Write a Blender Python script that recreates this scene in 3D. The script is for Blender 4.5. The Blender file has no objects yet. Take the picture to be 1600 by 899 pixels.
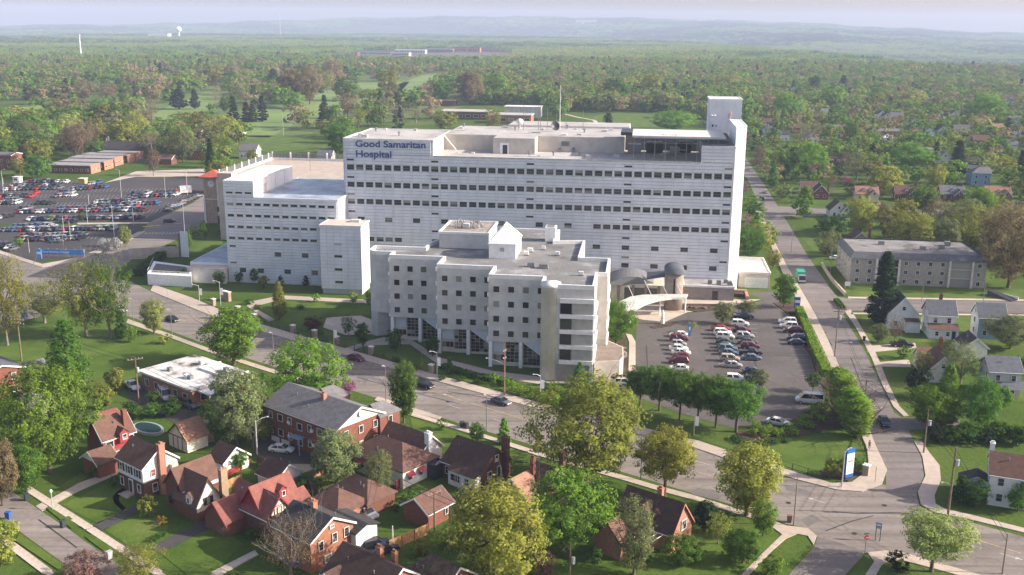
import bpy, bmesh, math, random
import numpy as np
from mathutils import Vector
R_=math.radians; PI=math.pi
SC=bpy.context.scene; COL=SC.collection
random.seed(7); RNG=np.random.default_rng(11)
# ---------------------------------------------------------------- camera
F_=1620.; CX_,CY_=800.,449.5; HCAM=75.
PITCH=math.atan((CY_-39.)/F_); ROLL=R_(.5)
cam=bpy.data.objects.new('camera',bpy.data.cameras.new('camera')); COL.objects.link(cam)
cam.data.sensor_width=36; cam.data.lens=36*F_/1600; cam.data.clip_start=1; cam.data.clip_end=60000
cam.location=(0,0,HCAM)
from mathutils import Matrix
cam.matrix_world=Matrix.Translation((0,0,HCAM))@Matrix.Rotation(PI/2-PITCH,4,'X')@Matrix.Rotation(ROLL,4,'Z')
SC.camera=cam
# ---------------------------------------------------------------- light
SUN_AZ,SUN_EL=R_(93.5),R_(26)
w=bpy.data.worlds.new('World'); SC.world=w; w.use_nodes=True
nt=w.node_tree; nt.nodes.clear()
sk=nt.nodes.new('ShaderNodeTexSky'); sk.sky_type='NISHITA'; sk.sun_disc=False
sk.sun_elevation=SUN_EL; sk.sun_rotation=SUN_AZ; sk.altitude=250; sk.air_density=1.0; sk.dust_density=3.2; sk.ozone_density=1.0
bg=nt.nodes.new('ShaderNodeBackground'); bg.inputs['Strength'].default_value=.128
wo=nt.nodes.new('ShaderNodeOutputWorld')
tn=nt.nodes.new('ShaderNodeMix'); tn.data_type='RGBA'; tn.blend_type='MULTIPLY'; tn.inputs[0].default_value=1; tn.inputs[7].default_value=(1.15,1.0,.98,1)
nt.links.new(sk.outputs[0],tn.inputs[6]); nt.links.new(tn.outputs[2],bg.inputs[0]); nt.links.new(bg.outputs[0],wo.inputs[0])
sd=bpy.data.lights.new('sun','SUN'); sd.energy=5.0; sd.angle=R_(.53); sd.color=(1,.93,.82)
so=bpy.data.objects.new('sun',sd); COL.objects.link(so)
sdir=Vector((math.sin(SUN_AZ)*math.cos(SUN_EL),math.cos(SUN_AZ)*math.cos(SUN_EL),math.sin(SUN_EL)))
so.rotation_euler=(-sdir).to_track_quat('-Z','Y').to_euler(); so.location=(300,-60,200)
SC.view_settings.view_transform='Standard'; SC.view_settings.look='None'
SC.view_settings.exposure=.9; SC.view_settings.gamma=1
SC.cycles.max_bounces=6; SC.cycles.volume_bounces=2; SC.cycles.use_denoising=True
try: SC.cycles.transparent_max_bounces=8
except Exception: pass
# ---------------------------------------------------------------- survey helpers: a bearing from the camera meets the ground plane
cp_,sp_=math.cos(PITCH),math.sin(PITCH); cr_,sr_=math.cos(ROLL),math.sin(ROLL)
def ray(px,py):
    a=px-CX_; b=py-CY_; x=cr_*a+sr_*b; y=-sr_*a+cr_*b
    return (x/F_,cp_-(y/F_)*sp_,-sp_-(y/F_)*cp_)
def G(px,py,z=0.):
    d=ray(px,py); t=(z-HCAM)/d[2]; return Vector((d[0]*t,d[1]*t,z))
def topz(p,py):
    lo,hi=-5.,120.
    for _ in range(40):
        m=(lo+hi)/2
        if proj(p[0],p[1],m)[1]>py: lo=m
        else: hi=m
    return lo
def proj(X,Y,Z):
    Z-=HCAM; zc=Y*cp_-Z*sp_; yc=-(Y*sp_+Z*cp_); a=X/zc*F_; b=yc/zc*F_
    return (CX_+cr_*a-sr_*b,CY_+sr_*a+cr_*b)
AH=R_(7.2); UX=Vector((math.cos(AH),-math.sin(AH),0)); VX=Vector((math.sin(AH),math.cos(AH),0))
def uvw(u,v,z=0.): return UX*u+VX*v+Vector((0,0,z))
RAZ=128.8   # bearing of the avenue; the hospital grid bears 97.2 / 7.2
def adir(az): return Vector((math.sin(R_(az)),math.cos(R_(az)),0))
# ---------------------------------------------------------------- materials
MATS={}
def mat(name,c,rough=.85,var=.12,scale=1.5,bump=0.,bscale=None,metal=0.,spec=.3,c2=None,kind=None,wave=None):
    if name in MATS: return MATS[name]
    m=bpy.data.materials.new(name); m.use_nodes=True; n=m.node_tree.nodes; l=m.node_tree.links
    p=n['Principled BSDF']; p.inputs['Roughness'].default_value=rough; p.inputs['Metallic'].default_value=metal
    p.inputs['Specular IOR Level'].default_value=spec
    tc=n.new('ShaderNodeTexCoord'); co=tc.outputs['Object'] if kind!='world' else n.new('ShaderNodeNewGeometry').outputs['Position']
    if var>0:
        nz=n.new('ShaderNodeTexNoise'); nz.inputs['Scale'].default_value=scale; nz.inputs['Detail'].default_value=5; nz.inputs['Roughness'].default_value=.65
        l.new(co,nz.inputs['Vector'])
        rp=n.new('ShaderNodeValToRGB'); e=rp.color_ramp.elements
        a=c2 if c2 else tuple(x*(1-var*1.5) for x in c); b=c if c2 else tuple(min(1,x*(1+var)) for x in c)
        e[0].position=.36; e[1].position=.64; e[0].color=(*a,1); e[1].color=(*b,1)
        l.new(nz.outputs['Fac'],rp.inputs['Fac']); out=rp.outputs['Color']
        if wave:   # courses: (period m, darken, axis)
            wv=n.new('ShaderNodeTexWave'); wv.wave_type='BANDS'; wv.bands_direction=wave[2]; wv.wave_profile='SAW'
            wv.inputs['Scale'].default_value=.314/wave[0]; wv.inputs['Distortion'].default_value=.0
            l.new(co,wv.inputs['Vector'])
            r2=n.new('ShaderNodeValToRGB'); f=r2.color_ramp.elements; k=1-wave[1]
            f[0].position=.0; f[0].color=(k,k,k,1); f[1].position=.3; f[1].color=(1,1,1,1)
            l.new(wv.outputs['Fac'],r2.inputs['Fac'])
            mx=n.new('ShaderNodeMix'); mx.data_type='RGBA'; mx.blend_type='MULTIPLY'; mx.inputs[0].default_value=1
            l.new(out,mx.inputs[6]); l.new(r2.outputs['Color'],mx.inputs[7]); out=mx.outputs[2]
        l.new(out,p.inputs['Base Color'])
        if bump:
            nb=n.new('ShaderNodeTexNoise'); nb.inputs['Scale'].default_value=bscale or scale*6; nb.inputs['Detail'].default_value=4
            l.new(co,nb.inputs['Vector']); bp=n.new('ShaderNodeBump'); bp.inputs['Strength'].default_value=bump; bp.inputs['Distance'].default_value=.1
            l.new(nb.outputs['Fac'],bp.inputs['Height']); l.new(bp.outputs['Normal'],p.inputs['Normal'])
    else: p.inputs['Base Color'].default_value=(*c,1)
    MATS[name]=m; return m
def ramp_mix(n,l,fac,cols):
    rp=n.new('ShaderNodeValToRGB'); e=rp.color_ramp.elements
    while len(e)<len(cols): e.new(.5)
    for i,(pos,c) in enumerate(cols): e[i].position=pos; e[i].color=(*c,1)
    l.new(fac,rp.inputs['Fac']); return rp.outputs['Color']
def noise(n,l,co,s,d=5,r=.6):
    z=n.new('ShaderNodeTexNoise'); z.inputs['Scale'].default_value=s; z.inputs['Detail'].default_value=d; z.inputs['Roughness'].default_value=r
    l.new(co,z.inputs['Vector']); return z.outputs['Fac']
def mul(n,l,a,b,mode='MULTIPLY',f=1.):
    x=n.new('ShaderNodeMix'); x.data_type='RGBA'; x.blend_type=mode
    if isinstance(f,float): x.inputs[0].default_value=f
    else: l.new(f,x.inputs[0])
    l.new(a,x.inputs[6]); l.new(b,x.inputs[7]); return x.outputs[2]
def newmat(name):
    m=bpy.data.materials.new(name); m.use_nodes=True; MATS[name]=m; n=m.node_tree.nodes; return m,n,m.node_tree.links,n['Principled BSDF']
def surf_mat(name,cols,scales,rough=.9,bump=.0,bs=3.):
    """ground sheet: ramp over a broad noise, multiplied by a fine one"""
    m,n,l,p=newmat(name); co=n.new('ShaderNodeTexCoord').outputs['Object']
    a=ramp_mix(n,l,noise(n,l,co,scales[0]),cols)
    g=ramp_mix(n,l,noise(n,l,co,scales[1],6,.7),[(.3,(.72,.72,.72)),(.7,(1.15,1.15,1.15))])
    l.new(mul(n,l,a,g),p.inputs['Base Color']); p.inputs['Roughness'].default_value=rough; p.inputs['Specular IOR Level'].default_value=.2
    if bump:
        bp=n.new('ShaderNodeBump'); bp.inputs['Strength'].default_value=bump; bp.inputs['Distance'].default_value=.128
        l.new(noise(n,l,co,bs,4),bp.inputs['Height']); l.new(bp.outputs['Normal'],p.inputs['Normal'])
    return m
GRASS=surf_mat('grass',[(.3,(.045,.08,.014)),(.5,(.07,.12,.02)),(.7,(.11,.145,.035))],(.035,1.2),bump=.5)
LAWN=surf_mat('lawn',[(.28,(.046,.086,.009)),(.45,(.07,.12,.013)),(.62,(.098,.15,.022)),(.80,(.16,.165,.05))],(.12,2.2),bump=.4)
FAIRWAY=surf_mat('fairway',[(.3,(.12,.19,.05)),(.7,(.19,.26,.075))],(.02,.3))
VERGE=surf_mat('verge',[(.3,(.07,.12,.022)),(.55,(.105,.155,.034)),(.75,(.17,.175,.07))],(.2,2.))
def road_mat(name,c,crack=True,az=None):
    m,n,l,p=newmat(name); co=n.new('ShaderNodeTexCoord').outputs['Object']
    a=ramp_mix(n,l,noise(n,l,co,.06,6,.65),[(.3,tuple(x*.78 for x in c)),(.5,c),(.72,tuple(x*1.2 for x in c))])
    g=ramp_mix(n,l,noise(n,l,co,.9,8,.75),[(.25,(.78,.78,.78)),(.75,(1.14,1.14,1.14))])
    o=mul(n,l,a,g)
    if az is not None:   # tyre tracks and seams drawn out along the road
        mp=n.new('ShaderNodeMapping'); mp.vector_type='POINT'; mp.inputs['Rotation'].default_value=(0,0,-R_(90-az)); mp.inputs['Scale'].default_value=(.018,.55,1); l.new(co,mp.inputs['Vector'])
        o=mul(n,l,o,ramp_mix(n,l,noise(n,l,mp.outputs[0],1.,4,.6),[(.30,(.66,.65,.64)),(.48,(.97,.97,.97)),(.7,(1.16,1.16,1.17))]))
    if crack:
        v=n.new('ShaderNodeTexVoronoi'); v.feature='DISTANCE_TO_EDGE'; v.inputs['Scale'].default_value=.11
        wq=n.new('ShaderNodeTexNoise'); wq.inputs['Scale'].default_value=.5; wq.inputs['Detail'].default_value=3
        va=n.new('ShaderNodeVectorMath'); va.operation='MULTIPLY_ADD'; va.inputs[1].default_value=(3,3,0); l.new(co,wq.inputs['Vector']); l.new(wq.outputs['Color'],va.inputs[0]); l.new(co,va.inputs[2])
        l.new(va.outputs[0],v.inputs['Vector'])
        k=ramp_mix(n,l,v.outputs['Distance'],[(.0,(.55,.54,.53)),(.009,(.6,.6,.6)),(.014,(1,1,1))])
        o=mul(n,l,o,k,f=.4)
    l.new(o,p.inputs['Base Color']); p.inputs['Roughness'].default_value=.85; p.inputs['Specular IOR Level'].default_value=.25
    return m
ASPH=road_mat('avenue asphalt',(.225,.195,.172),True,128.8); ASPH2=road_mat('street asphalt',(.185,.162,.15),True,7.2); LOTA=road_mat('car park asphalt',(.108,.096,.09)); LOTD=road_mat('dark asphalt',(.062,.058,.058)); DRV=road_mat('driveway asphalt',(.07,.065,.062),False)
CONC=road_mat('concrete paving',(.45,.375,.31),False); CONC2=road_mat('pale concrete',(.50,.42,.345),False); PATCH=road_mat('asphalt repair',(.16,.145,.135),False)
MULCH=surf_mat('mulch',[(.3,(.05,.032,.022)),(.7,(.10,.07,.05))],(.4,4.),bump=.5)
PAINT=mat('road paint',(.46,.44,.41),.8,.3,2.); PAINTY=mat('yellow road paint',(.40,.31,.16),.8,.3,2.)
# ---------------------------------------------------------------- mesh helpers
class MB:
    def __init__(s): s.v=[]; s.f=[]; s.m=[]; s.k=0
    def mi(s,k): s.k=k; return s
    def add(s,vs,fs):
        b=len(s.v); s.v+=[tuple(q) for q in vs]; s.f+=[tuple(b+i for i in f) for f in fs]; s.m+=[s.k]*len(fs); return s
    def box(s,x0,x1,y0,y1,z0,z1):
        return s.add([(x0,y0,z0),(x1,y0,z0),(x1,y1,z0),(x0,y1,z0),(x0,y0,z1),(x1,y0,z1),(x1,y1,z1),(x0,y1,z1)],
            [(0,3,2,1),(4,5,6,7),(0,1,5,4),(1,2,6,5),(2,3,7,6),(3,0,4,7)])
    def prism(s,poly,z0,z1,bottom=True):
        a=sum(poly[i-1][0]*poly[i][1]-poly[i][0]*poly[i-1][1] for i in range(len(poly)))
        if a<0: poly=poly[::-1]
        n=len(poly); vs=[(p[0],p[1],z0) for p in poly]+[(p[0],p[1],z1) for p in poly]
        fs=[tuple(range(n,2*n))]+[(i,(i+1)%n,n+(i+1)%n,n+i) for i in range(n)]
        if bottom: fs.append(tuple(range(n-1,-1,-1)))
        return s.add(vs,fs)
    def sheet(s,poly,z):
        a=sum(poly[i-1][0]*poly[i][1]-poly[i][0]*poly[i-1][1] for i in range(len(poly)))
        if a<0: poly=poly[::-1]
        return s.add([(p[0],p[1],z) for p in poly],[tuple(range(len(poly)))])
    def tube(s,path,rad,n=6,cap=True):
        path=[Vector(p) for p in path]
        if not hasattr(rad,'__len__'): rad=[rad]*len(path)
        vs=[]; 
        for i,p in enumerate(path):
            d=(path[min(i+1,len(path)-1)]-path[max(i-1,0)])
            d=d.normalized() if d.length>1e-9 else Vector((0,0,1))
            a=Vector((1,0,0)) if abs(d.x)<.8 else Vector((0,1,0)); e=d.cross(a).normalized(); g=d.cross(e)
            for j in range(n):
                t=2*PI*j/n; vs.append(p+(e*math.cos(t)+g*math.sin(t))*rad[i])
        fs=[]
        for i in range(len(path)-1):
            for j in range(n):
                fs.append((i*n+j,i*n+(j+1)%n,(i+1)*n+(j+1)%n,(i+1)*n+j))
        if cap: fs+= [tuple(range(n-1,-1,-1)),tuple((len(path)-1)*n+j for j in range(n))]
        return s.add(vs,fs)
    def lathe(s,prof,n=12,c=(0,0)):
        vs=[(c[0]+r*math.cos(2*PI*j/n),c[1]+r*math.sin(2*PI*j/n),z) for r,z in prof for j in range(n)]
        fs=[(i*n+j,i*n+(j+1)%n,(i+1)*n+(j+1)%n,(i+1)*n+j) for i in range(len(prof)-1) for j in range(n)]
        fs+=[tuple(range(n-1,-1,-1)),tuple((len(prof)-1)*n+j for j in range(n))]
        return s.add(vs,fs)
    def mesh(s,name,mats,smooth=False):
        me=bpy.data.meshes.new(name); me.from_pydata(s.v,[],s.f)
        for m in (mats if isinstance(mats,(list,tuple)) else [mats]): me.materials.append(m)
        if max(s.m,default=0): me.polygons.foreach_set('material_index',s.m)
        if smooth: me.polygons.foreach_set('use_smooth',[True]*len(s.f))
        me.validate(); me.update(); return me
    def build(s,name,mats,parent=None,smooth=False,loc=None,rz=0,**kw):
        return link(name,s.mesh(name,mats,smooth),parent,loc,rz,**kw)
def link(name,me,parent=None,loc=None,rz=0,**kw):
    o=bpy.data.objects.new(name,me); COL.objects.link(o)
    if parent: o.parent=parent
    if loc is not None: o.location=loc
    if rz: o.rotation_euler=(0,0,rz)
    for k,v in kw.items(): o[k]=v
    return o
USED={}
def lab(o,label,cat,group=None):
    n=len(label.split()); 
    if n>16: label=' '.join(label.split()[:16])
    o['label']=label; o['category']=cat; USED[label]=USED.get(label,0)+1
    if group: o['group']=group
    return o
def thing(name,label,cat,loc=(0,0,0),rz=0.,group=None):
    o=bpy.data.objects.new(name,None); COL.objects.link(o); o.empty_display_size=.5
    o.location=loc; o.rotation_euler=(0,0,rz); return lab(o,label,cat,group)
def azr(az): return R_(90-az)      # local +x looks along the bearing
def struct(name,mb,m,**kw): return mb.build(name,m,kind='structure',**kw)
HROT=-AH
# ---------------------------------------------------------------- terrain
def hill(x,y):
    """flat plateau, a valley past its wooded edge, then a far ridge"""
    r=math.hypot(x,y); az=math.degrees(math.atan2(x,y))
    if r<1200: return 0.
    e=float(np.interp(az,[-60,-26,-14,-8,0,7,13.4,20,25.6,33,60],[4500,5000,7000,7800,7200,5300,3500,2300,1700,1400,1400]))
    t=min(1,max(0,(r-e)/900)); drop=-48*t*t*(3-2*t)
    crest=115*math.exp(-((az+1)/15.)**2)+45*math.exp(-((az-14)/9.)**2)+18+5*math.sin(az*1.3)+3*math.sin(az*3.1+1)
    if abs(az)>32: crest=18
    t=min(1,max(0,(r-max(e,3000))/(9600-max(e,3000)))); s=t*t*(3-2*t)
    return drop*(1-s)+crest*s+10*math.sin(x*.0013)*math.sin(y*.0011+1)*s*(1-s)*4-max(0,r-10000)*.02
vs=[(0,0,-.02)]; fs=[]; rad=[30*1.105**i for i in range(60)]; NA=240
for r in rad:
    for j in range(NA):
        a=2*PI*j/NA; x,y=r*math.sin(a),r*math.cos(a); vs.append((x,y,hill(x,y)-.02))
for j in range(NA): fs.append((0,1+(j+1)%NA,1+j))
for i in range(len(rad)-1):
    for j in range(NA):
        a=1+i*NA; fs.append((a+j,a+(j+1)%NA,a+NA+(j+1)%NA,a+NA+j))
mm,n,l,p=newmat('ground'); co=n.new('ShaderNodeTexCoord').outputs['Object']
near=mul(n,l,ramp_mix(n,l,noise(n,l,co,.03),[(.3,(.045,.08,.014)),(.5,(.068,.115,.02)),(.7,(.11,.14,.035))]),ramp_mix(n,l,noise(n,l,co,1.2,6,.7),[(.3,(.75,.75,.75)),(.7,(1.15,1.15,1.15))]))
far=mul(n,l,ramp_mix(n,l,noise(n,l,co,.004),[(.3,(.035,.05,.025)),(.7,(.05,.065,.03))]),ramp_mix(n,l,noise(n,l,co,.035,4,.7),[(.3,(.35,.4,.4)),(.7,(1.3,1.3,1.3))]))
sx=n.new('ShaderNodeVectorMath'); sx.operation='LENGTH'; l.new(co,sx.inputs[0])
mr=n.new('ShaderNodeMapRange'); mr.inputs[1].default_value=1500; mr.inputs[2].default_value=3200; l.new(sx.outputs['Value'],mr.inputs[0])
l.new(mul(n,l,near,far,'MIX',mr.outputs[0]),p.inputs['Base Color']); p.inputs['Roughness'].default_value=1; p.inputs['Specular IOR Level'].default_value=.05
bp=n.new('ShaderNodeBump'); bp.inputs['Strength'].default_value=.6; bp.inputs['Distance'].default_value=.2; l.new(noise(n,l,co,1.5,4),bp.inputs['Height']); l.new(bp.outputs['Normal'],p.inputs['Normal'])
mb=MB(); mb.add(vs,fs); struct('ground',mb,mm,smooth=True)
# haze: one closed box round the camera and the scene
hz=MB().box(-11000,11000,-11000,11000,-90,215).build('haze',None,kind='stuff')
hm=bpy.data.materials.new('haze'); hm.use_nodes=True; n=hm.node_tree.nodes; n.clear()
pv=n.new('ShaderNodeVolumePrincipled'); pv.inputs['Color'].default_value=(.62,.725,1,1); pv.inputs['Density'].default_value=.00011; pv.inputs['Anisotropy'].default_value=0.
ho=n.new('ShaderNodeOutputMaterial'); hm.node_tree.links.new(pv.outputs[0],ho.inputs['Volume'])
hz.data.materials.clear(); hz.data.materials.append(hm)
# ---------------------------------------------------------------- roads, paving (points surveyed from their kerbs)
def P(l_,z=0): return [tuple(G(x,y)[:2]) for x,y in l_]
def sheet(name,pts,m,z): return struct(name,MB().sheet(P(pts),z),m)
def slab(name,pts,m,h=.13): return struct(name,MB().prism(P(pts),-.05,h,False),m)
def strip(pts,w0,w1):   # band between two offsets left of a px polyline
    q=[Vector((*p,0)) for p in P(pts)]; L=[];R=[]
    for i,p in enumerate(q):
        d=(q[min(i+1,len(q)-1)]-q[max(i-1,0)]).normalized(); nrm=Vector((-d.y,d.x,0)); L.append((p+nrm*w0)[:2]); R.append((p+nrm*w1)[:2])
    return L+R[::-1]
AVF=[(-260,268),(0,384),(67,413),(150,392)]   # kept for reference of the far kerb west of the junction
avenue=[(-420,335),(-60,392),(0,396),(67,416),(150,422),(205,441),(235,455),(335,496),(400,516),(525,551),(675,594),(842,640),(1087,701),(1142,720),(1207,739),(1245,750),(1307,766),(1347,769),(1380,757),(1432,772),(1437,791),(1460,804),(1512,815),(1600,839),(1900,925),
 (1900,1050),(1700,965),(1525,897),(1450,876),(1415,865),(1385,861),(1355,864),(1278,840),(1262,825),(1228,819),(1190,802),(1075,769),(1000,746),(820,692),(732,666),(650,641),(405,566),(340,545),(270,519),(200,494),(95,470),(-60,425),(-420,370)]
sheet('avenue',avenue,ASPH,.004)
sheet('cross_street',[(322,303),(300,318),(232,348),(222,362),(190,380),(150,393),(67,416),(-40,480),(-200,570),(-200,640),(0,528),(55,500),(95,474),(150,450),(207,405),(252,386),(282,372),(325,352),(345,320),(360,290)],ASPH,.008)
sheet('side_street',[(1100,190),(1130,235),(1168,280),(1190,330),(1210,375),(1230,415),(1254,455),(1275,492),(1295,532),(1312,572),(1332,612),(1352,650),(1365,690),(1384,729),(1384,770),(1432,772),(1444,744),(1440,714),(1427,690),(1420,672),(1500,670),(1500,655),(1408,652),(1397,645),(1380,610),(1362,572),(1350,547),(1340,530),(1317,492),(1326,485),(1297,450),(1262,400),(1232,350),(1215,322),(1195,290),(1160,240),(1118,190)],ASPH2,.012)
sheet('right_cross_street',[(1297,462),(1335,468),(1700,473),(1700,492),(1330,486),(1305,484)],ASPH2,.016)
sheet('upper_cross_street',[(1205,322),(1282,326),(1500,328),(1500,336),(1282,338),(1225,338)],ASPH2,.016)
sheet('lower_side_street',[(1278,838),(1272,855),(1232,899),(1150,990),(1240,990),(1320,899),(1355,862)],ASPH2,.008)
sheet('residential_street',[(-120,676),(45,786),(110,829),(130,844),(166,869),(260,932),(330,985),(230,985),(100,881),(15,819),(-120,726)],road_mat('residential asphalt',(.215,.185,.165),True,128.8),.004)
sheet('upper_car_park',[(-160,288),(130,283),(165,286),(212,277),(320,277),(322,302),(299,317),(233,347),(-160,351)],LOTD,.004)
sheet('lower_car_park',[(-160,353),(232,351),(219,362),(188,378),(150,391),(110,403),(60,409),(0,391),(-160,362)],LOTD,.006)
sheet('concrete_apron',[(163,286),(212,268),(320,264),(321,276),(212,276.5)],CONC,.006)
sheet('hospital_car_park',[(995,497),(1030,494),(1080,489),(1130,484),(1195,470),(1168,458),(1206,456),(1233,490),(1247,520),(1264,560),(1283,600),(1288,622),(1245,652),(1214,668),(1175,664),(1145,669),(1060,645),(1000,622),(955,604),(950,590),(978,592),(992,575)],LOTA,.006)
slab('avenue_pavement',[(235,455),(335,496),(400,516),(525,551),(675,594),(842,640),(1087,701),(1142,720),(1207,739),(1245,750),(1307,766),(1347,769),(1378,757),(1386,735),(1366,692),(1351,650),(1331,612),(1311,572),(1294,532),(1274,492),(1253,455),(1229,415),(1209,375),(1189,330),(1181,331),(1201,377),(1219,418),(1238,456),(1259,494),(1278,534),(1297,576),(1316,618),(1335,655),(1353,697),(1357,720),(1350,740),(1331,754),(1300,756),(1250,741),(1210,728),(1146,708),(1092,690),(846,631),(678,585),(528,542),(403,506),(345,485),(300,466),(240,445)],CONC)
slab('front_pavement',[(200,499),(270,524),(340,550),(405,571),(500,601),(500,606),(405,577),(340,556),(270,530),(197,505)],CONC,.10)
slab('yard_pavement',[(640,644),(726,670),(800,693),(850,709),(975,744),(1025,759),(1082,774),(1200,811),(1228,822),(1262,826),(1276,838),(1271,852),(1262,838),(1245,835),(1228,842),(1205,862),(1170,899),(1158,899),(1195,862),(1222,836),(1198,818),(1080,781),(1024,766),(974,751),(848,715),(798,698),(724,675),(638,649)],CONC,.10)
slab('upper_yard_pavement',[(590,620),(640,636),(690,652),(686,656),(632,641),(585,626)],CONC,.09)
slab('corner_pavement',[(1428,690),(1441,714),(1446,744),(1434,769),(1439,789),(1462,802),(1514,812),(1600,833),(1700,860),(1700,852),(1600,826),(1520,806),(1476,796),(1462,788),(1460,775),(1470,750),(1468,728),(1452,708),(1440,690)],CONC,.11)
slab('corner_lawn_path',[(1355,864),(1385,861),(1415,865),(1450,876),(1525,897),(1600,918),(1600,926),(1510,903),(1440,884),(1405,875),(1380,880),(1368,899),(1352,899),(1366,878)],CONC,.10)
slab('street_pavement',[(45,761),(75,781),(145,824),(202,860),(260,900),(252,904),(192,864),(135,828),(66,786),(36,765)],CONC,.09)
slab('lower_street_pavement',[(22,849),(85,896),(76,902),(12,855),(-60,800),(-50,795)],CONC,.09)
slab('right_street_pavement',[(1329,484),(1345,510),(1362,540),(1372,560),(1388,600),(1405,635),(1420,650),(1412,651),(1396,636),(1378,600),(1362,560),(1352,540),(1336,510),(1320,487)],CONC,.09)
slab('cross_street_pavement',[(1325,464),(1600,468.5),(1600,471),(1325,467)],CONC,.1)
slab('lower_cross_pavement',[(1330,489),(1600,492),(1600,494),(1330,491.5)],CONC,.09)
slab('car_park_pavement',[(-160,359),(0,392),(66,413),(110,405),(155,390),(190,377),(215,363),(222,362),(228,362),(192,381),(155,395),(112,410),(66,418),(0,397),(-160,364)],CONC,.1)
sheet('parking_divider',[(120,348.5),(232,347.5),(232,349.5),(122,351)],CONC2,.03)
sheet('hospital_forecourt',[(955,487),(1000,475),(1075,462),(1120,468),(1190,468),(1128,482),(1074,488),(1040,503),(1005,500)],CONC2,.010)
slab('drive_pavement',[(978,522),(987,524),(993,535),(993,575),(986,583),(982,583),(983,535)],CONC2,.12)
slab('garden_path',[(390,472),(440,462),(590,470),(590,475),(440,468),(395,480),(430,500),(420,503),(385,478)],CONC,.07)
sheet('front_plaza',[(510,497),(560,492),(595,505),(595,522),(540,524),(505,512)],CONC2,.02)
slab('terrace_path',[(537,545),(570,535),(600,527),(640,530),(690,560),(770,580),(850,590),(930,588),(955,590),(957,596),(900,597),(840,600),(760,588),(680,566),(640,538),(575,540),(545,549)],CONC,.06)
slab('house_driveway',[(56,791),(66,799),(122,768),(184,741),(178,734),(118,757)],CONC,.03)
sheet('dark_driveway',[(146,820),(160,830),(222,797),(210,791)],DRV,.03)
sheet('long_driveway',[(234,855),(250,865),(345,818),(330,808)],DRV,.03)
slab('front_walk',[(328,899),(398,860),(404,867),(345,899)],CONC,.03)
slab('curved_walk',[(193,800),(178,786),(176,776),(186,766),(200,759),(206,765),(192,771),(185,779),(187,785),(199,796)],CONC,.03)
sheet('tenant_yard',[(395,690),(440,672),(530,705),(545,722),(505,745),(400,720)],DRV,.02)
sheet('office_yard',[(195,600),(232,598),(270,612),(360,635),(340,660),(280,665),(200,625)],DRV,.02)
slab('right_driveway',[(1352,541),(1430,536),(1432,544),(1356,551)],CONC,.03)
slab('right_second_driveway',[(1366,567),(1420,562),(1424,574),(1372,573)],CONC,.03)
# greens
for nm,pts in dict(
 corner_lawn=[(1095,688),(1160,698),(1260,684),(1330,671),(1349,697),(1352,720),(1345,736),(1328,749),(1300,750),(1252,737),(1212,724),(1148,704)],
 park_lawn=[(0,512),(95,486),(197,506),(270,531),(340,557),(372,566),(320,562),(225,582),(200,600),(150,590),(0,570)],
 left_yard=[(70,775),(122,742),(170,728),(120,757),(72,783)], middle_yard=[(97,789),(180,748),(215,770),(212,788),(152,819)], right_yard=[(162,828),(225,800),(262,812),(262,835),(206,857)],
 lower_yard=[(252,866),(335,822),(380,850),(330,899),(300,905)], lower_verge=[(30,835),(100,884),(92,892),(24,846)], street_verge=[(72,795),(82,788),(127,822),(112,827)], second_verge=[(133,840),(148,834),(195,866),(170,868)],
 avenue_yard=[(640,652),(724,678),(800,701),(850,717),(848,728),(760,712),(650,690)], car_park_lawn=[(1010,634),(1060,648),(1145,672),(1090,688),(1000,664),(930,640)],
 hospital_lawn=[(300,462),(400,475),(440,470),(590,477),(590,492),(510,496),(440,505),(400,500),(345,482)], front_garden=[(430,508),(505,514),(540,526),(600,530),(640,545),(680,570),(760,592),(850,603),(955,605),(1000,625),(930,636),(846,629),(678,583),(528,540)],
 gatehouse_lawn=[(300,372),(325,365),(350,368),(345,390),(290,400),(288,385)], corner_yard=[(1352,866),(1380,870),(1364,884),(1366,899),(1330,899)], lower_right_lawn=[(890,870),(1060,850),(1190,825),(1222,838),(1160,899),(880,899)],
 right_bank=[(1246,362),(1310,360),(1320,390),(1272,395)], apartment_lawn=[(1304,450),(1320,440),(1600,452),(1600,468),(1325,463)], house_lawn=[(1345,497),(1440,495),(1600,497),(1600,530),(1440,535),(1352,538)], side_lawn=[(1375,556),(1440,545),(1440,560),(1380,563)],
 park_meadow=[(935,180),(960,177),(1090,183),(1100,198),(900,200)], practice_field=[(365,232),(385,212),(500,212),(480,232),(420,238)]).items():
    sheet(nm,pts,LAWN,.03 if 'verge' not in nm else .11)
sheet('golf_turf',[(165,212),(170,165),(330,128),(540,112),(735,104),(735,165),(640,185),(500,208),(430,214)],VERGE,.02)
for nm,pts in dict(first_fairway=[(200,200),(260,168),(330,140),(350,150),(330,180),(250,205)],second_fairway=[(330,190),(440,165),(470,190),(420,215),(340,212)],third_fairway=[(480,150),(560,130),(640,128),(620,150),(540,172),(470,195),(455,175)],
  fourth_fairway=[(600,140),(660,118),(720,112),(700,128),(640,160),(600,160)],fifth_fairway=[(0,172),(60,165),(180,160),(200,175),(60,185),(0,182)]).items(): sheet(nm,pts,FAIRWAY,.03)
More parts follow.
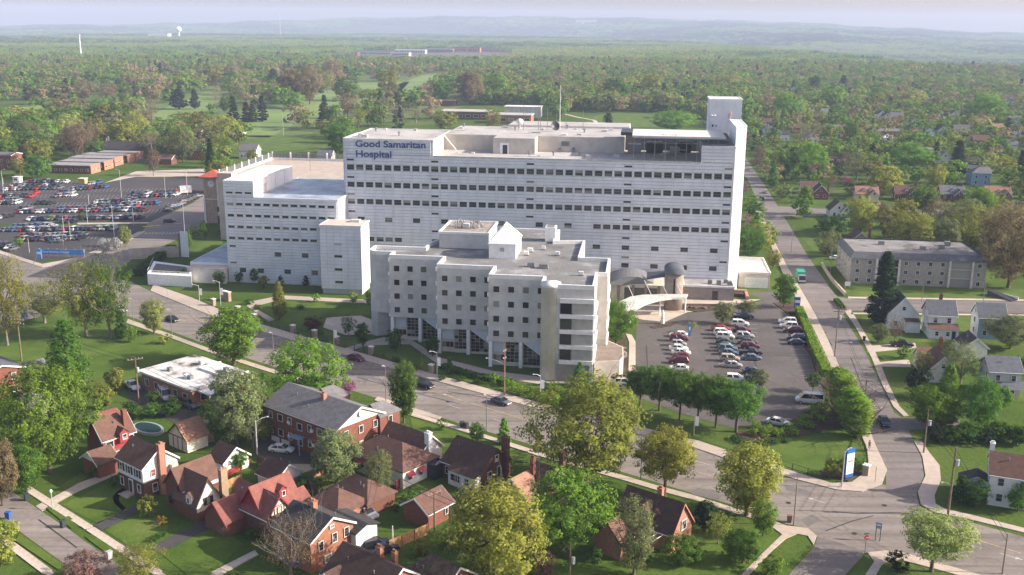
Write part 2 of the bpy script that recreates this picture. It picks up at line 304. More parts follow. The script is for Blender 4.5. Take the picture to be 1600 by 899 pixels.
for nm,pts in dict(entrance_bed=[(935,520),(978,524),(982,583),(950,585)],shrub_bed=[(1150,675),(1215,670),(1250,650),(1300,632),(1330,665),(1260,680),(1160,695)],sign_bed=[(1280,736),(1330,722),(1350,728),(1346,742),(1325,752),(1290,746)],
  island_bed=[(1015,511),(1050,503),(1060,503),(1050,510),(1022,514)],drive_island=[(1111,513),(1116,506),(1138,504),(1142,512),(1120,516)],hedge_bed=[(1232,490),(1262,492),(1308,575),(1288,610)],annex_bed=[(1064,475),(1140,476),(1140,482),(1090,488),(1064,484)],verge_bed=[(1208,474),(1245,470),(1258,488),(1236,494)]).items():
    slab(nm,pts,MULCH,.12)
# painted lines
def lines(name,segs,wid,m,z=.02):
    mb=MB()
    for a,b in segs:
        a=Vector(a);b=Vector(b); d=(b-a); 
        if d.length<.05: continue
        d.normalize(); q=Vector((-d.y,d.x,0))*wid/2
        mb.add([(a-q)[:2]+(z,),(b-q)[:2]+(z,),(b+q)[:2]+(z,),(a+q)[:2]+(z,)],[(0,1,2,3)])
    return struct(name,mb,m)
def dashes(a,b,on,off,skip=()):
    a=G(*a);b=G(*b); L=(b-a).length; d=(b-a)/L; s=[];t=0
    while t<L: s.append((a+d*t,a+d*min(L,t+on))); t+=on+off
    return s
lines('lane_lines',dashes((250,470),(1180,748),3,9)+dashes((240,486),(1160,779),3,9)+dashes((1490,829),(1600,862),3,9),.14,PAINT)
lines('centre_line',dashes((235,478),(1180,765),400,1)+dashes((1400,806),(1700,896),400,1),.22,PAINTY)
lines('crosswalk_lines',[(G(226+i*5.4,366),G(230+i*5.4,363.2)) for i in range(11)]+[(G(258+i*3.4,350),G(261+i*3.4,348.6)) for i in range(8)],.6,PAINT,.03)
sg=[]
for k in range(11): # stalls of the hospital car park
    for (x,y,dx) in ((1042,521,32),(1117,511,30),(1150,501,32),):
        t=k/10; 
        if dx: sg.append((G(x+t*6,y+t*64),G(x+dx+t*6,y+t*64)))
for k in range(13):
    t=k/12; sg.append((G(1216+t*38,498+t*97),G(1240+t*38,498+t*97)))
for v0 in range(0,4): pass
lines('stall_lines',sg,.11,PAINT,.02)
lines('far_stall_lines',[(G(x,y),G(x+5.,y-5.5)) for y,x0,x1 in ((288,30,120),(300,5,300),(310,0,290),(322,0,268),(333,25,250),(343,40,232),(361,0,190),(374,30,150)) for x in np.arange(x0,x1,6.2)],.10,PAINT,.02)
for i,q in enumerate(([(1252,812),(1270,803),(1283,812),(1262,824)],[(1225,757),(1268,768),(1262,774),(1228,766)],[(1090,762),(1130,774),(1120,782),(1080,772)],[(560,583),(640,605),(630,611),(556,590)])): sheet('asphalt_repair',q,PATCH,.010)
def paving(par_name,a_,b_,wd,n_x=1,L_=1.5,m=CONC2,h=.115):   # separate concrete flags laid on their bed
    par_=SC.objects[par_name]; p=G(*a_); q=G(*b_); d_=(q-p); T_=d_.length; d_.normalize(); r=math.atan2(d_.y,d_.x); rr_=random.Random(int(T_*10))
    me=cached2(('flag',wd,L_),lambda:MB().box(-L_/2+.03,L_/2-.03,-wd/2,wd/2,-.08,0).mesh('paving_slab',m))
    for k in range(int(T_/L_)): o=link('paving_slab',me,par_,p+d_*(k+.5)*L_+Vector((0,0,h+rr_.uniform(-.008,.012))),r)
_C2={}
def cached2(k,f):
    if k not in _C2: _C2[k]=f()
    return _C2[k]
paving('street_pavement',(41,763),(140,826),1.35); paving('street_pavement',(141,827),(255,901),1.35); paving('lower_street_pavement',(16,851),(80,899),1.35); paving('yard_pavement',(642,646),(724,672),1.25); paving('yard_pavement',(728,673),(846,712),1.25); paving('yard_pavement',(1085,778),(1196,813),1.25); paving('front_walk',(334,897),(401,863),1.3,h=.05); paving('house_driveway',(66,792),(118,763),1.7,h=.05)
for i,(x,y) in enumerate(((1335,834),(1382,790),(1232,786),(905,690),(700,628),(480,560),(430,548),(1355,640),(1325,600),(1290,520))):
    g_=G(x,y); MB().sheet([(g_.x+.42*math.cos(t),g_.y+.42*math.sin(t)) for t in np.linspace(0,2*PI,13)[:-1]],.03).build('manhole_cover',mat('iron',(.05,.047,.045),.6,.15,4.,metal=.4),kind='structure')
def dark_line(pts,w_=.12): return struct('tar_and_shadow_line',MB().sheet(strip(pts,-w_,w_),.022),mat('tar_and_shadow',(.045,.042,.04),.7,.1,2.))
for q in ([(1300,800),(1340,803),(1400,801),(1470,807)],[(1290,830),(1330,815),(1365,806)],[(700,612),(760,622),(820,636)],[(560,590),(640,612),(720,632)],[(880,668),(960,692),(1050,716)],[(1150,470),(1165,520),(1178,560),(1195,620)],[(1120,553),(1180,551),(1255,553)],[(1010,540),(1012,580),(1016,610)],[(1330,560),(1345,600),(1368,650)],[(1255,470),(1300,540)],[(60,812),(120,856)]): dark_line(q)  # first line paints in a shadow cast across the junction; the rest are seams
for k,(x,y) in enumerate(((1060,728),(1275,782),(1180,752),(700,618),(1580,870))):   # lane arrows
    a_=G(x,y); d_=adir(308.8 if k%2 else 128.8); q_=Vector((-d_.y,d_.x,0)); mb=MB(); pts_=[a_-d_*1.6-q_*.08,a_+d_*.6-q_*.08,a_+d_*.6-q_*.4,a_+d_*1.7,a_+d_*.6+q_*.4,a_+d_*.6+q_*.08,a_-d_*1.6+q_*.08]
    mb.sheet([p[:2] for p in pts_],.024); struct('lane_arrow',mb,PAINT)
# ---------------------------------------------------------------- hospital
WPAN=mat('white cladding',(.69,.715,.77),.5,.10,.22,spec=.35,c2=(.575,.595,.64),kind='world'); WJOINT=mat('cladding joint',(.42,.44,.48),.8,.1,2.)
WHITE=mat('white paint',(.78,.78,.76),.6,.06,1.5); CREAMC=mat('cream render',(.60,.53,.44),.8,.10,.5); PALER=mat('pale concrete wall',(.55,.53,.50),.8,.12,.4)
GREYW=mat('grey precast',(.545,.53,.505),.8,.10,.35,bump=.15); TRIMW=mat('white coping',(.72,.71,.69),.6,.06,1.)
ROOFG=surf_mat('gravel roof',[(.30,(.10,.098,.095)),(.42,(.19,.185,.18)),(.55,(.21,.21,.205)),(.66,(.33,.33,.32))],(.13,1.6)); ROOFW=surf_mat('pale roof membrane',[(.3,(.30,.285,.27)),(.45,(.42,.40,.38)),(.6,(.47,.45,.43)),(.75,(.55,.53,.51))],(.12,1.5))
ROOFB=surf_mat('wet roof',[(.32,(.16,.19,.23)),(.5,(.33,.38,.45)),(.68,(.50,.56,.64))],(.16,1.1),rough=.35); DARKM=mat('dark steel',(.06,.065,.07),.5,.1,2.,metal=.4); STEEL=mat('grey steel',(.25,.26,.27),.45,.1,3.,metal=.5)
def glass_mat(name,c,cols=None):
    m,n,l,p=newmat(name); oi=n.new('ShaderNodeObjectInfo'); 
    l.new(ramp_mix(n,l,oi.outputs['Random'],cols or [(0,tuple(x*.6 for x in c)),(.6,c),(.8,(.06,.065,.045)),(.9,(.16,.165,.14)),(1,(.30,.29,.25))]),p.inputs['Base Color'])
    p.inputs['Roughness'].default_value=.12; p.inputs['Specular IOR Level'].default_value=.5; return m
GLASS=glass_mat('window glass',(.05,.058,.064)); GLASSD=glass_mat('dark glass',(.014,.016,.022)); GLASSH=glass_mat('house glass',(.03,.035,.042))
NAVY=mat('navy lettering',(.055,.085,.24),.5,.05,2.)
MESHC={}
def cached(key,fn):
    if key not in MESHC: MESHC[key]=fn()
    return MESHC[key]
def frame_mesh(wd,ht,d=.12,t=.07,m=None):
    def f():
        mb=MB(); a,b=wd/2,ht/2
        mb.box(-a,a,-d,0,b-t,b); mb.box(-a,a,-d,0,-b,-b+t); mb.box(-a,-a+t,-d,0,-b+t,b-t); mb.box(a-t,a,-d,0,-b+t,b-t)
        return mb.mesh('window',m or WHITE)
    return cached(('fr',round(wd,2),round(ht,2),d,t,(m or WHITE).name),f)
def pane_mesh(wd,ht,m=None,d=-.03): 
    return cached(('pn',round(wd,2),round(ht,2),d,(m or GLASS).name),lambda:MB().box(-wd/2,wd/2,d,d+.02,-ht/2,ht/2).mesh('pane',m or GLASS))
def window(par,x,y,z,wd,ht,rz=0.,panes=1,fm=None,gm=None,t=.07,nx=1,proud=True):
    """y is the wall face; front looks to local -y turned by rz"""
    o=link('window',frame_mesh(wd,ht,.10,t,fm),par,(x,y,z),rz)
    iw=(wd-2*t-(nx-1)*t*.8)/nx; ih=(ht-2*t-(panes-1)*t)/panes
    for i in range(nx):
        for k in range(panes):
            link('pane',pane_mesh(iw,ih,gm),o,(-wd/2+t+iw/2+i*(iw+t*.8),0,-ht/2+t+ih/2+k*(ih+t)))
    return o
ident=Matrix.Identity(4)
def pier_mesh(w_,h,ph):
    mb=MB(); z=h
    while z>.05: z2=max(0,z-ph); mb.box(-w_/2,w_/2,-.235,0,z2+(.05 if z2 else 0),z-.05); z=z2
    return mb.mesh('pier',WPAN)
def cladding(par,u0,pitch,ncol,v,z0,z1,rows,ph,wins,budget,winw=2.05,pier=.5):
    """recessed-joint panel grid with openings left for windows; wins: {(col,zc):(w,h,panes)}"""
    pw=pitch-pier-.08
    pm=cached(('clad',round(pw,2),ph),lambda:MB().box(-pw/2,pw/2,-.22,0,-ph/2+.05,ph/2-.05).mesh('cladding_panel',WPAN))
    rest=MB(); cnt=0
    zs=[]; z=z1
    while z-ph>z0+.2: zs.append((z-ph,z)); z-=ph
    zs.append((z0,z))
    op={}
    for (c,zc),wv in wins.items(): op.setdefault(c,[]).append((zc-wv[1]/2-.04,zc+wv[1]/2+.04))
    for c in range(ncol):
        x=u0+(c+.5)*pitch
        for a,b in zs:
            segs=[(a+.05,b-.05)]
            for o0,o1 in op.get(c,[]):
                ns=[]
                for s0,s1 in segs:
                    if o1<=s0 or o0>=s1: ns.append((s0,s1)); continue
                    if o0>s0+.06: ns.append((s0,o0))
                    if o1<s1-.06: ns.append((o1,s1))
                segs=ns
            for s0,s1 in segs:
                if cnt<budget and abs((s1-s0)-(ph-.1))<.01:
                    link('cladding_panel',pm,par,(x,v,(s0+s1)/2)); cnt+=1
                else: rest.box(x-pw/2,x+pw/2,v-.22,v,s0,s1)
        for o0,o1 in op.get(c,[]):   # window jambs: infill beside narrower openings
            pass
    if rest.v: rest.build('cladding_infill',WPAN,par,kind='stuff')
    for c in range(ncol+1):
        x=u0+c*pitch; link('pier',cached(('pier',round(z1-z0,2),pier),lambda:pier_mesh(pier,z1-z0,ph)),par,(x,v,z0))
    for (c,zc),(ww,hh,pn) in wins.items(): window(par,u0+(c+.5)*pitch,v-.05,zc,pw-.02,hh,0,pn,WHITE,GLASS,.045)
def coping(par,poly,z,wd=.5,h=.35,m=None,name='coping'):
    mb=MB(); n=len(poly)
    for i in range(n):
        a=Vector((*poly[i],0)); b=Vector((*poly[(i+1)%n],0)); d=(b-a).normalized(); q=Vector((-d.y,d.x,0))*wd/2
        a2=a-d*wd/2; b2=b-d*(wd/2+.004); e=i*.003
        mb.prism([(a2-q)[:2],(b2-q)[:2],(b2+q)[:2],(a2+q)[:2]],z-.3,z+h+e)
    return mb.build(name,m or TRIMW,par)
# main block -----------------------------------------------------
HB=thing('hospital_building','huge white panelled hospital slab with long rows of windows and rooftop lettering','hospital',(0,0,0),HROT)
V0=297.; U0=-87.26; PI_=2.81; NC=40
body=MB(); body.box(-87.3,25.15,V0,V0+24,-.2,37.7); body.box(-87.3,-61.1,V0,V0+30,37.65,42.2); body.box(16.4,25.15,V0,V0+24,37.65,42.5)
body.build('wall',WJOINT,HB)
wins={}
for c in range(NC):
    for z in (33.9,28.8,23.75): wins[(c,z)]=(2.1,1.62,2)
for c in (0,9,19,29,39):
    for z in (36.1,30.95,25.9,20.7): 
        if not(c==39 and z>36): wins[(c,z)]=(2.1,.62,1)
wins[(39,36.1)]=(2.1,.62,1)
for c in (1,4,7,10,13,16,20,23,26,27)+tuple(range(28,40)): wins[(c,18.45)]=(2.1,1.45,2)
for c in (2,3,4,5,9,26,29,32,35,38): wins[(c,12.45)]=(2.1,1.4,2)
for c in (29,32,35,38,9,26): wins[(c,7.2)]=(2.1,1.4,2)
for c,z in ((29,15.3),(39,15.3),(29,9.6),(39,9.2),(9,15.4)): wins[(c,z)]=(2.1,.62,1)
cladding(HB,U0,PI_,NC,V0,0,37.7,0,.955,wins,190)
cladding(HB,U0,PI_,9,V0,37.85,42.2,0,.95,{},20); cladding(HB,16.2,2.98,3,V0,37.85,42.5,0,.95,{},20)
MB().box(-61.1,16.4,V0,V0+17,37.7,37.78).box(-6,16.4,V0+17.01,V0+27,37.7,37.77).build('terrace_roof',ROOFW,HB)
MB().box(-86.9,-61.3,V0+.4,V0+29.6,42.2,42.3).build('roof',ROOFW,HB)
coping(HB,[(-87.3,V0),(-61.1,V0),(-61.1,V0+30),(-87.3,V0+30)],42.3,.45,.12)
coping(HB,[(-61.,V0+.02),(16.3,V0+.02)],37.6,.5,.25)
MB().box(-61.1,-61.02,V0+.3,V0+17,37.8,42.15).build('side_wall',CREAMC,HB)
ph=MB(); ph.box(-61,-6,V0+17,V0+45,37.6,42.35); ph.box(-44.7,-32.2,V0+9,V0+16.9,37.6,42.4); MB().box(-5.99,24,V0+27,V0+45,37.6,42.34).build('shade_dark_wall',mat('shade-darkened wall',(.10,.105,.115),.8,.15,1.),HB); ph.build('penthouse',mat('penthouse render',(.52,.48,.43),.8,.1,.3),HB)  # wall behind the helipad frame: under-deck shade is put into its dark colour
MB().box(-60.8,-6.2,V0+17.3,V0+44.7,42.35,42.42).box(-6.1,23.8,V0+27.3,V0+44.7,42.34,42.41).build('penthouse_roof',ROOFW,HB); MB().box(-44.5,-32.4,V0+9.2,V0+16.7,42.4,42.46).build('bay_roof',ROOFW,HB)
MB().box(-42.6,-40.,V0+8.9,V0+9.02,37.8,41).build('rooftop_door',WHITE,HB); MB().box(-41.8,-40.4,V0+8.85,V0+8.93,37.8,40.4).build('doorway',DARKM,HB)
MB().tube([(-61,V0+17,42),(-57,V0+15,38)],.18).build('brace',WHITE,HB)
louv=MB(); louv.box(-25,-22.6,V0+16.85,V0+17,39.6,41)
for k in range(6): louv.box(-25,-22.6,V0+16.7,V0+16.86,39.65+k*.23,39.75+k*.23)
louv.build('louvre',STEEL,HB)
back=MB(); back.box(-45,-5,V0+45,V0+60,30,42.9); back.build('rear_wing',PALER,HB); MB().box(-44.8,-5.2,V0+45.2,V0+59.8,42.9,43).build('rear_roof',ROOFW,HB)
MB().box(-89.2,-87.32,V0+4,V0+20,0,42.).build('end_strip',WPAN,HB)
for z in (34.,33.1,28.6,27.7,23.4): window(HB,-88.3,V0+3.98,z,1.1,.7,0,1,WHITE,GLASSD,.05)
cc=MB(); cc.prism([(25.17,V0+.3),(28.3,V0+2.6),(28.3,V0+24),(25.17,V0+24)],0,47.9); cc.build('corner_shaft',WHITE,HB)
gs=MB()
dv=Vector((3.13,2.3,0)).normalized(); nv=Vector((dv.y,-dv.x,0))
for k in range(50):
    a=Vector((25.25,V0+.33,0))+nv*.1; b=a+dv*3.7
    gs.prism([(a-nv*.1)[:2],(b-nv*.1)[:2],b[:2],a[:2]],k*.955+.05,k*.955+.9)
gs.build('shaft_panel',WHITE,HB,kind='stuff')
coping(HB,[(25.2,V0+.3),(28.3,V0+2.6),(28.3,V0+24),(25.2,V0+24)],47.9,.4,.1)
tw=MB(); tw.box(19.2,28.8,V0+28,V0+40,0,53.6); tw.build('lift_tower',WPAN,HB)
tg=MB()
for i in range(5):
    for k in range(12): tg.box(19.22+i*1.92,19.22+i*1.92+1.85,V0+27.86,V0+28.02,42.6+k*.91,42.6+k*.91+.84)
tg.build('tower_panel',WPAN,HB,kind='stuff'); coping(HB,[(19.2,V0+28),(28.8,V0+28),(28.8,V0+40),(19.2,V0+40)],53.6,.4,.12)
for x in (20.4,21.4): window(HB,x,V0+27.85,45.6,.6,.8,0,1,WHITE,GLASSD,.05)
fm=MB(); fm.tube([(25.6,V0+27,45),(25.6,V0+27,50)],.06); fm.build('flagpole',WHITE,HB); MB().add([(25.6,V0+26.95,50),(24.9,V0+26.8,49.2),(24.9,V0+26.8,48.0),(25.6,V0+26.95,48.8)],[(0,1,2,3)]).build('flag',mat('red flag',(.5,.12,.12),.8,.1,5.),HB)
for x in (19.9,20.8): MB().lathe([(.05,0),(.5,.25),(.1,.5)],10,(0,0)).build('dish',WHITE,HB,loc=(x,V0+27.4,48.5))
# lettering
def text(name,s,size,loc,rz,m,parent=None,width=None,ext=.06,align='LEFT',**kw):
    cu=bpy.data.curves.new(name,'FONT'); cu.body=s; cu.size=size; cu.extrude=ext; cu.align_x=align; cu.offset=.012*size
    o=bpy.data.objects.new(name,cu); COL.objects.link(o); cu.materials.append(m)
    if parent: o.parent=parent
    o.location=loc; o.rotation_euler=(PI/2,0,rz)
    if width:
        bpy.context.view_layer.update(); o.scale.x=width/max(.01,o.dimensions.x)
    bpy.context.view_layer.update(); me=bpy.data.meshes.new_from_object(o.evaluated_get(bpy.context.evaluated_depsgraph_get())); q=link(name,me,parent,o.location,0,**kw); q.rotation_euler=o.rotation_euler; q.scale=o.scale; bpy.data.objects.remove(o); return q
text('lettering','Good Samaritan',2.75,(-84.2,V0-.30,39.95),0,NAVY,HB,20.9,.08); text('lettering','Hospital',2.75,(-84.2,V0-.30,37.0),0,NAVY,HB,10.6,.08)
# helipad on its steel frame, antennas
HP=thing('helipad','raised white helipad deck on steel trusses at the right end of the roof','helipad',uvw(10,V0+10,37.7),HROT)
d=MB().box(-13.6,12.6,-8.8,11,6.6,7.1); d.build('deck',mat('helipad deck',(.60,.57,.53),.8,.08,.4),HP)
fr=MB()
for i in range(9):
    x=-13+i*2.95; fr.tube([(x,-9.6,.1),(x,-9.6,6.6)],.1,5); fr.tube([(x,-9.6,6.5),(x,-8.6,6.6)],.09,5)
    if i<8: fr.tube([(x,-9.6,5.2),(x+2.95,-9.6,6.5)],.06,4); fr.tube([(x,-9.6,6.5),(x+2.95,-9.6,5.2)],.06,4)
fr.tube([(-13,-9.6,5.2),(12.4,-9.6,5.2)],.08,5); fr.tube([(-13,-9.6,6.5),(12.4,-9.6,6.5)],.1,5); fr.tube([(-8,-9.3,1.2),(-2,-9.3,3.4)],.12,5); fr.tube([(-2,-9.3,3.4),(2,-9.3,3.4)],.12,5)
fr.build('truss',STEEL,HP); MB().box(-17,-13.7,-2,10,6.4,7.3).build('pad_ramp',DARKM,HP)
nt_=MB()
for i in range(14): nt_.box(-14+i*2,-12.1+i*2,-9.9,-8.9,6.3,6.36)
for i in range(10): nt_.box(12.7,14.2,-8.6+i*2,-6.7+i*2,6.3,6.36)
nt_.build('safety_net',DARKM,HP)
mk=MB(); mk.box(-5,-1.,-3.2,-2.9,7.1,7.12); mk.box(-5,-1.,-6,-5.7,7.1,7.12); mk.box(-5,-4.7,-5.7,-3.2,7.1,7.12); mk.box(-1.3,-1,-5.7,-3.2,7.1,7.12); mk.build('marking',mat('red marking',(.5,.12,.1),.8,.2,3.),HP)
for i_,(x_,y_,w_,h_) in enumerate(((-3,18,4,2.6),(3,20,5,3.2),(9,17,3,2),(12,22,4,3.4))): MB().box(x_-w_/2,x_+w_/2,V0+y_,V0+y_+3,37.8,37.8+h_).build('plant_unit',DARKM if i_%2 else STEEL,HB)
ap=[(72.,8),(165,7.5),(178,9),(220,7),(278,9),(298,14),(337,6.5),(443,6),(40,4)]
for i,(x,h) in enumerate(ap):
    px=800+x/4; uu=uvw(*(lambda g:(g.dot(UX),g.dot(VX)))(G(px,203,42.5)),42.5)
    t=MB().tube([(0,0,0),(0,0,h)],[.16 if i==5 else .09,.05],5); o=t.build('roof_antenna',[STEEL,WHITE][i==5],None,loc=uu)
    lab(o,'tall white mast among the rooftop antennas' if i==5 else ['thin grey antenna on hospital roof, leftmost of the cluster','thin roof antenna just left of the paired whips','grey whip antenna, right one of a pair','short whip antenna beside the round dish','grey roof antenna just left of the tall white mast','','short roof antenna right of the tall white mast','lone roof antenna toward the helipad','stubby antenna at the cluster left end by the white globe'][i],'antenna','antennas on the hospital roof')
o=MB().lathe([(.3,0),(.3,1.2),(.9,1.3),(1.25,2),(.9,2.7),(.1,3)],12).build('radome',WHITE,None,True,loc=G(812,200,42.5)); lab(o,'white globe antenna on the hospital roof left of the masts','antenna')
o=MB().lathe([(.1,.0),(1.2,.5),(1.5,.9),(1.45,.95),(.2,.4)],14).build('satellite_dish',DARKM,None,loc=G(866,205,42.5)+Vector((0,0,1.4)),rz=0); o.rotation_euler=(R_(70),0,R_(20)); lab(o,'dark round dish tilted up below the tall white mast','dish')
def rooftop_unit(x,y,z,w_,d_,h,label,m=None):
    mb=MB().box(-w_/2,w_/2,-d_/2,d_/2,0,h); 
    t=thing('roof_vent_unit',label,'roof unit',G(x,y,z),HROT); mb.build('casing',m or STEEL,t); MB().lathe([(min(w_,d_)*.35,h),(min(w_,d_)*.35,h+.15),(.05,h+.18)],10).build('fan',DARKM,t); return t
rooftop_unit(875,238,37.8,1.2,1,1.,'small grey unit on the terrace below the penthouse louvre'); rooftop_unit(896,238,37.8,1.,1,1.2,'grey box unit on the terrace left of the helipad frame')
rq=random.Random(5)
for i in range(34):   # vents, pipes and curbs over the roofs of the slab
    if i<16: x,y,z=rq.uniform(-59,-10),V0+rq.uniform(19,43),42.42
    elif i<24: x,y,z=rq.uniform(-86,-63),V0+rq.uniform(2,28),42.3
    else: x,y,z=rq.uniform(-58,-8),V0+rq.uniform(2,8.5),37.78
    s=rq.uniform(.3,.9); mb=MB().box(x-s,x+s,y-s*.7,y+s*.7,z,z+s*rq.uniform(.6,1.4))
    if i%3==0: mb=MB().lathe([(.25,z),(.25,z+.9),(.45,z+.95),(.45,z+1.2),(.1,z+1.3)],8,(x,y))
    if i%7==3: mb=MB().tube([(x,y,z+.3),(x+rq.uniform(4,12),y+rq.uniform(-2,2),z+.3)],.14,5)
    mb.build('roof_vent',[STEEL,TRIMW,PALER][i%3],HB)
# left wing -----------------------------------------------------
LW=thing('hospital_wing','lower white panelled hospital wing left of the main slab','hospital wing',(0,0,0),HROT)
v=287.; b=MB(); b.box(-121.2,-87.2,v,v+40,-.2,25.6); b.box(-121.2,-112.4,v+.005,v+34,25.5,30.3); b.build('wall',WJOINT,LW)
wn={}
for c in range(12):
    for z in (23.55,20.2,16.8): 
        wn[(c,z)]=(2.,.8,1)
    if c<10: wn[(c,13.4)]=(2.,.8,1)
for q in ((0,11.),(0,6.0)): wn[q]=(2.,.6,1)
for q in ((5,8.9),(8,8.9),(1,3.8),(3,3.8),(6,3.8),(9,3.8)): wn[q]=(2.,1.4,2)
cladding(LW,-120.85,2.755,12,v,0,25.6,0,.84,wn,40,pier=.62)
cladding(LW,-121.,2.85,3,v,25.75,30.3,0,.84,{(0,26.9):(2.,.62,1),(1,26.9):(2.,.62,1),(2,26.9):(2.,.62,1)},6,pier=.62)
MB().box(-112.38,-87.4,v+.4,v+39.6,25.6,25.68).build('roof',ROOFB,LW); MB().box(-121.,-112.6,v+.3,v+33.8,30.3,30.4).build('upper_roof',mat('white membrane',(.75,.75,.75),.6,.06,.8),LW)
coping(LW,[(-112.4,v),(-87.2,v),(-87.2,v+40),(-112.4,v+40)],25.6,.4,.14); coping(LW,[(-121.2,v),(-112.4,v),(-112.4,v+34),(-121.2,v+34)],30.35,.4,.12)
sp=MB()
for k in range(4): sp.box(-112.4,-112.3,v+3+k*8,v+10.6+k*8,25.9,30)
sp.build('side_panel',WHITE,LW); MB().box(-112.3,-112.25,v+9,v+11,26,28.4).build('roof_door',PALER,LW)
# stair tower ---------------------------------------------------
ST=thing('stair_tower','narrow white tiled tower with four slit windows in front of the slab','tower',(0,0,0),HROT)
MB().box(-89.9,-78.,278.,286.8,1.4,19.9).box(-89.7,-78.2,278.3,286.8,-.2,1.4).build('wall',WJOINT,ST)
tl=cached('tile',lambda:MB().box(-.97,.97,-.06,0,-.47,.47).mesh('wall_tile',WPAN)); skip=((3,.0),)
for i in range(6):
    for k in range(18): link('wall_tile',tl,ST,(-88.93+i*1.995,277.99,2.05+k*1.02+.0))
tl2=cached('tile2',lambda:MB().box(0,.06,-1.05,1.05,-.47,.47).mesh('wall_tile',WHITE))
for i in range(4):
    for k in range(18): link('wall_tile',tl2,ST,(-78.01,279.15+i*2.18,2.05+k*1.02))
for z in (14.6,11.1,7.3,3.6): window(ST,-84.7,277.9,z,2.4,.85,0,1,WHITE,GLASS if z<14 else mat('faded panel',(.4,.42,.45),.6,.1,2.),.06)
MB().box(-89.6,-78.3,278.3,286.5,19.9,20.).build('roof',mat('tan roof membrane',(.55,.47,.40),.8,.1,.8),ST); coping(ST,[(-89.9,278),(-78,278),(-78,286.8),(-89.9,286.8)],19.9,.35,.15); 
MB().box(-82.5,-79.8,283,285,20,20.7).build('roof_hatch',PALER,ST)
# medical offices in front -------------------------------------
FB=thing('office_wing','grey precast hospital office block with stepped front and flat gravel roof','office building',(0,0,0),HROT)
ZR=20.6
cyl=[(-18.9+2.0*math.cos(t),215.6+2.1*math.sin(t)) for t in np.linspace(PI,PI*1.5,11)]
lft=[(-63.6+2.2*math.cos(t),242.4+2.4*math.sin(t)) for t in np.linspace(PI,PI*1.5,6)]
up=lft+[(-59.6,240.),(-59.6,236.5),(-46.4,236.5),(-46.4,228.5),(-33.1,228.5),(-33.1,220.5),(-20.9,220.5)]+cyl+[(-17.2,213.5),(-9.3,213.5),(-9.3,226.),(-7,226.),(-7,241.5),(-14.2,241.5),(-14.2,261.5),(-21.8,260),(-21.8,275),(-38,275),(-38,265),(-50,265),(-53,251),(-53,246.5),(-65.8,246.5)]
low=lft+[(-58,243),(-51,243),(-47,238.8),(-44.8,233),(-38,233),(-34,231),(-31.4,225),(-24.5,225),(-20.9,222)]+cyl+[(-17.2,213.5),(-9.3,213.5),(-9.3,226.),(-7,226.),(-7,241.5),(-14.2,241.5),(-14.2,261.5),(-21.8,260),(-21.8,275),(-53,265),(-53,246.5),(-65.8,246.5)]
MB().prism(up,6.05,ZR).build('wall',GREYW,FB)
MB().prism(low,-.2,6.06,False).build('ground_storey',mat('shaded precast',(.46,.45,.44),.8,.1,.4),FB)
# parapet and roof
rp=MB(); 
def inset(poly,dd):
    out=[]; n=len(poly)
    for i in range(n):
        a=Vector(poly[i-1]);b=Vector(poly[i]);c=Vector(poly[(i+1)%n]); d1=(b-a).normalized();d2=(c-b).normalized(); n1=Vector((-d1.y,d1.x));n2=Vector((-d2.y,d2.x)); m=(n1+n2); m=m/max(.3,m.dot(n1)); out.append(tuple(b+m*dd))
    return out
inn=inset(up,.55); n_=len(up)
rp.add([(p[0],p[1],ZR) for p in up]+[(p[0],p[1],ZR) for p in inn]+[(p[0],p[1],ZR+.9) for p in up]+[(p[0],p[1],ZR+.9) for p in inn],
  [f for i in range(n_) for j in [(i+1)%n_] for f in ((i,j,2*n_+j,2*n_+i),(n_+j,n_+i,3*n_+i,3*n_+j),(2*n_+i,2*n_+j,3*n_+j,3*n_+i))])
rp.build('parapet',TRIMW,FB); MB().sheet(inset(up,.3),ZR+.03).build('roof',ROOFG,FB)
MB().box(-50,-37.6,250,265.2,20.7,24.6).build('upper_storey',GREYW,FB); coping(FB,[(-50,250),(-37.6,250),(-37.6,265.2),(-50,265.2)],24.6,.5,.3); MB().box(-49.6,-38,250.4,264.8,24.6,24.66).build('upper_roof',mat('tan gravel',(.30,.27,.23),.9,.2,1.),FB)
MB().box(-24.6,-21.9,262,266,20.7,24.4).build('roof_hut',WHITE,FB); MB().box(-24.2,-22.3,262.4,265.6,24.4,24.5).build('hut_roof',ROOFG,FB)
pt=MB().box(-36,-29.5,240.2,251,20.65,24.3); pt.build('penthouse',WHITE,FB)
MB().add([(-36.3,239.9,24.3),(-29.2,239.9,24.3),(-29.2,251.3,24.3),(-36.3,251.3,24.3),(-32.75,243.4,28.3),(-32.75,247.8,28.3)],[(0,1,4),(1,2,5,4),(2,3,5),(3,0,4,5),(3,2,1,0)]).build('hip_roof',mat('white metal roof',(.8,.8,.8),.4,.05,2.,wave=(.6,.25,'X')),FB)
window(FB,-32.8,240.15,22.9,1.2,1.1,0,1,WHITE,mat('louvre grey',(.35,.37,.4),.6,.1,2.),.07)
wm=mat('window surround',(.55,.53,.50),.7,.06,1.)
for (ua,v_) in ((-57.78,236.5),(-44.52,228.5),(-31.34,220.5)):
    for i in range(4):
        if ua<-50 and i==3: continue
        for k in range(4): window(FB,ua+i*3.3,v_,18.17-k*3.41,1.62,1.66,0,1,wm,GLASSD,.15)
for (uu_,v_) in ((-46.4,232.5),(-33.1,224.5)):
    for k in range(4): pass
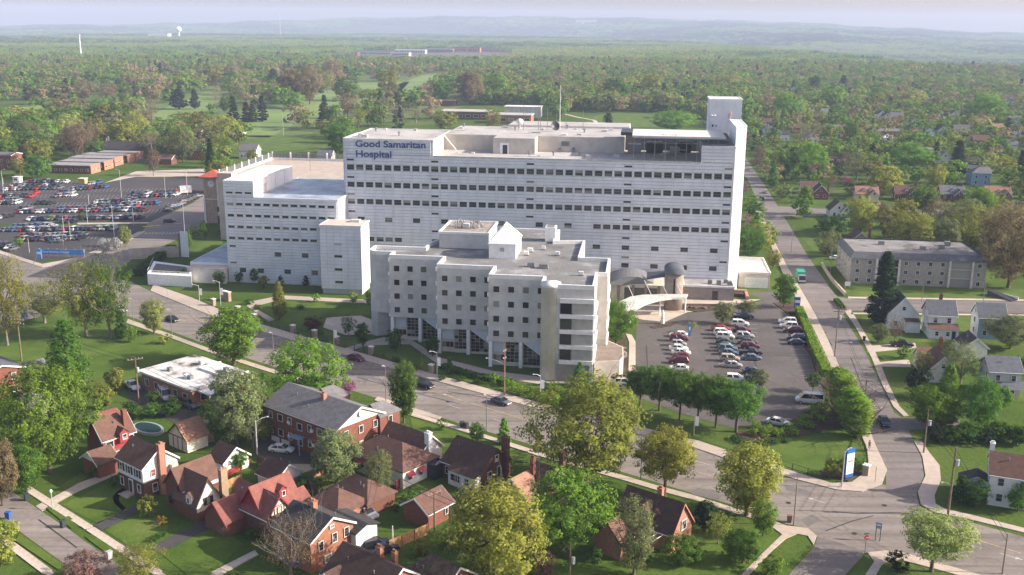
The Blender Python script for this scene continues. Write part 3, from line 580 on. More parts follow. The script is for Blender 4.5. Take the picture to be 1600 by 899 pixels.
# notch fins on the left edge of each step
for (ua,v_) in ((-59.6,236.5),(-46.4,228.5),(-33.1,220.5)):
    for k in range(5): MB().box(ua-.25,ua-.003,v_-.2,v_+.4,6.2+k*3.41,6.2+k*3.41+.9).build('fin',WHITE,FB)
    col_=MB().box(ua+.05,ua+.85,v_+.05,v_+.85,-.1,6.1); col_.build('column',WHITE,FB); MB().box(ua+6.9,ua+7.7,v_+.05,v_+.85,-.1,6.1).build('column',WHITE,FB)
    # lobby glazing: a grid of panes under the overhang, cut by the sloped metal apron
    for i in range(3):
        for k in range(6): MB().box(ua+3.9+i*.98,ua+4.8+i*.98,v_+1.2,v_+1.24,1.0+k*.82,1.74+k*.82).build('pane',GLASSD,FB)
    for i in range(5):
        for k in range(7):
            if .5+k*.8> 6.2-i*.8: continue
            MB().box(ua+7.9+i*1.0,ua+8.83+i*1.0,v_+.8,v_+.84,.6+k*.8,1.33+k*.8).build('pane',GLASSD,FB)
    MB().box(ua+3.8,ua+6.9,v_+1.26,v_+1.36,.0,6.05).box(ua+7.75,ua+12.95,v_+.86,v_+1.,.0,6.05).build('mullion_wall',CREAMC,FB)
    MB().add([(ua+8.0,v_+.3,6.04),(ua+13.2,v_+.3,6.04),(ua+13.2,v_+.3,2.3),(ua+8.0,v_+.75,6.04),(ua+13.2,v_+.75,6.04),(ua+13.2,v_+.75,2.3)],[(0,2,1),(3,4,5),(0,3,5,2),(1,2,5,4),(0,1,4,3)]).build('sloped_apron',mat('blue grey metal',(.56,.61,.68),.5,.06,2.),FB)
    MB().tube([(ua+7.9,v_+.25,6.0),(ua+13.2,v_+.25,2.2)],.12,5).build('edge_bar',WHITE,FB)
    MB().box(ua+.9,ua+3.6,v_+1.5,v_+1.56,3.2,6.0).build('fascia',mat('blue grey metal',(.56,.61,.68)),FB)
    for i in range(3): MB().box(ua+.9+i*.9,ua+1.7+i*.9,v_+1.6,v_+1.64,1.2,2.5).build('pane',GLASSD,FB)
    MB().box(ua+.8,ua+3.7,v_+1.66,v_+1.76,0,6.05).build('recess_wall',CREAMC,FB)
# corner drum and the bay of open floors beside it
MB().lathe([(2.1,-.1),(2.1,20.7),(2.2,20.72),(2.2,21.52)],28,(-18.75,215.0)).build('corner_drum',mat('pale precast',(.66,.645,.62),.75,.08,.4),FB,True)
for k in range(4):
    zc=16.35-3.42*k
    MB().box(-16.6,-9.35,212.95,213.49,zc-2.15,zc-1.25).build('floor_band',TRIMW,FB); MB().box(-9.29,-8.95,213.6,225.9,zc-2.1,zc-1.3).build('floor_band',TRIMW,FB)
    MB().box(-6.96,-6.7,226.1,241.4,zc-2.1,zc-1.3).build('floor_band',TRIMW,FB)
    MB().box(-16.5,-14.1,213.3,213.49,zc-1.2,zc+1.15).build('open_bay',GLASSD,FB); MB().box(-13.95,-9.5,213.25,213.49,zc-1.2,zc+1.15).build('bay_panel',mat('bay panel',(.36,.345,.32),.8,.1,.5),FB)
MB().box(-16.6,-9.35,212.95,213.49,17.6,18.6).build('floor_band',TRIMW,FB)
MB().box(-9.36,-9.28,213.6,226,.5,19.5).box(-7.05,-6.97,226,241.5,4.2,19.5).build('end_wall',CREAMC,FB)
MB().box(-17,-10.1,213.3,213.5,-.1,3.8).build('base_panel',mat('brown precast',(.30,.27,.24),.8,.12,.5),FB); MB().box(-10.,-9.2,213.1,213.7,-.1,4.3).build('column',WHITE,FB)
MB().prism([(-9,214.5),(-3.5,216),(-2.8,219),(-3.,226),(-7,231),(-9,231)],-.1,4.4).build('side_lobby',CREAMC,FB); MB().sheet([(-9,214.7),(-3.6,216.2),(-3.,219),(-3.2,225.8),(-7.2,230.8),(-9,230.8)],4.43).build('lobby_roof',mat('brown roof',(.20,.165,.14),.9,.15,.6),FB)
for (x,y,ww) in ((-25,233,1.6),(-22,232,2.),(-20,246,1.),(-24,252,.9),(-13,226,1.),(-27,249,1.3),(-27.5,245,1.1)):
    o=thing('roof_vent_unit','pale roof vent on the gravel roof %s'%{(-25,233):'beside the pipe stand',(-22,232):'at the middle of the roof',(-20,246):'near the back step',(-24,252):'behind the white penthouse corner',(-13,226):'nearest the right parapet',(-27,249):'right of the white penthouse, farther one',(-27.5,245):'right of the white penthouse, nearer one'}[(x,y)],'roof unit',uvw(x,y,ZR+.05),HROT)
    MB().box(-ww/2,ww/2,-ww/3,ww/3,.25,1.).build('casing',TRIMW if ww<1.5 else STEEL,o); MB().box(-ww/2-.1,ww/2+.1,-ww/3-.1,ww/3+.1,0,.25).build('curb',ROOFG,o)
pp=thing('roof_pipework','tangle of grey pipes on the raised flat roof behind the offices','pipework',uvw(-44,257,24.7),HROT)
mb=MB(); rr=random.Random(3)
for k in range(9): 
    x=rr.uniform(-3,3); y=rr.uniform(-2,2); mb.tube([(x,y,0),(x,y,1+rr.random()),(x+rr.uniform(-1.5,1.5),y+.6,1+rr.random()),(x+1,y+1,0)],.16,6)
mb.build('pipe',STEEL,pp); MB().box(-1,.6,-1,.4,0,1.1).build('pump',PALER,pp); MB().box(1.6,3,-.6,.6,0,.9).build('cabinet',PALER,pp)
# entrance pavilion --------------------------------------------
EN=thing('entrance_pavilion','round tower entrance with curved grey roof and white drop-off canopy','entrance',(0,0,0),HROT)
MB().lathe([(2.5,0),(2.5,10.2)],20,(9.4,277.5)).build('round_tower',mat('buff brick',(.27,.225,.185),.85,.12,1.),EN,True)
dm=MB(); 
for k in range(9):
    t0=PI*k/8
ns=10; prof=[(9.4-2.7*math.cos(PI*k/ns),10.2+1.7*math.sin(PI*k/ns)) for k in range(ns+1)]
mb=MB(); mb.add([(x,274.6,z) for x,z in prof]+[(x,283,z) for x,z in prof],[(k,k+1,ns+2+k,ns+1+k) for k in range(ns)]+[tuple(range(ns,-1,-1)),tuple(range(ns+1,2*ns+2))]); mb.build('barrel_roof',mat('slate metal',(.10,.115,.135),.8,.08,2.),EN,True)
MB().box(9.2,9.7,274.8,275.05,3,9).build('slit_window',GLASSD,EN)
prof=[(-9+13*k/12,5.2+2.4*math.sin(PI*(k+.6)/13.2)) for k in range(13)]
mb=MB(); mb.add([(x,279+.35*(k),z) for k,(x,z) in enumerate(prof)]+[(x,291,z+.4) for x,z in prof],[(k,k+1,14+k,13+k) for k in range(12)]); mb.add([(prof[0][0],279.05,5.3)]+[(x,279.05+.35*k,z) for k,(x,z) in enumerate(prof)]+[(4,283.2,5.3)],[tuple(range(15))]); mb.build('curved_roof',mat('grey metal roof',(.17,.175,.18),.85,.08,1.,wave=(.5,.2,'X')),EN)
MB().box(-9,7,281,296,-.1,5.4).build('lobby',CREAMC,EN); MB().box(-4,5,280.85,281,.3,4.6).build('lobby_glazing',GLASSD,EN)
for x in (-6,-2,1.5,5): MB().box(x,x+.8,280.6,280.84,0,5.4).build('column',mat('buff brick',(.36,.29,.23)),EN)
MB().add([(2,281,7),(7,279,8.4),(7,284,9),(2,286,8)],[(0,1,2,3)]).build('hip_panel',mat('slate metal',(.16,.19,.22)),EN)
# canopy: curved white slab
def gp(px,py,z): g=G(px,py,z); return (g.dot(UX),g.dot(VX))
cv=[(*gp(x,y,5.2),5.2) for x,y in ((970,480),(985,479),(995,478),(1008,472),(1020,468),(1032,466),(1044,465),(1056,464),(1066,463),(1072,462),(1074,461))]
MB().prism([gp(x,y,5.2) for x,y in ((966,478),(980,483),(995,481),(1010,473),(1030,467.5),(1050,465),(1072,464),(1075,459),(1040,459),(1005,460),(985,463),(968,471))],4.6,5.1).build('canopy',mat('canopy grey',(.52,.52,.49),.6,.08,.5),EN)
for i in (2,4,6,8): x,y,z=cv[i]; MB().tube([(x,y+1.5,5.2),(x-2.4,y+5.5,9)],.07,5).build('stay_rod',WHITE,EN)
for i in (1,5,9): x,y,z=cv[i]; MB().tube([(x,y+2.,0),(x,y+2,4.6)],.22,8).build('canopy_post',WHITE,EN)
ax=thing('service_annex','low grey annex with pale flat roof beside the entrance tower','annex',(0,0,0),HROT)
MB().box(12.6,26.6,288.5,296.6,-.1,3.9).build('wall',mat('taupe panel',(.27,.245,.225),.8,.1,.6),ax); MB().box(12.8,26.4,288.7,296.5,3.9,3.96).build('roof',ROOFW,ax); coping(ax,[(12.6,288.5),(26.6,288.5),(26.6,296.4),(12.6,296.4)],3.9,.35,.2)
MB().box(20.6,22.2,288.42,288.5,0,2.6).build('door',DARKM,ax)
for i,(x,y) in enumerate(((20,292),(22.4,291),(24.5,293),(25.4,290.5))): MB().box(x-.6,x+.6,y-.5,y+.5,3.96,5.+.2*(i%2)).build('roof_unit',STEEL,ax)
gb=thing('garage_block','low cream service garage with white door right of the slab','garage',(0,0,0),HROT)
MB().box(29.2,38.2,304.5,325,-.1,4.6).build('wall',CREAMC,gb); MB().box(29.5,37.9,304.8,324.7,4.6,4.66).build('roof',ROOFW,gb); coping(gb,[(29.2,304.5),(38.2,304.5),(38.2,325),(29.2,325)],4.6,.4,.3)
for k in range(5): MB().box(31,37.6,304.35,304.48,.1+k*.62,.66+k*.62).build('door_panel',WHITE,gb)
sw=thing('brick_planter','low tan brick planter wall beside the service drive','planter',(0,0,0),HROT); MB().box(27,31,296,297,-.1,1.3).box(30.2,31,290,295.99,-.1,1.1).build('wall',mat('salmon brick',(.42,.24,.17),.85,.15,2.),sw); MB().box(27,30.1,293,295.9,-.1,.9).build('soil',MULCH,sw)
# statue on the island
stt=thing('statue','pale standing statue on a plinth in the drop-off island','statue',G(1035,506),HROT)
MB().lathe([(.55,.1),(.55,1.1),(.4,1.2)],10).build('plinth',TRIMW,stt)
MB().lathe([(.42,1.2),(.38,1.9),(.30,2.4),(.36,2.8),(.30,3.1),(.12,3.25),(.17,3.4),(.17,3.6),(.05,3.72)],12).build('figure',TRIMW,stt,True)
# low pavilion left of the wing, pylon wall
lo=thing('loading_pavilion','low white podium with blue puddled roof left of the wing','podium',(0,0,0),HROT)
def gp(px,py,z): g=G(px,py,z); return (g.dot(UX),g.dot(VX))
MB().prism([gp(230,428,3.3),gp(299,432,3.3),gp(299,416,3.3),gp(240,408,3.3)],-.2,3.3).build('deck',WHITE,lo)
MB().prism([gp(236,426,3.3),gp(296,428,3.3),gp(296,418,3.3),gp(244,412,3.3)],3.3,3.34).build('deck_floor',mat('brown deck',(.16,.14,.13),.9,.15,1.),lo)
pr=MB(); a=gp(231,428,3.3);b=gp(299,432,3.3); pr.tube([(*a,4.4),(*b,4.4)],.05,4); c=gp(240,408,3.3); pr.tube([(*a,4.4),(*c,4.4)],.05,4)
for t in np.linspace(0,1,9): pr.tube([(a[0]+(b[0]-a[0])*t,a[1]+(b[1]-a[1])*t,3.3),(a[0]+(b[0]-a[0])*t,a[1]+(b[1]-a[1])*t,4.4)],.03,4)
pr.build('railing',WHITE,lo)
MB().box(-134,-121.3,289,318,-.2,5.2).build('wall',WHITE,lo); MB().box(-133.7,-121.3,289.3,317.7,5.2,5.26).build('roof',ROOFB,lo); MB().box(-133,-121.5,284.5,288.99,-.1,4.3).build('front_bay',PALER,lo); MB().box(-133.2,-121.3,284.3,288.9,4.3,4.5).build('bay_roof',mat('tan roof membrane',(.55,.47,.40)),lo)
py=thing('pylon_wall','tall white slab pylon with brown edge and blue sign top by the junction','pylon',G(287,402),HROT)
MB().box(-.8,1.7,0,.5,0,8.5).build('slab',WHITE,py); MB().box(-1.5,-.81,-.1,.6,0,8.).build('brick_edge',mat('brown brick',(.25,.16,.11),.85,.15,2.),py)
MB().prism([(-16,-6),(-15.6,-6.3),(-1.5,-.2),(-1.6,.3)],0,3.6).build('wing_wall',mat('tan concrete',(.45,.39,.33),.85,.1,.6),py)
# parking deck and clock tower behind the wing
PD=thing('parking_deck','tan concrete parking deck with slatted parapet behind the wing','parking garage',(0,0,0),HROT)
TANC=mat('tan deck concrete',(.52,.44,.36),.85,.10,.3)
zt=21.8
q=[gp(455,268,zt),gp(540,276,zt),gp(540,252,zt),gp(388,250,zt),gp(345,272,zt)]
MB().prism([(-148,346),(-60,346),(-60,400),(-148,400)],0,zt).build('deck',TANC,PD)
MB().box(-147.6,-60.4,346.4,399.6,zt,zt+.06).build('deck_floor',mat('pale deck',(.42,.35,.29),.9,.1,.3),PD)
for y0 in (399.6,):
    MB().box(-148,-60,y0,y0+.3,zt,zt+.9).build('parapet',TRIMW,PD)
    MB().box(-148,-60,346,346.3,zt,zt+.5).build('parapet',TANC,PD)
    for i in range(12): MB().box(-147.7+i*7.5-.25,-147.7+i*7.5+.25,y0-.1,y0+.4,zt,zt+3.2).build('parapet_post',TRIMW,PD)
    mb=MB()
    for i in range(145): mb.box(-147.6+i*.6,-147.35+i*.6,y0+.1,y0+.2,zt+.9,zt+2.9)
    mb.build('slat',STEEL,PD,kind='stuff')
for i in range(8): MB().box(-148,-147.7,346.5+i*7,347+i*7,zt,zt+3.2).build('parapet_post',TRIMW,PD)
mb=MB()
for i in range(90): mb.box(-147.95,-147.85,346.9+i*.58,347.2+i*.58,zt+.9,zt+2.9)
mb.build('slat',STEEL,PD,kind='stuff'); MB().box(-148,-147.7,346.4,399.5,zt,zt+.9).build('parapet',TRIMW,PD)
for k in range(3): MB().box(-149,-61,345.9,346.,1.6+k*4.2,3.4+k*4.2).build('level_opening',DARKM,PD)
CT=thing('clock_tower','brown brick clock tower with red hipped roof beside the big car park','clock tower',G(335,349),HROT)
BRN=mat('brown tower brick',(.44,.315,.22),.85,.14,.8)
MB().box(-3.4,2.6,0,6,0,18).build('shaft',BRN,CT); MB().box(2.6,4.4,.6,6,0,17.6).build('stair_bay',mat('tan concrete',(.45,.39,.33)),CT); MB().box(1.9,2.7,-.25,.0,0,17.9).build('white_pier',TRIMW,CT)
MB().box(-3.7,3.,-.3,6.3,9.2,9.5).box(-3.7,-3.,-.3,.3,0,9.2).build('band',TRIMW,CT)
MB().add([(-4.8,-1.4,17.9),(4,-1.4,17.9),(4,7.4,17.9),(-4.8,7.4,17.9),(-.4,3,20.4)],[(0,1,4),(1,2,4),(2,3,4),(3,0,4),(3,2,1,0)]).build('roof',mat('red tile roof',(.46,.11,.065),.7,.15,1.5),CT)
MB().box(-4.5,3.7,-1.1,7.1,17.5,17.9).build('eaves',BRN,CT)
ck=MB(); n=24; ck.add([(-.4+1.25*math.cos(2*PI*i/n),-.12,15.2+1.25*math.sin(2*PI*i/n)) for i in range(n)]+[(-.4+1.25*math.cos(2*PI*i/n),0,15.2+1.25*math.sin(2*PI*i/n)) for i in range(n)],[tuple(range(n))]+[(i,n+i,n+(i+1)%n,(i+1)%n) for i in range(n)]); ck.build('clock_face',TRIMW,CT)
hd=MB().box(-.46,-.34,-.18,-.13,15.2,16.2); hd.add([(-.4,-.17,15.26),(-.4,-.17,15.14),(.35,-.17,15.5),(.3,-.17,15.62)],[(0,1,2,3)]); hd.build('clock_hand',DARKM,CT)
MB().box(-148.2,-143,345.8,351,0,zt+2).build('lift_core',TANC,PD)
for i in range(5):
    x=-140+i*17; MB().tube([(x,372,zt),(x,372,zt+4.5)],.09,5).build('deck_lamp',STEEL,PD)
# ---------------------------------------------------------------- houses
def brick(name,c,c2): 
    return mat(name,c,.85,.18,2.5,bump=.25,bscale=14,c2=c2,wave=(.075,.22,'Z'))
BR=brick('red brick',(.215,.082,.055),(.15,.058,.04)); BRO=brick('orange brick',(.36,.165,.095),(.25,.105,.065)); BRD=brick('dark brick',(.17,.075,.05),(.11,.05,.035)); BRT=brick('tan brick',(.36,.26,.17),(.27,.19,.12)); BRP=brick('pink brick',(.40,.19,.13),(.30,.135,.09))
STUC=mat('cream stucco',(.66,.60,.50),.9,.08,1.2); WSID=mat('white siding',(.70,.70,.69),.7,.05,1.,wave=(.2,.18,'Z')); GSID=mat('grey siding',(.44,.44,.43),.7,.06,1.,wave=(.2,.18,'Z')); BSID=mat('blue siding',(.22,.36,.52),.7,.06,1.,wave=(.2,.18,'Z')); RSID=mat('red siding',(.30,.035,.04),.7,.08,1.,wave=(.2,.2,'Z')); YSID=mat('pale yellow siding',(.62,.56,.42),.7,.06,1.,wave=(.2,.18,'Z'))
def shingle(name,c,dark=.5):
    return mat(name,c,.92,.2,1.1,bump=.5,bscale=9,c2=tuple(x*(1-dark*.6) for x in c),wave=(.22,.28,'Z'))
RBR=shingle('brown shingles',(.155,.085,.066)); RRD=shingle('red shingles',(.26,.10,.08)); RTN=shingle('tan shingles',(.36,.20,.135)); RDK=shingle('dark shingles',(.058,.055,.055)); RGY=shingle('grey shingles',(.175,.17,.175)); RDB=shingle('dark brown shingles',(.095,.056,.045)); RMO=shingle('mottled shingles',(.16,.105,.07),1.1); RBL=shingle('blue grey shingles',(.13,.14,.16))
TRIMH=mat('white trim',(.72,.71,.68),.6,.05,1.); TRIMB=mat('brown trim',(.10,.055,.035),.7,.1,2.); DOORM=mat('door paint',(.16,.05,.04),.6,.1,2.); SHUT=mat('black shutters',(.03,.032,.035),.6,.1,3.); AWN=mat('red awning',(.38,.05,.06),.7,.1,2.)
def rot2(x,y,q): 
    for _ in range(q%4): x,y=-y,x
    return x,y
TB=[]
class Blk:
    """a roofed block of a house in the house's own frame: centre, length along ridge, width, eave and ridge heights, quarter turns"""
    def __init__(s,c,L,W,ze,zr,q=0,hip=(0,0),ov=.35,roof=None,wall=None,gable=None,z0=-.3): s.__dict__.update(locals())
    def pt(s,x,y,z): a,b=rot2(x,y,s.q); return (a+s.c[0],b+s.c[1],z)
    def walls(s,mb,base,gab):
        L,W=s.L/2,s.W/2; h0,h1=s.hip
        b=len(mb.v); p=[s.pt(x,y,z) for z in (s.z0,s.ze) for x,y in ((-L,-W),(L,-W),(L,W),(-L,W))]
        mb.k=base; mb.add(p,[(0,1,5,4),(1,2,6,5),(2,3,7,6),(3,0,4,7)]); mb.k=gab
        zt=s.zr-.05
        if not h0: mb.add([s.pt(-L,-W,s.ze),s.pt(-L,W,s.ze),s.pt(-L,0,zt)],[(1,0,2)])
        if not h1: mb.add([s.pt(L,-W,s.ze),s.pt(L,W,s.ze),s.pt(L,0,zt)],[(0,1,2)])
        mb.k=0
    def roofm(s,mb,th=.2):
        ov=s.ov; W=s.W/2; sl=(s.zr-s.ze)/W; We=W+ov; zee=s.ze-sl*ov; h0,h1=s.hip; L0=s.L/2+ov; x0=-L0+(We if h0==1 else (h0*We if h0 else 0)); x1=L0-(We if h1==1 else (h1*We if h1 else 0))
        if x0>x1: x0=x1=(x0+x1)/2
        zr=s.zr
        for dz,fl in ((th,0),(0,1)):
            p=[s.pt(-L0,-We,zee+dz),s.pt(L0,-We,zee+dz),s.pt(L0,We,zee+dz),s.pt(-L0,We,zee+dz),s.pt(x0,0,zr+dz),s.pt(x1,0,zr+dz)]
            f=[(0,1,5,4),(2,3,4,5)]
            if h0: f.append((3,0,4))
            if h1: f.append((1,2,5))
            mb.add(p,[q[::-1] for q in f] if fl else f)
        b=len(mb.v)-12
        e=[(0,1),(2,3)]+([(3,0)] if h0 else [(3,4),(4,0)])+([(1,2)] if h1 else [(1,5),(5,2)])
        for i,j in e: mb.f.append((b+6+i,b+6+j,b+j,b+i)); mb.m.append(mb.k)
    def trim(s,par,m):
        ov=s.ov; W=s.W/2; sl=(s.zr-s.ze)/W; We=W+ov; zee=s.ze-sl*ov; L0=s.L/2+ov
        for sg,h in ((-1,s.hip[0]),(1,s.hip[1])):
            if h: continue
            for sy in (-1,1):
                a=[s.pt(sg*(L0+.0),sy*We,zee-.16),s.pt(sg*L0,0,s.zr-.16),s.pt(sg*L0,0,s.zr+.16),s.pt(sg*L0,sy*We,zee+.16)]
                c=[s.pt(sg*(L0+.05),sy*We,zee-.16),s.pt(sg*(L0+.05),0,s.zr-.16),s.pt(sg*(L0+.05),0,s.zr+.16),s.pt(sg*(L0+.05),sy*We,zee+.16)]
                TB.append((par,m,a+c))
    def win(s,par,side,t,z,w_,h,**kw):
        L,W=s.L/2,s.W/2
        x,y,k={'S':(t,-W,0),'E':(L,t,1),'N':(-t,W,2),'W':(-L,-t,3)}[side]
        X,Y,_=s.pt(x,y,0); k=(k+s.q)%4
        dx,dy=rot2(0,-1,k); o=window(par,X+dx*.07,Y+dy*.07,z,w_,h,k*PI/2,**kw); return o,(X+dx*.07,Y+dy*.07),k
def chimney(par,x,y,z0,z1,w_=.9,d_=.6,m=None):
    mb=MB(); mb.box(-w_/2,w_/2,-d_/2,d_/2,z0,z1-.15); mb.box(-w_/2-.07,w_/2+.07,-d_/2-.07,d_/2+.07,z1-.149,z1); 
    for i in (-1,1): mb.box(i*w_*.22-.13,i*w_*.22+.13,-.13,.13,z1+.001,z1+.3)
    return mb.build('chimney',m or BR,par,loc=(x,y,0))
def solve(r0,r1,e,ze,half):
    lo,hi=ze+1.2,ze+6.
    def f(zr):
        a=G(*r0,zr);b=G(*r1,zr);g=G(*e,ze); d=(b-a); d.z=0; d.normalize(); return abs((g.x-a.x)*d.y-(g.y-a.y)*d.x) - half
    best=min(np.linspace(lo,hi,60),key=lambda q:abs(f(q))); return float(best)
def house(name,label,cat,blocks,walls,roofs,gables=None,az=None,wins='auto',trim=TRIMH,storeys=None,group=None,base=None,doors=(),gz=0.):
    """blocks[0] may be given by surveyed ridge ends: dict(r0,r1,e,ze,half)"""
    b0=blocks[0]
    if isinstance(b0,dict):
        zr=b0.get('zr') or solve(b0['r0'],b0['r1'],b0['e'],b0['ze'],b0['half'])
        a=G(*b0['r0'],zr); b=G(*b0['r1'],zr); c=(a+b)/2; d=b-a; L=b0.get('L') or math.hypot(d.x,d.y)
        if az is None: az=math.degrees(math.atan2(d.x,d.y))
        hp=b0.get('hip',(0,0)); L-=.7
        for h in hp: L+=h*(b0['half']+.35)
        blk=[Blk((0,0),L,2*b0['half']-.7*0,b0['ze'],zr,0,hp,b0.get('ov',.35))]; loc=(c.x,c.y,gz)
        if b0.get('L') and 'anchor' in b0:   # keep the near end of the ridge where it was seen
            u_=adir(az); e1=(G(*b0['r1'],zr) if b0['anchor']==1 else G(*b0['r0'],zr)); c=e1-u_*(L/2+.35)*(1 if b0['anchor']==1 else -1); loc=(c.x,c.y,gz)
    else:
        blk=[b0[0]]; loc=(b0[1].x,b0[1].y,gz)
    for q in blocks[1:]: blk.append(q)
    t=thing(name,label,cat,loc,azr(az),group); TB.clear()
    wl=MB(); rf=MB(); tr=MB()
    wm=list(walls)+list(gables or []); 
    for i,k in enumerate(blk):
        wi=min(i,len(walls)-1); gi=(len(walls)+min(i,len(gables)-1)) if gables else wi
        k.walls(wl,wi,gi); rf.k=min(i,len(roofs)-1); k.roofm(rf); k.trim(t,trim)
    wo=wl.build('wall',wm,t); ro=rf.build('roof',list(roofs),t)
    for par_,m_,vv in TB: MB().add(vv,[(0,1,2,3),(7,6,5,4),(0,4,5,1),(1,5,6,2),(2,6,7,3),(3,7,4,0)]).build('bargeboard',m_,t)
    k=blk[0]
    if k.L>4.5 and loc[1]<420:
        rv=random.Random(int(loc[0]*10))
        for _ in range(2):
            x_=rv.uniform(-.35,.35)*k.L; f_=rv.choice((-1,1))*rv.uniform(.3,.6); MB().lathe([(.09,-.3),(.09,.35),(.14,.36),(.14,.42)],7).build('vent_pipe',STEEL,t,loc=(x_,f_*k.W/2,k.zr-(k.zr-k.ze)*abs(f_)+.2))
        if not k.hip[0] and loc[1]<260:
            for sy in(-1,1): MB().tube([k.pt(-k.L/2-.3,sy*(k.W/2+k.ov+.05),k.ze-(k.zr-k.ze)/(k.W/2)*k.ov+.08),k.pt(k.L/2+.3,sy*(k.W/2+k.ov+.05),k.ze-(k.zr-k.ze)/(k.W/2)*k.ov+.08)],.07,5).build('gutter',TRIMH,t)
    if wins=='auto':
        for i,k in enumerate(blk):
            if k.W<3.2 or k.ze<1.8: continue
            ns=storeys or (2 if k.ze>4.6 else 1)
            for sd in 'SENW':
                ln=k.L if sd in 'SN' else k.W; n=max(1,int(ln/3.1))
                for s_ in range(ns):
                    z=1.55+2.7*s_
                    if z+.7>k.ze: continue
                    for j in range(n):
                        tt=(j+.5)/n*ln-ln/2
                        if i>0 and sd in 'W': continue
                        k.win(t,sd,tt,z,1.0,1.4,fm=trim,gm=GLASSH,panes=2)
                if sd in 'EW' and not k.hip[1 if sd=='E' else 0] and k.zr-k.ze>1.7: k.win(t,sd,0,k.ze+(k.zr-k.ze)*.32,.9,1.1,fm=trim,gm=GLASSH,panes=2)
    for (bi,sd,tt) in doors:
        k=blk[bi]; L,W=k.L/2,k.W/2; x,y,q={'S':(tt,-W,0),'E':(L,tt,1),'N':(-tt,W,2),'W':(-L,-tt,3)}[sd]; X,Y,_=k.pt(x,y,0)
        link('door',cached('hdoor',lambda:MB().box(-.5,.5,-.08,0,.15,2.25).mesh('door',DOORM)),t,(X,Y,0),((q+k.q)%4)*PI/2)
    return t,blk,ro
def dormer(t,ro,x,y,z,w_,h,dep,rf,wl,q=0):
    """small gabled dormer; front at (x,y) facing local -y turned q quarters"""
    b=Blk((0,0),dep,w_,z+h,z+h+w_*.42,1,(0,0),.15); ang=q*PI/2
    d=bpy.data.objects.new('dormer',None)
    mb=MB(); b.z0=z-.2; b.c=(0,dep/2); b.walls(mb,0,0); d=mb.build('dormer',wl,t,loc=(x,y,0),rz=ang); mr=MB(); b.roofm(mr,.12); mr.build('dormer_roof',rf,d); 
    window(d,0,-.03,z+h*.5,w_*.5,h*.7,0,2,TRIMH,GLASSH); return d
N_=38.8; S_=RAZ
# --- the foreground streets
t,b,ro=house('house','maroon-sided house with white-trimmed windows and brown cat-slide porch roof','house',[dict(r0=(140,657),r1=(199,643),e=(214,673),ze=4.8,half=2.65,zr=7.76),Blk((-4.6,-4.2),3.6,5.,2.6,4.2,0,(0,0)),],[BR,BR],[RBR],[RSID,WSID],az=N_,wins=None)
k=b[0]; k.win(t,'S',-1.8,3.6,1.5,1.3,fm=TRIMH,gm=GLASSH,nx=2); k.win(t,'S',2.2,3.6,1.2,1.3,fm=TRIMH,gm=GLASSH,nx=2); k.win(t,'S',-.6,1.4,1.2,1.3,fm=TRIMH,gm=GLASSH,nx=2); k.win(t,'E',0,3.4,1.,1.3,fm=TRIMH,gm=GLASSH); MB().box(-k.L/2,k.L/2,-k.W/2-.06,-k.W/2,2.6,4.75).build('siding_band',RSID,t)
dormer(t,ro,.6,-3.6,3.9,1.7,1.5,2.5,RBR,RSID); MB().box(k.L/2-1.4,k.L/2-.6,-2,-1.2,0,8.8).build('chimney',BR,t); MB().box(-6.2,-6.05,-6.5,-6.35,0,2.4).build('porch_post',TRIMH,t)
t,b,ro=house('house','white two-storey house with brown roof, black shutters and red gable chimney','house',[dict(r0=(206,682),r1=(250,701),e=(227,732),ze=5.4,half=3.15,zr=7.9)],[BRD],[RBR],[WSID],az=S_,wins=None)
k=b[0]; L=k.L/2
MB().box(-L-.03,L+.03,-k.W/2-.05,k.W/2+.05,2.75,5.38).build('siding_band',WSID,t)
for x in (-2.6,-.2,2.2):
    o,p_,q=k.win(t,'S',x,4.1,.9,1.4,fm=TRIMH,gm=GLASSH,panes=2)
    for s_ in (-1,1): MB().box(-.22,.22,-.06,0,-.7,.7).build('shutter',SHUT,o,loc=(s_*.72,0,0))
for x in (-2.6,2.4): k.win(t,'S',x,1.5,1.,1.5,fm=TRIMH,gm=GLASSH,panes=2)
k.win(t,'E',-1.4,4.1,.9,1.3,fm=TRIMH,gm=mat('red curtain glass',(.3,.08,.07),.3,.1,3.),panes=2); k.win(t,'E',-1.2,1.5,1.,1.5,fm=TRIMH,gm=GLASSH,panes=2); chimney(t,L+.4,.1,-.3,8.8,.8,1.1,BRP)
MB().box(-.6,.6,-k.W/2-.15,-k.W/2,.2,2.5).build('front_door',TRIMH,t); MB().box(-.4,.4,-k.W/2-.2,-k.W/2-.16,.25,2.3).build('door',SHUT,t); MB().box(-1,1,-k.W/2-1.3,-k.W/2-.2,-.1,.3).box(-1.3,1.3,-k.W/2-1.8,-k.W/2-1.31,-.1,.16).build('steps',CONC,t); MB().box(L-.0,L+.9,1.6,2.8,3.2,4.6).build('vent_box',mat('tan box',(.5,.43,.34)),t)
t,b,ro=house('house','brown tudor house with cream front gable and tall tan chimney','house',[dict(r0=(267,734),r1=(329,711),e=(343,743),ze=4.3,half=2.3,zr=7.1),Blk((-1.5,-3.4),5.6,4.4,3.,6.7,1,(0,0))],[BRD,BRD],[RBR],[BRD,STUC],az=N_,wins=None,trim=TRIMB)
q=b[1]; q.win(t,'W',0,3.0,1.7,1.3,fm=TRIMB,gm=GLASSH,nx=3); MB().box(-3.6,.6,-6.26,-6.2,1.6,3.0).build('stucco_panel',STUC,t)
b[0].win(t,'W',-1,1.6,1,1.5,fm=TRIMB,gm=GLASSH,panes=2); b[0].win(t,'W',1.4,4.0,.9,1.3,fm=TRIMB,gm=GLASSH,panes=2); chimney(t,1.6,-6.0,-.3,7.2,1.2,.8,BRT)
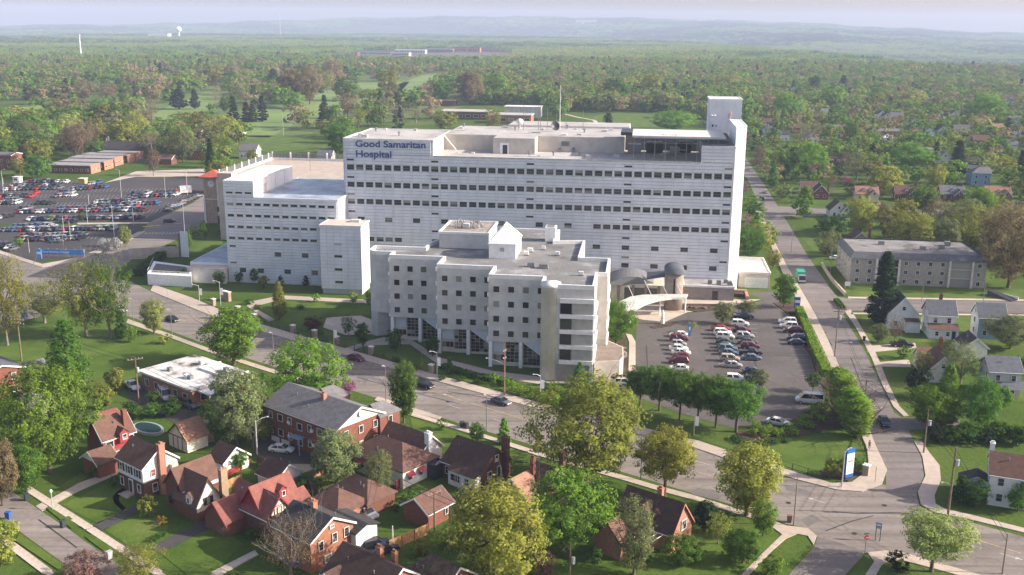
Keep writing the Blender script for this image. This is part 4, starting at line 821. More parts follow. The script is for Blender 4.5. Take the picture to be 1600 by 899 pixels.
d=dormer(t,ro,-3.9,-4.6,2.6,1.4,1.4,1.8,RBR,STUC,3); MB().box(1.4,3.2,-2.4,-2.32,3.3,4.2).build('white_panel',TRIMH,t)
t,b,ro=house('house','red-roofed tudor house with half-timbered cream gable','house',[dict(r0=(377,746),r1=(433,778),e=(415,814),ze=3.6,half=2.2,zr=6.4),Blk((.5,1.6),7.,4.8,4.,7.2,1,(0,0)),Blk((-3.6,-2.9),5.4,5.2,2.4,4.8,1,(0,0)),Blk((.5,6.4),2.8,4.,2.2,3.8,1)],[BRD,BRD,BR,BR],[RRD],[STUC,RSID,BR,BR],az=S_,wins=None,trim=RSID)
k=b[0]; o,p_,q=k.win(t,'E',0,4.2,.8,1.1,fm=TRIMB,gm=mat('cream blind glass',(.5,.46,.38),.4,.05,2.),panes=3,nx=2)
for (a,c) in (((-.9,3.6),(-.9,4.9)),((.9,3.6),(.9,4.9)),((-2.,3.6),(-.2,5.9)),((2.,3.6),(.2,5.9)),((-2.1,3.6),(2.1,3.6)),((-1.1,4.9),(1.1,4.9))):
    L=k.L/2; MB().tube([(L+.03,a[0],a[1]),(L+.03,c[0],c[1])],.09,4).build('timber',TRIMB,t)
dormer(t,ro,2.5,2.6,4.6,1.4,1.3,2.,RRD,RSID,1); 
t,b,ro=house('house','orange-brick gabled house with dark roof and white attached garage','house',[dict(r0=(459,782),r1=(520,810),e=(489,846),ze=4.9,half=4.0,zr=7.15)],[BRO],[RDK],az=S_,wins=None,trim=TRIMH)
k=b[0]
for y in (-2.2,.35,2.6): k.win(t,'E',y,3.9 if y>0 else 3.6,.95,1.5,fm=TRIMH,gm=GLASSH,panes=3,nx=2)
k.win(t,'E',-.1,5.8,.8,.6,fm=TRIMH,gm=GLASSH); k.win(t,'E',-1,1.2,1.3,1.2,fm=TRIMH,gm=GLASSH); chimney(t,-.6,.5,5,8.2,1.2,.8,BRP)
for x in (-2.5,1.): k.win(t,'S',x,1.6,1.,1.4,fm=TRIMH,gm=GLASSH,panes=2)
ga=Blk((1.8,5.6),6.5,4.2,3.6,4.3,0,(0,0)); mw=MB(); ga.walls(mw,0,0); mw.build('garage_wall',WSID,t); mr=MB(); ga.roofm(mr); mr.build('garage_roof',RDK,t); MB().box(5.06,5.14,4.1,7.,.0,2.7).build('garage_door',TRIMH,t)
t,b,ro=house('house','dark-brown roofed brick house at the bottom edge with small tan gable','house',[dict(r0=(536,847),r1=(626,893),e=(489,899),ze=3.4,half=4.0,zr=6.2,L=11.5,anchor=0),Blk((-3.4,-3.4),3.6,3.2,2.8,4.6,1)],[BRO,BRO],[RDB],[BRO,BRP],az=S_,wins=None); chimney(t,.6,.8,4.5,7.4,.9,.7,BRO); chimney(t,2.6,1.6,3.5,7.,.7,.6,BRO); b[1].win(t,'W',0,2.,.8,.9,fm=TRIMH,gm=GLASSH); b[0].win(t,'E',0,3.5,1,1.3,fm=TRIMH,gm=GLASSH,panes=2)
t,b,ro=house('house','mottled brown hipped roof at the bottom edge left of the yellow tree','house',[dict(r0=(659,862),r1=(702,880),e=(640,899),ze=3.,half=3.7,zr=5.6,hip=(1,0))],[BRD],[RMO],az=S_)
house('garage','brown hip-roofed garage with a plank fence along its base','garage',[dict(r0=(524,763),r1=(528,764),e=(565,779),ze=2.5,half=3.2,zr=4.6,hip=(1,1),L=1.)],[BRP],[RBR],az=S_,wins=None)
t,b,ro=house('garage','reddish-brick garage with tan-brown roof beside the alley','garage',[dict(r0=(647,780),r1=(689,759),e=(667,804),ze=2.6,half=2.7,zr=4.35)],[BR],[RBR],az=N_,wins=None); b[0].win(t,'S',1.2,1.6,.7,1.1,fm=TRIMH,gm=GLASSH); MB().box(2.,2.7,-2.78,-2.7,0,2.1).build('door',SHUT,t)
house('garage','dark hip-roofed garage with grey gutters behind the grey-green tree','garage',[dict(r0=(556,742),r1=(574,750),e=(560,762),ze=2.5,half=3.0,zr=4.6,hip=(1,1))],[BRD],[RBR],az=S_,wins=None)
t,b,ro=house('house','white-walled house with brown hipped roof and red awnings','house',[dict(r0=(597,680),r1=(627,693),e=(627,722),ze=3.1,half=4.2,zr=5.7,hip=(1,1)),Blk((-.6,5.2),10.,5.4,3.4,5.9,0)],[WSID,mat('white brick',(.66,.64,.60),.8,.10,2.5,wave=(.08,.15,'Z'))],[RBR],az=S_,wins=None)
k=b[0]
for x in (-3,0,3): o,p_,q=k.win(t,'S',x,1.7,1.1,1.3,fm=TRIMH,gm=GLASSH,panes=2); MB().add([(-.75,-.05,.9),(.75,-.05,.9),(.75,-.8,.3),(-.75,-.8,.3)],[(0,3,2,1)]).build('awning',AWN,o)
for y in (-2.6,0.): o,p_,q=k.win(t,'E',y,1.7,1.1,1.3,fm=TRIMH,gm=GLASSH,panes=2); MB().add([(-.75,-.05,.9),(.75,-.05,.9),(.75,-.8,.3),(-.75,-.8,.3)],[(0,3,2,1)]).build('awning',AWN,o)
chimney(t,4.7,4.2,-.3,6.9,1.,.9,WSID); b[1].win(t,'E',-1.4,1.7,1,1.4,fm=TRIMH,gm=GLASSH,panes=2); MB().box(k.L/2-.2,k.L/2+1.8,1.6,4.4,-.1,2.7).build('sunroom',GLASSH,t)
t,b,ro=house('house','dark-roofed brick house with white sunroom and tall dark end chimney','house',[dict(r0=(714,681),r1=(778,702),e=(754,742),ze=3.0,half=4.1,zr=6.1)],[BRD],[RDB],az=S_,wins=None,trim=RBR)
k=b[0]; L=k.L/2; k.win(t,'E',0,4.4,.9,1.2,fm=TRIMH,gm=GLASSH,panes=2); k.win(t,'E',-1.8,1.9,1.1,1.4,fm=TRIMH,gm=GLASSH,panes=2); k.win(t,'E',.6,1.8,1.,2.,fm=TRIMH,gm=GLASSH,panes=2); k.win(t,'E',3,1.8,1.,1.4,fm=TRIMH,gm=GLASSH,panes=2); chimney(t,L+.4,2.,-.3,7.8,1.2,.8,BRD); k.win(t,'S',-L+1.2,1.6,1.,1.4,fm=TRIMH,gm=GLASSH,panes=2)
MB().box(-L+2.6,L+.1,-5.6,-4.15,-.1,2.6).build('sunroom',WSID,t); MB().add([(-L+2.4,-5.9,2.62),(L+.4,-5.9,2.62),(L+.4,-3.9,3.3),(-L+2.4,-3.9,3.3)],[(0,1,2,3)]).build('sunroom_roof',RDB,t)
for x in (-L+4.,0.6,2.6): window(t,x,-5.65,1.5,1.6 if x<0 else 1.1,1.3,0,2,TRIMH,GLASSH,.07,nx=2)
# brick flats
t,b,ro=house('apartment_building','two-storey red-brick flats with grey shingle roof and cream gable','apartment building',[dict(r0=(450,598),r1=(564,637),e=(526,673),ze=6.6,half=5.65,zr=9.25)],[BR],[RGY],[STUC],az=S_,wins=None)
k=b[0]; L=k.L/2
for j in range(7):
    for z in (2.2,5.1): k.win(t,'S',-L+1.6+j*(2*L-3.2)/6,z+ (0 if j not in (3,) else -.4),1.4 if j%2 else 1.0,1.4,fm=TRIMH,gm=GLASSH,panes=2,nx=2 if j%2 else 1)
for z in (2.2,5.1):
    for y in (-3.5,0,3.5): k.win(t,'E',y,z,1.,1.4,fm=TRIMH,gm=GLASSH,panes=2)
gv=MB(); gv.add([(L+.36,.6*math.cos(i*PI/6),8.1+.6*math.sin(i*PI/6)) for i in range(12)],[tuple(range(12))]); gv.build('round_vent',TRIMH,t); chimney(t,1.2,-.9,7,10.1,.8,.8,BRP)
for i in range(2): MB().box(-L+1.4+i*2.9,-L+3.7+i*2.9,-5.72,-5.6,-.1,1.).build('garage_door',TRIMH,t)
for (x,z) in ((-3.3,4.6),(3.,4.6),(-3.3,1.9),(3.3,1.9)): MB().box(x,x+.7,-5.95,-5.62,z,z+.5).build('air_conditioner',TRIMH,t)
MB().box(-1.4,1.4,-7.2,-5.7,2.9,3.05).box(-1.4,-1.25,-7.2,-7.05,0,2.9).box(1.25,1.4,-7.2,-7.05,0,2.9).build('entry_canopy',BSID,t)
for (x,y0) in ((-L*.55,6.8),(L-1.8,6.9)):
    q=Blk((x,y0),5.,4.4,6.2,7.9,1,(0,1),.3); mw=MB(); q.walls(mw,0,0); mw.build('wing_wall',BR,t); mr=MB(); q.roofm(mr); mr.build('wing_roof',RGY,t)
    for z in (2.2,5.): q.win(t,'S',0,z,1.,1.5,fm=TRIMH,gm=GLASSH,panes=2)
# white flat-roofed office
t=thing('office_building','low brick office with white stained flat roof by the lawn','office',(-66.5,206,0),azr(S_))
MB().box(-9.,9.,-6.6,6.6,-.2,3.7).build('wall',BRO,t); MB().box(-9.6,9.6,-7.2,7.2,3.7,4.1).build('roof',surf_mat('stained white roof',[(.36,(.10,.085,.08)),(.43,(.40,.38,.36)),(.5,(.60,.58,.55)),(.7,(.70,.68,.65))],(.22,1.5)),t)
MB().box(-.5,9.4,1.5,1.8,4.1,4.5).box(-.5,-.2,1.8,7,4.1,4.5).box(9.1,9.4,1.8,7,4.1,4.5).build('curb',TRIMH,t); MB().box(8.,13.,-5.6,2.,3.3,3.6).build('canopy',TRIMH,t); 
for y in (-5.3,1.7): MB().box(12.6,12.9,y,y+.3,-.1,3.3).build('post',TRIMH,t)
for i,(x,y) in enumerate(((-4,-3),(2.5,-3.4),(3.6,-3.2),(-3,4),(5,4.5))): MB().box(x-.5,x+.5,y-.4,y+.4,4.1,4.9).build('roof_unit',[STEEL,TRIMH][i%2],t)
for i in range(5): window(t,-7+i*3.4,-6.67,1.9,1.6,1.5,0,1,TRIMH,GLASSH,.07,nx=2)
for i in range(3): window(t,9.07,-4+i*3.,1.9,1.6,1.6,PI/2,1,TRIMH,GLASSH,.07,nx=2)
t,b,ro=house('house','dark-roofed orange-brick house with dormers near the avenue','house',[dict(r0=(980,759),r1=(1071,788),e=(1052,843),ze=3.2,half=2.95,zr=6.9)],[BRP],[RDB],az=S_,wins=None,trim=BRP)
k=b[0]; L=k.L/2; k.win(t,'E',.4,3.4,1.4,1.6,fm=TRIMH,gm=GLASSH,panes=2,nx=2); dormer(t,ro,-.6,-2.7,3.0,2.2,2.1,2.2,RBR,BRP,0); dormer(t,ro,1.2,-1.7,3.9,1.2,1.1,1.3,RRD,BRP,0); chimney(t,.6,.4,5,8.1,.8,.7,BRP)
mb=MB()
for i in range(6): mb.tube([(-1+i*.9,-3.1,2.8),(-1.6+i*.9,-6.1,2.4)],.06,4)
mb.tube([(-1.8,-6.1,2.4),(3.2,-6.1,2.4)],.07,4); mb.build('pergola',TRIMH,t)
t,b,ro=house('garage','brick garage with brown roof on the grass beside willow-like tree','garage',[dict(r0=(944,816),r1=(972,808),e=(952,848),ze=3.,half=2.3,zr=5.4)],[BRP],[RBR],az=N_,wins=None,trim=TRIMB); b[0].win(t,'S',0,1.8,1.,1.1,fm=TRIMH,gm=GLASSH,nx=2)
t,b,ro=house('house','tan-orange roofed brick house left of the bright green tree','house',[dict(r0=(795,748),r1=(829,737),e=(803,775),ze=3.2,half=3.2,zr=5.8)],[BRP],[RTN],az=N_,wins=None); 
t,b,ro=house('house','mottled brick house with twin chimneys half hidden behind the big oak','house',[dict(r0=(838,722),r1=(872,733),e=(846,758),ze=3.4,half=3.6,zr=6.6)],[BR],[RMO],az=S_); chimney(t,-1.5,-1.8,4,8.2,.7,.6,BR); chimney(t,1.5,2,4,8.6,.9,.7,BRD)
t,b,ro=house('garage','small garage with orange-tan roof and half-timbered white gable','garage',[dict(r0=(272,662),r1=(312,651),e=(288,688),ze=2.5,half=2.85,zr=4.95)],[STUC],[RTN],az=N_,wins=None,trim=TRIMB)
for y in (-1.4,0,1.4): MB().tube([(-b[0].L/2-.03,y,.1),(-b[0].L/2-.03,y,2.5)],.08,4).build('timber',TRIMB,t)
MB().tube([(-b[0].L/2-.03,-2.8,2.45),(-b[0].L/2-.03,2.8,2.45)],.09,4).build('timber',TRIMB,t)
house('garage','dark-roofed garage with pale gable behind the tudor house','garage',[dict(r0=(344,689),r1=(369,700),e=(352,722),ze=2.5,half=2.6,zr=4.5)],[WSID],[RDB],az=S_,wins=None)
house('garage','low dark-roofed garage by the tenants yard fence','garage',[dict(r0=(420,713),r1=(451,727),e=(430,748),ze=2.5,half=2.6,zr=4.4)],[WSID],[RDB],az=S_,wins=None)
house('garage','flat maroon-roofed shed half hidden by the big maple','garage',[dict(r0=(150,648),r1=(180,638),e=(160,662),ze=2.5,half=2.6,zr=3.4)],[BR],[RRD],az=N_,wins=None)
t,b,ro=house('apartment_building','red-brick building with white windows cut by the left edge','apartment building',[(Blk((0,0),12,9,5.6,7.,0,(0,0)),G(-14,612))],[BR],[RBL],az=S_)
house('garage','grey-roofed white garage beside the pointed green maple','garage',[dict(r0=(36,570),r1=(64,560),e=(44,582),ze=2.6,half=3.,zr=4.4)],[WSID],[RGY],az=N_,wins=None)
# --- houses across the side street
def simple(label,px,py,L,W,ze,zr,wm,rm,az=97.2,gm=None,name='house',cat='house',hip=(0,0),extra=(),group=None,wins='auto',trim=TRIMH,chim=None,dorm=0):
    c=G(px,py); t,b,ro=house(name,label,cat,[(Blk((0,0),L,W,ze,zr,0,hip),c)]+list(extra),wm if isinstance(wm,list) else [wm],rm if isinstance(rm,list) else [rm],gm,az=az,wins=wins,group=group,trim=trim)
    if chim: chimney(t,chim[0],chim[1],ze-1,zr+1.,.8,.8,chim[2] if len(chim)>2 else BR)
    for i in range(dorm): dormer(t,ro,(i-(dorm-1)/2)*3.,-W*.36,ze+.4,1.5,1.3,2.2,rm if not isinstance(rm,list) else rm[0],TRIMH)
    return t,b,ro
def eaveb(r0,r1,e,ze,half,**k): return dict(r0=r0,r1=r1,e=e,ze=ze,half=half,**k)
t,b,ro=house('house','white gabled house with dark steep roof beside the tall spruce','house',[eaveb((1415,466),(1407,455),(1390,490),4.2,3.65,L=9.5,anchor=0,zr=8.4)],[WSID],[RDK],az=7.2)
MB().box(-7.4,-4.9,-3.6,-.2,-.1,2.7).build('porch',WSID,t); MB().add([(-7.6,-3.8,2.6),(-4.8,-3.8,3.2),(-4.8,0,3.2),(-7.6,0,2.6)],[(0,3,2,1)]).build('porch_roof',RBR,t); dormer(t,ro,0,2.6,5.,3,1.2,2.4,RDK,WSID,2)
t,b,ro=house('house','white two-storey house with grey-brown roof, middle of three','house',[eaveb((1447,469),(1493,470),(1450,492),5.6,3.2,zr=8.6)],[WSID],[RBL],az=97.2); MB().box(-3.4,3.6,-5.4,-3.2,-.1,2.6).build('lean_to',WSID,t); MB().add([(-3.6,-5.7,2.5),(3.8,-5.7,2.5),(3.8,-3.15,3.5),(-3.6,-3.15,3.5)],[(0,1,2,3)]).build('lean_to_roof',RBR,t); chimney(t,.6,2.2,6,9.6,.7,.7,BRD)
for x in (-1.6,1.): window(t,x,-5.45,1.4,.9,1.2,0,2,TRIMH,GLASSH)
MB().box(2.,2.9,-5.48,-5.4,0,2.1).build('door',SHUT,t)
t,b,ro=house('house','blue-sided two-storey house with grey roof and white end wall','house',[eaveb((1525,474),(1571,475),(1527,495),5.6,3.0,zr=8.4)],[BSID],[RBL],[WSID],az=97.2); MB().box(-b[0].L/2-.06,-b[0].L/2,-2.95,2.95,0,5.5).build('end_siding',WSID,t)
t,b,ro=house('garage','white garage with pointed gable and dark roof behind the pale tree','garage',[eaveb((1527,530),(1512,515),(1511,548),2.8,2.7,L=7,anchor=0,zr=4.9)],[WSID],[RDK],az=7.2,wins=None)
t,b,ro=house('house','low house with brown-red roof and cream gable behind the dark round shrub','house',[eaveb((1432,543),(1462,545),(1432,562),2.8,3.0,zr=5.),Blk((1.5,-5.5),7.5,6,2.8,6.,1)],[WSID,STUC],[RRD,RBR],az=97.2); chimney(t,2.6,-1.6,4,8,.7,.7,BR)
t,b,ro=house('house','pale two-storey house with grey roof and front porch at right edge','house',[eaveb((1540,557),(1592,558),(1547,581),5.6,3.6,zr=7.8)],[GSID],[RBL],az=97.2); MB().add([(-3.5,-6.4,2.6),(4.2,-6.4,2.6),(4.2,-3.45,3.5),(-3.5,-3.45,3.5)],[(0,1,2,3)]).build('porch_roof',RBL,t)
for x in (-3.2,.2,3.8): MB().box(x-.12,x+.12,-6.2,-5.95,-.1,2.6).build('porch_post',TRIMH,t)
t,b,ro=house('house','white house with brown roof and white chimney at lower right edge','house',[eaveb((1546,706),(1622,716),(1537,729),5.4,3.6,zr=7.8)],[WSID],[RBR],az=112); chimney(t,-3.2,.6,6,9.2,.7,.7,WSID); q=Blk((-4.9,.5),2.5,5,2.4,3.6,1); mw=MB(); q.walls(mw,0,0); mw.build('side_porch_wall',WSID,t); mr=MB(); q.roofm(mr); mr.build('side_porch_roof',RDK,t)
# three-storey flats with mansard edge
t=thing('apartment_building','long three-storey tan brick flats with sloped grey roof edge','apartment building',uvw(82.5,326.5),HROT)
MB().box(-19.5,19.5,-11.5,11.5,-.2,8.4).build('wall',mat('grey brick',(.31,.285,.26),.85,.12,1.2),t); mr=MB(); a,c=20.,12.; mr.add([(-a,-c,7.9),(a,-c,7.9),(a,c,7.9),(-a,c,7.9),(-a+1.4,-c+1.4,9.8),(a-1.4,-c+1.4,9.8),(a-1.4,c-1.4,9.8),(-a+1.4,c-1.4,9.8)],[(0,1,5,4),(1,2,6,5),(2,3,7,6),(3,0,4,7),(3,2,1,0)]); mr.build('mansard',RBL,t)
MB().box(-18.6,18.6,-10.6,10.6,9.3,9.45).build('roof',surf_mat('weathered flat roof',[(.36,(.11,.10,.095)),(.45,(.20,.19,.185)),(.6,(.27,.26,.255))],(.16,1.5)),t)
for i in range(11):
    x=-17.5+i*3.5
    for z in (1.5,4.3,7.):
        if i in (2,3,8,9): continue
        window(t,x,-11.57,z-.2,1.2,1.3,0,1,TRIMH,GLASSH,.07,nx=2)
for i in (2.5,8.5):
    x=-17.5+i*3.5; MB().box(x-3.2,x+3.2,-11.62,-11.5,.2,7.6).build('balcony_recess',GLASSD,t)
    for z in (2.7,5.4): MB().box(x-3.2,x+3.2,-12.1,-11.63,z,z+.2).build('balcony',GSID,t)
for x in (-12.,-5.5,9,15.5): MB().box(x-.25,x+.25,-12.3,-11.52,0,8.).build('pier',PALER,t)
for j in range(4):
    for z in (1.5,4.3,7.): window(t,-19.57,-8+j*5,z-.2,1.2,1.3,-PI/2,1,TRIMH,GLASSH,.07)
for i,(x,y) in enumerate(((3,-3),(9,-1),(-8,3),(12,4))): MB().box(x-.8,x+.8,y-.7,y+.7,9.45,10.6+.3*(i%2)).build('roof_unit',STEEL,t)
# row of brick cottages beyond
simple('tan-roofed yellow cottage with two dormers, leftmost of the brick row',1352,312,9.5,7,3.,6.,YSID,RTN,dorm=2,chim=(4.2,0,BRT),extra=[Blk((2.6,-3.4),4,4,2.8,4.8,1)])
simple('brown-roofed brick cottage with white garage door, second of the brick row',1413,312,9.5,7.5,3.,6.4,BRD,RBR,dorm=1,chim=(4.2,0,BR),extra=[Blk((2.4,-3.6),4.4,4.4,2.8,5.2,1)])
simple('grey-roofed brick cottage, third of the brick row',1484,312,10,7.5,3.,6.4,BRD,RGY,dorm=1,chim=(4.4,0,BRD),extra=[Blk((2.6,-3.6),4.4,4.4,2.8,5.2,1)])
simple('orange-roofed brick cottage with gabled front, fourth of the brick row',1556,314,10.5,7.5,3.,6.6,BRT,RTN,dorm=1,chim=(4.8,0,BR),extra=[Blk((2.6,-3.8),4.4,4.6,2.8,5.4,1)])
simple('grey-roofed house cut by the right edge below the brick row',1600,352,12,7,3.,6.,STUC,RGY,hip=(1,0))
simple('large blue-sided house with pale grey hip roof',1527,288,9,9,6.,8.6,BSID,RGY,hip=(1,0),gm=[WSID])
simple('white gabled house with dark roof behind the blue house',1510,268,10,8,4.5,7.8,WSID,RDK)
simple('white gable of a house in front of the long dark spruce',1473,256,8,7,4.,7.,WSID,RGY,az=7.2)
simple('white gabled house with maroon roof and gabled ell by the side street',1307,338,9,7,3.2,6.6,WSID,RDB,az=7.2,extra=[Blk((-3.,-2.8),5,4.2,2.8,5.2,0)])
simple('dark maroon hip-roofed cottage left of the twiggy tree clump',1372,340,9,7,3.,6.4,BRD,RDB,hip=(1,1))
simple('red-brick cottage with big red chimney at the side street corner',1280,310,7.5,6.5,3.2,6.4,BR,RDK,az=7.2,chim=(-2.5,-3.2,BR))
simple('brown gabled house behind the long flats with red chimney',1340,388,8.5,7,3.2,6.4,BRT,RDB,az=7.2,chim=(-1,-3.4,BR))
simple('dark cottage with two white dormers among the trees',1303,262,9,7,3.,6.,BRD,RDB,dorm=2)
simple('small tan-roofed cottage behind pale shrubs near the bare pear tree',1262,302,7,6.5,3.,5.5,STUC,RBR)
simple('long grey low roof among trees right of the lift tower',1372,242,16,8,3.2,4.4,BRD,RBR)
simple('long low brick house with grey roof, farther left on the wooded slope',1300,205,22,9,3.5,4.6,BR,RGY)
simple('long low grey-roofed house with white gable end on the slope',1378,212,22,9,3.5,5,BRD,RGY)
simple('small square building with white pyramid roof among bright trees',1386,222,6,6,3.2,5.4,WSID,mat('white metal roof',(.8,.8,.8)),hip=(1,1))
simple('dark grey house behind grey tree near the far right lawn',1435,243,14,9,4.,5.,GSID,RGY)
simple('cream house with beige roof on the far right lawn',1552,210,11,8,5.,8.,YSID,RTN,chim=(3,0))
simple('white house with maroon roof at far right edge',1590,213,11,8,5.,8.2,WSID,RRD,az=7.2)
simple('white house peeping between trees at far right margin',1600,218,7,6,3.,5.5,WSID,RGY)
for i,(x,y,m,r) in enumerate(((1250,165,WSID,RDK),(1258,172,WSID,RDK),(1266,178,WSID,RDK),(1376,186,WSID,RDK),(1384,190,WSID,RDK),(1425,200,WSID,RGY),(1468,186,WSID,RDK),(1478,190,WSID,RDK),(1490,186,STUC,RBR),(1510,180,GSID,RBR),(1584,195,WSID,RGY),(1440,168,WSID,RGY),(1516,131,WSID,RGY),(1525,134,WSID,RGY),(1537,136,WSID,RGY),(1575,165,WSID,RGY),(1202,200,STUC,RBR),(1098,155,WSID,RGY),(1170,162,BR,RBR),(1175,177,BSID,RBL),(1108,178,BR,RGY),(1060,162,BRD,RBR),(980,160,BRD,RBR))):
    nm=['white gabled house, first and farthest of three in a row beyond the lift tower','white gabled house, middle of three in a row beyond the lift tower','white gabled house, nearest of three in a row beyond the lift tower','white-gabled house beside its twin above the pyramid roof, left one','white-gabled house beside its twin above the pyramid roof, right one','bright white narrow gable end between trees left of the long slope house','white-sided house left of a pair on the far slope','white-sided house right of a pair on the far slope','cream house with brown roof just right of the far pair','grey house among trees above the far cream house','white house behind the maroon-roofed one at the right margin','tiny white house in the woods above the pair','tiny white roof in the far woods, left of three','tiny white roof in the far woods, middle of three','tiny white roof in the far woods, right of three','white gable in woods near the right margin','tan cottage just right of the corner shaft','small white gabled house in the trees left of the lift tower','brick house just right of the lift tower top','small blue-roofed house right of the lift tower','low brick house in trees left of the lift tower','low brown house at the meadow far edge, right one','low brown house at the meadow far edge, left one'][i]
    simple(nm,x,y,9,7,4.4,7.2,m,r,az=7.2 if i<9 else 97.2,wins='auto' if y>175 else None)
# left: flat brick barracks, cottages
for i,(x0,y0,x1,lb) in enumerate(((72,271,143,'nearest flat-roofed brick row house block with pink end, left of car park'),(93,265,164,'second flat-roofed brick row block behind the nearest'),(108,259,180,'third flat-roofed brick row block'),(128,254,200,'fourth flat-roofed brick row block'),(150,251,212,'fifth and farthest flat-roofed brick row block'))):
    a=G(x0,y0); b_=G(x1,y0+1.); c=(a+b_)/2+VX*5; Lh=(b_-a).length
    t=thing('row_house_block',lb,'row houses',(c.x,c.y,0),azr(96)); MB().box(-Lh/2,Lh/2,-5,5,-.2,4.).build('wall',BRD,t); MB().box(Lh/2,Lh/2+.12,-5,5,-.2,4.6).build('end_wall',BRP,t); MB().box(-Lh/2-.5,Lh/2-.01,-5.6,5.6,4.,4.35).build('roof',mat('grey slab roof',(.27,.26,.26),.9,.12,.5),t)
    for j in range(8): window(t,-Lh/2+2+j*(Lh-4)/7,-5.07,1.9,1.4,1.2,0,1,TRIMH,GLASSH)
    for j in range(3): window(t,Lh/2+.2,-3.2+j*3.2,1.9,1.2,1.2,PI/2,1,TRIMH,GLASSH)
simple('dark-roofed brick church hall with bright orange gable beyond the row blocks',203,243,26,11,4.,8,BRO,RDK)
for i,(x,y,L,W,ze,zr,m,r,az,lb) in enumerate(((160,226,8,7,3.5,6,WSID,RRD,97,'small white house with red roof behind the barracks'),(166,212,9,7,4,6.8,WSID,RGY,97,'grey-roofed white house above the small red-roofed one'),(192,218,9,7,4,7,YSID,RBR,97,'yellow gabled house among brown trees'),(57,232,9,7,4,6.6,WSID,RBR,97,'white house half hidden at far left'),(34,228,9,7,3.4,5.8,STUC,RBR,97,'tan house behind trees at far left'),(92,222,12,8,3.4,6,BRO,RBR,97,'low orange-brick house between trees at left'),(305,222,10,8,5,8,BRP,RBR,97,'pink-brick gabled house beyond the car park'),(295,228,8,6,3,5.4,WSID,RBR,97,'white low extension house left of the pink-brick one'),(308,248,9,8,5,8.4,BRO,RDK,97,'orange-brick gabled house nearest the clock tower'),(258,256,11,8,3,5,BRD,RBR,97,'low brown-roofed house by the car park fence'),(272,224,7,6,3.5,6,WSID,RGY,97,'white cottage left of the brick gables'),(391,247,10,8,4.5,7.6,WSID,RGY,97,'white gabled house behind the parking deck'),(510,254,8,7,4,6.6,GSID,RBL,97,'small blue-grey house beside the hospital slab left end'),(372,216,9,7,4,4.4,WSID,ROOFW,97,'white box building by the practice field'),(8,262,14,10,7,8,BR,RGY,97,'three-storey red-brick flats cut by the left edge beyond the lot'))):
    simple(lb,x,y,L,W,ze,zr,m,r,az=az,wins='auto' if i in (14,6,8,0,11) else None)
# far low buildings
def lowb(label,x0,x1,y,dep,h,wm,rm,name='commercial_building',cat='building',band=True):
    a=G(x0,y);b_=G(x1,y); c=(a+b_)/2; L=(b_-a).length; az=97.2; t=thing(name,label,cat,(c.x,c.y+dep/2,0),azr(az))
    MB().box(-L/2,L/2,-dep/2,dep/2,-.2,h).build('wall',wm,t); MB().box(-L/2-.6,L/2+.6,-dep/2-.6,dep/2+.6,h,h+.6).build('roof',rm,t)
    if band:
        n=max(3,int(L/6))
        for i in range(min(n,12)): window(t,-L/2+(i+.5)*L/min(n,12),-dep/2-.1,h*.5,L/min(n,12)*.7,h*.4,0,1,TRIMH,GLASSH,.15)
    return t
lowb('long low school with white roof edge behind the hospital, left block',690,765,187,22,6,BRD,ROOFW,'school_building'); lowb('low school block with white roof and orange end wall behind the antennas',770,832,194,20,6.5,BRO,ROOFW,'school_building'); lowb('white flat-roofed school canopy block behind the antennas',790,846,184,14,8.5,PALER,TRIMH,'school_building',band=False)
lowb('dark cottage-like clubhouse with beige roof below the woods',690,712,166,14,5,BRD,mat('beige roof',(.45,.38,.3)),'clubhouse',band=False)
for i,(a,b_,y,m,r,h,lb) in enumerate(((505,560,87,BRD,RGY,7,'long dark flats at far left of the distant retail strip'),(560,612,86,GSID,RGY,7,'grey flats left of the distant white roof'),(612,640,88,GSID,ROOFB,8,'grey building with blue roof in the distant retail strip'),(617,665,84,PALER,TRIMH,9,'white big-box store in the distant retail strip'),(668,708,82,BRD,ROOFW,8,'dark distant block right of the white store'),(707,750,82,BRO,RDK,13,'taller brown distant block with window bands'),(752,800,82,BRT,RBR,8,'tan distant block at the right end of the retail strip'),(404,428,90,STUC,ROOFW,6,'pale roof in the distance left of the retail strip'),(440,480,92,BRP,RBR,7,'pinkish distant flats above the golf course'),(196,228,108,BRP,ROOFW,7,'pink-brick distant building beyond the fairways'),(186,204,112,WSID,TRIMH,6,'white distant building beyond the fairways'),(295,338,97,STUC,TRIMH,5,'long low cream distant roof above the brown trees'),(385,440,84,GSID,RBL,7,'blue-roofed distant flats left of the retail strip'),(230,262,55,PALER,TRIMH,9,'long white warehouse on the far horizon left of the water tower'),(1040,1062,38,PALER,TRIMH,9,'pale building on the ridge skyline'),(910,930,33.5,PALER,TRIMH,9,'white building on the ridge skyline left part'))):
    if y<60:
        continue
    lowb(lb,a,b_,y,25,h,m,r,band=y>80 and h>6.5)
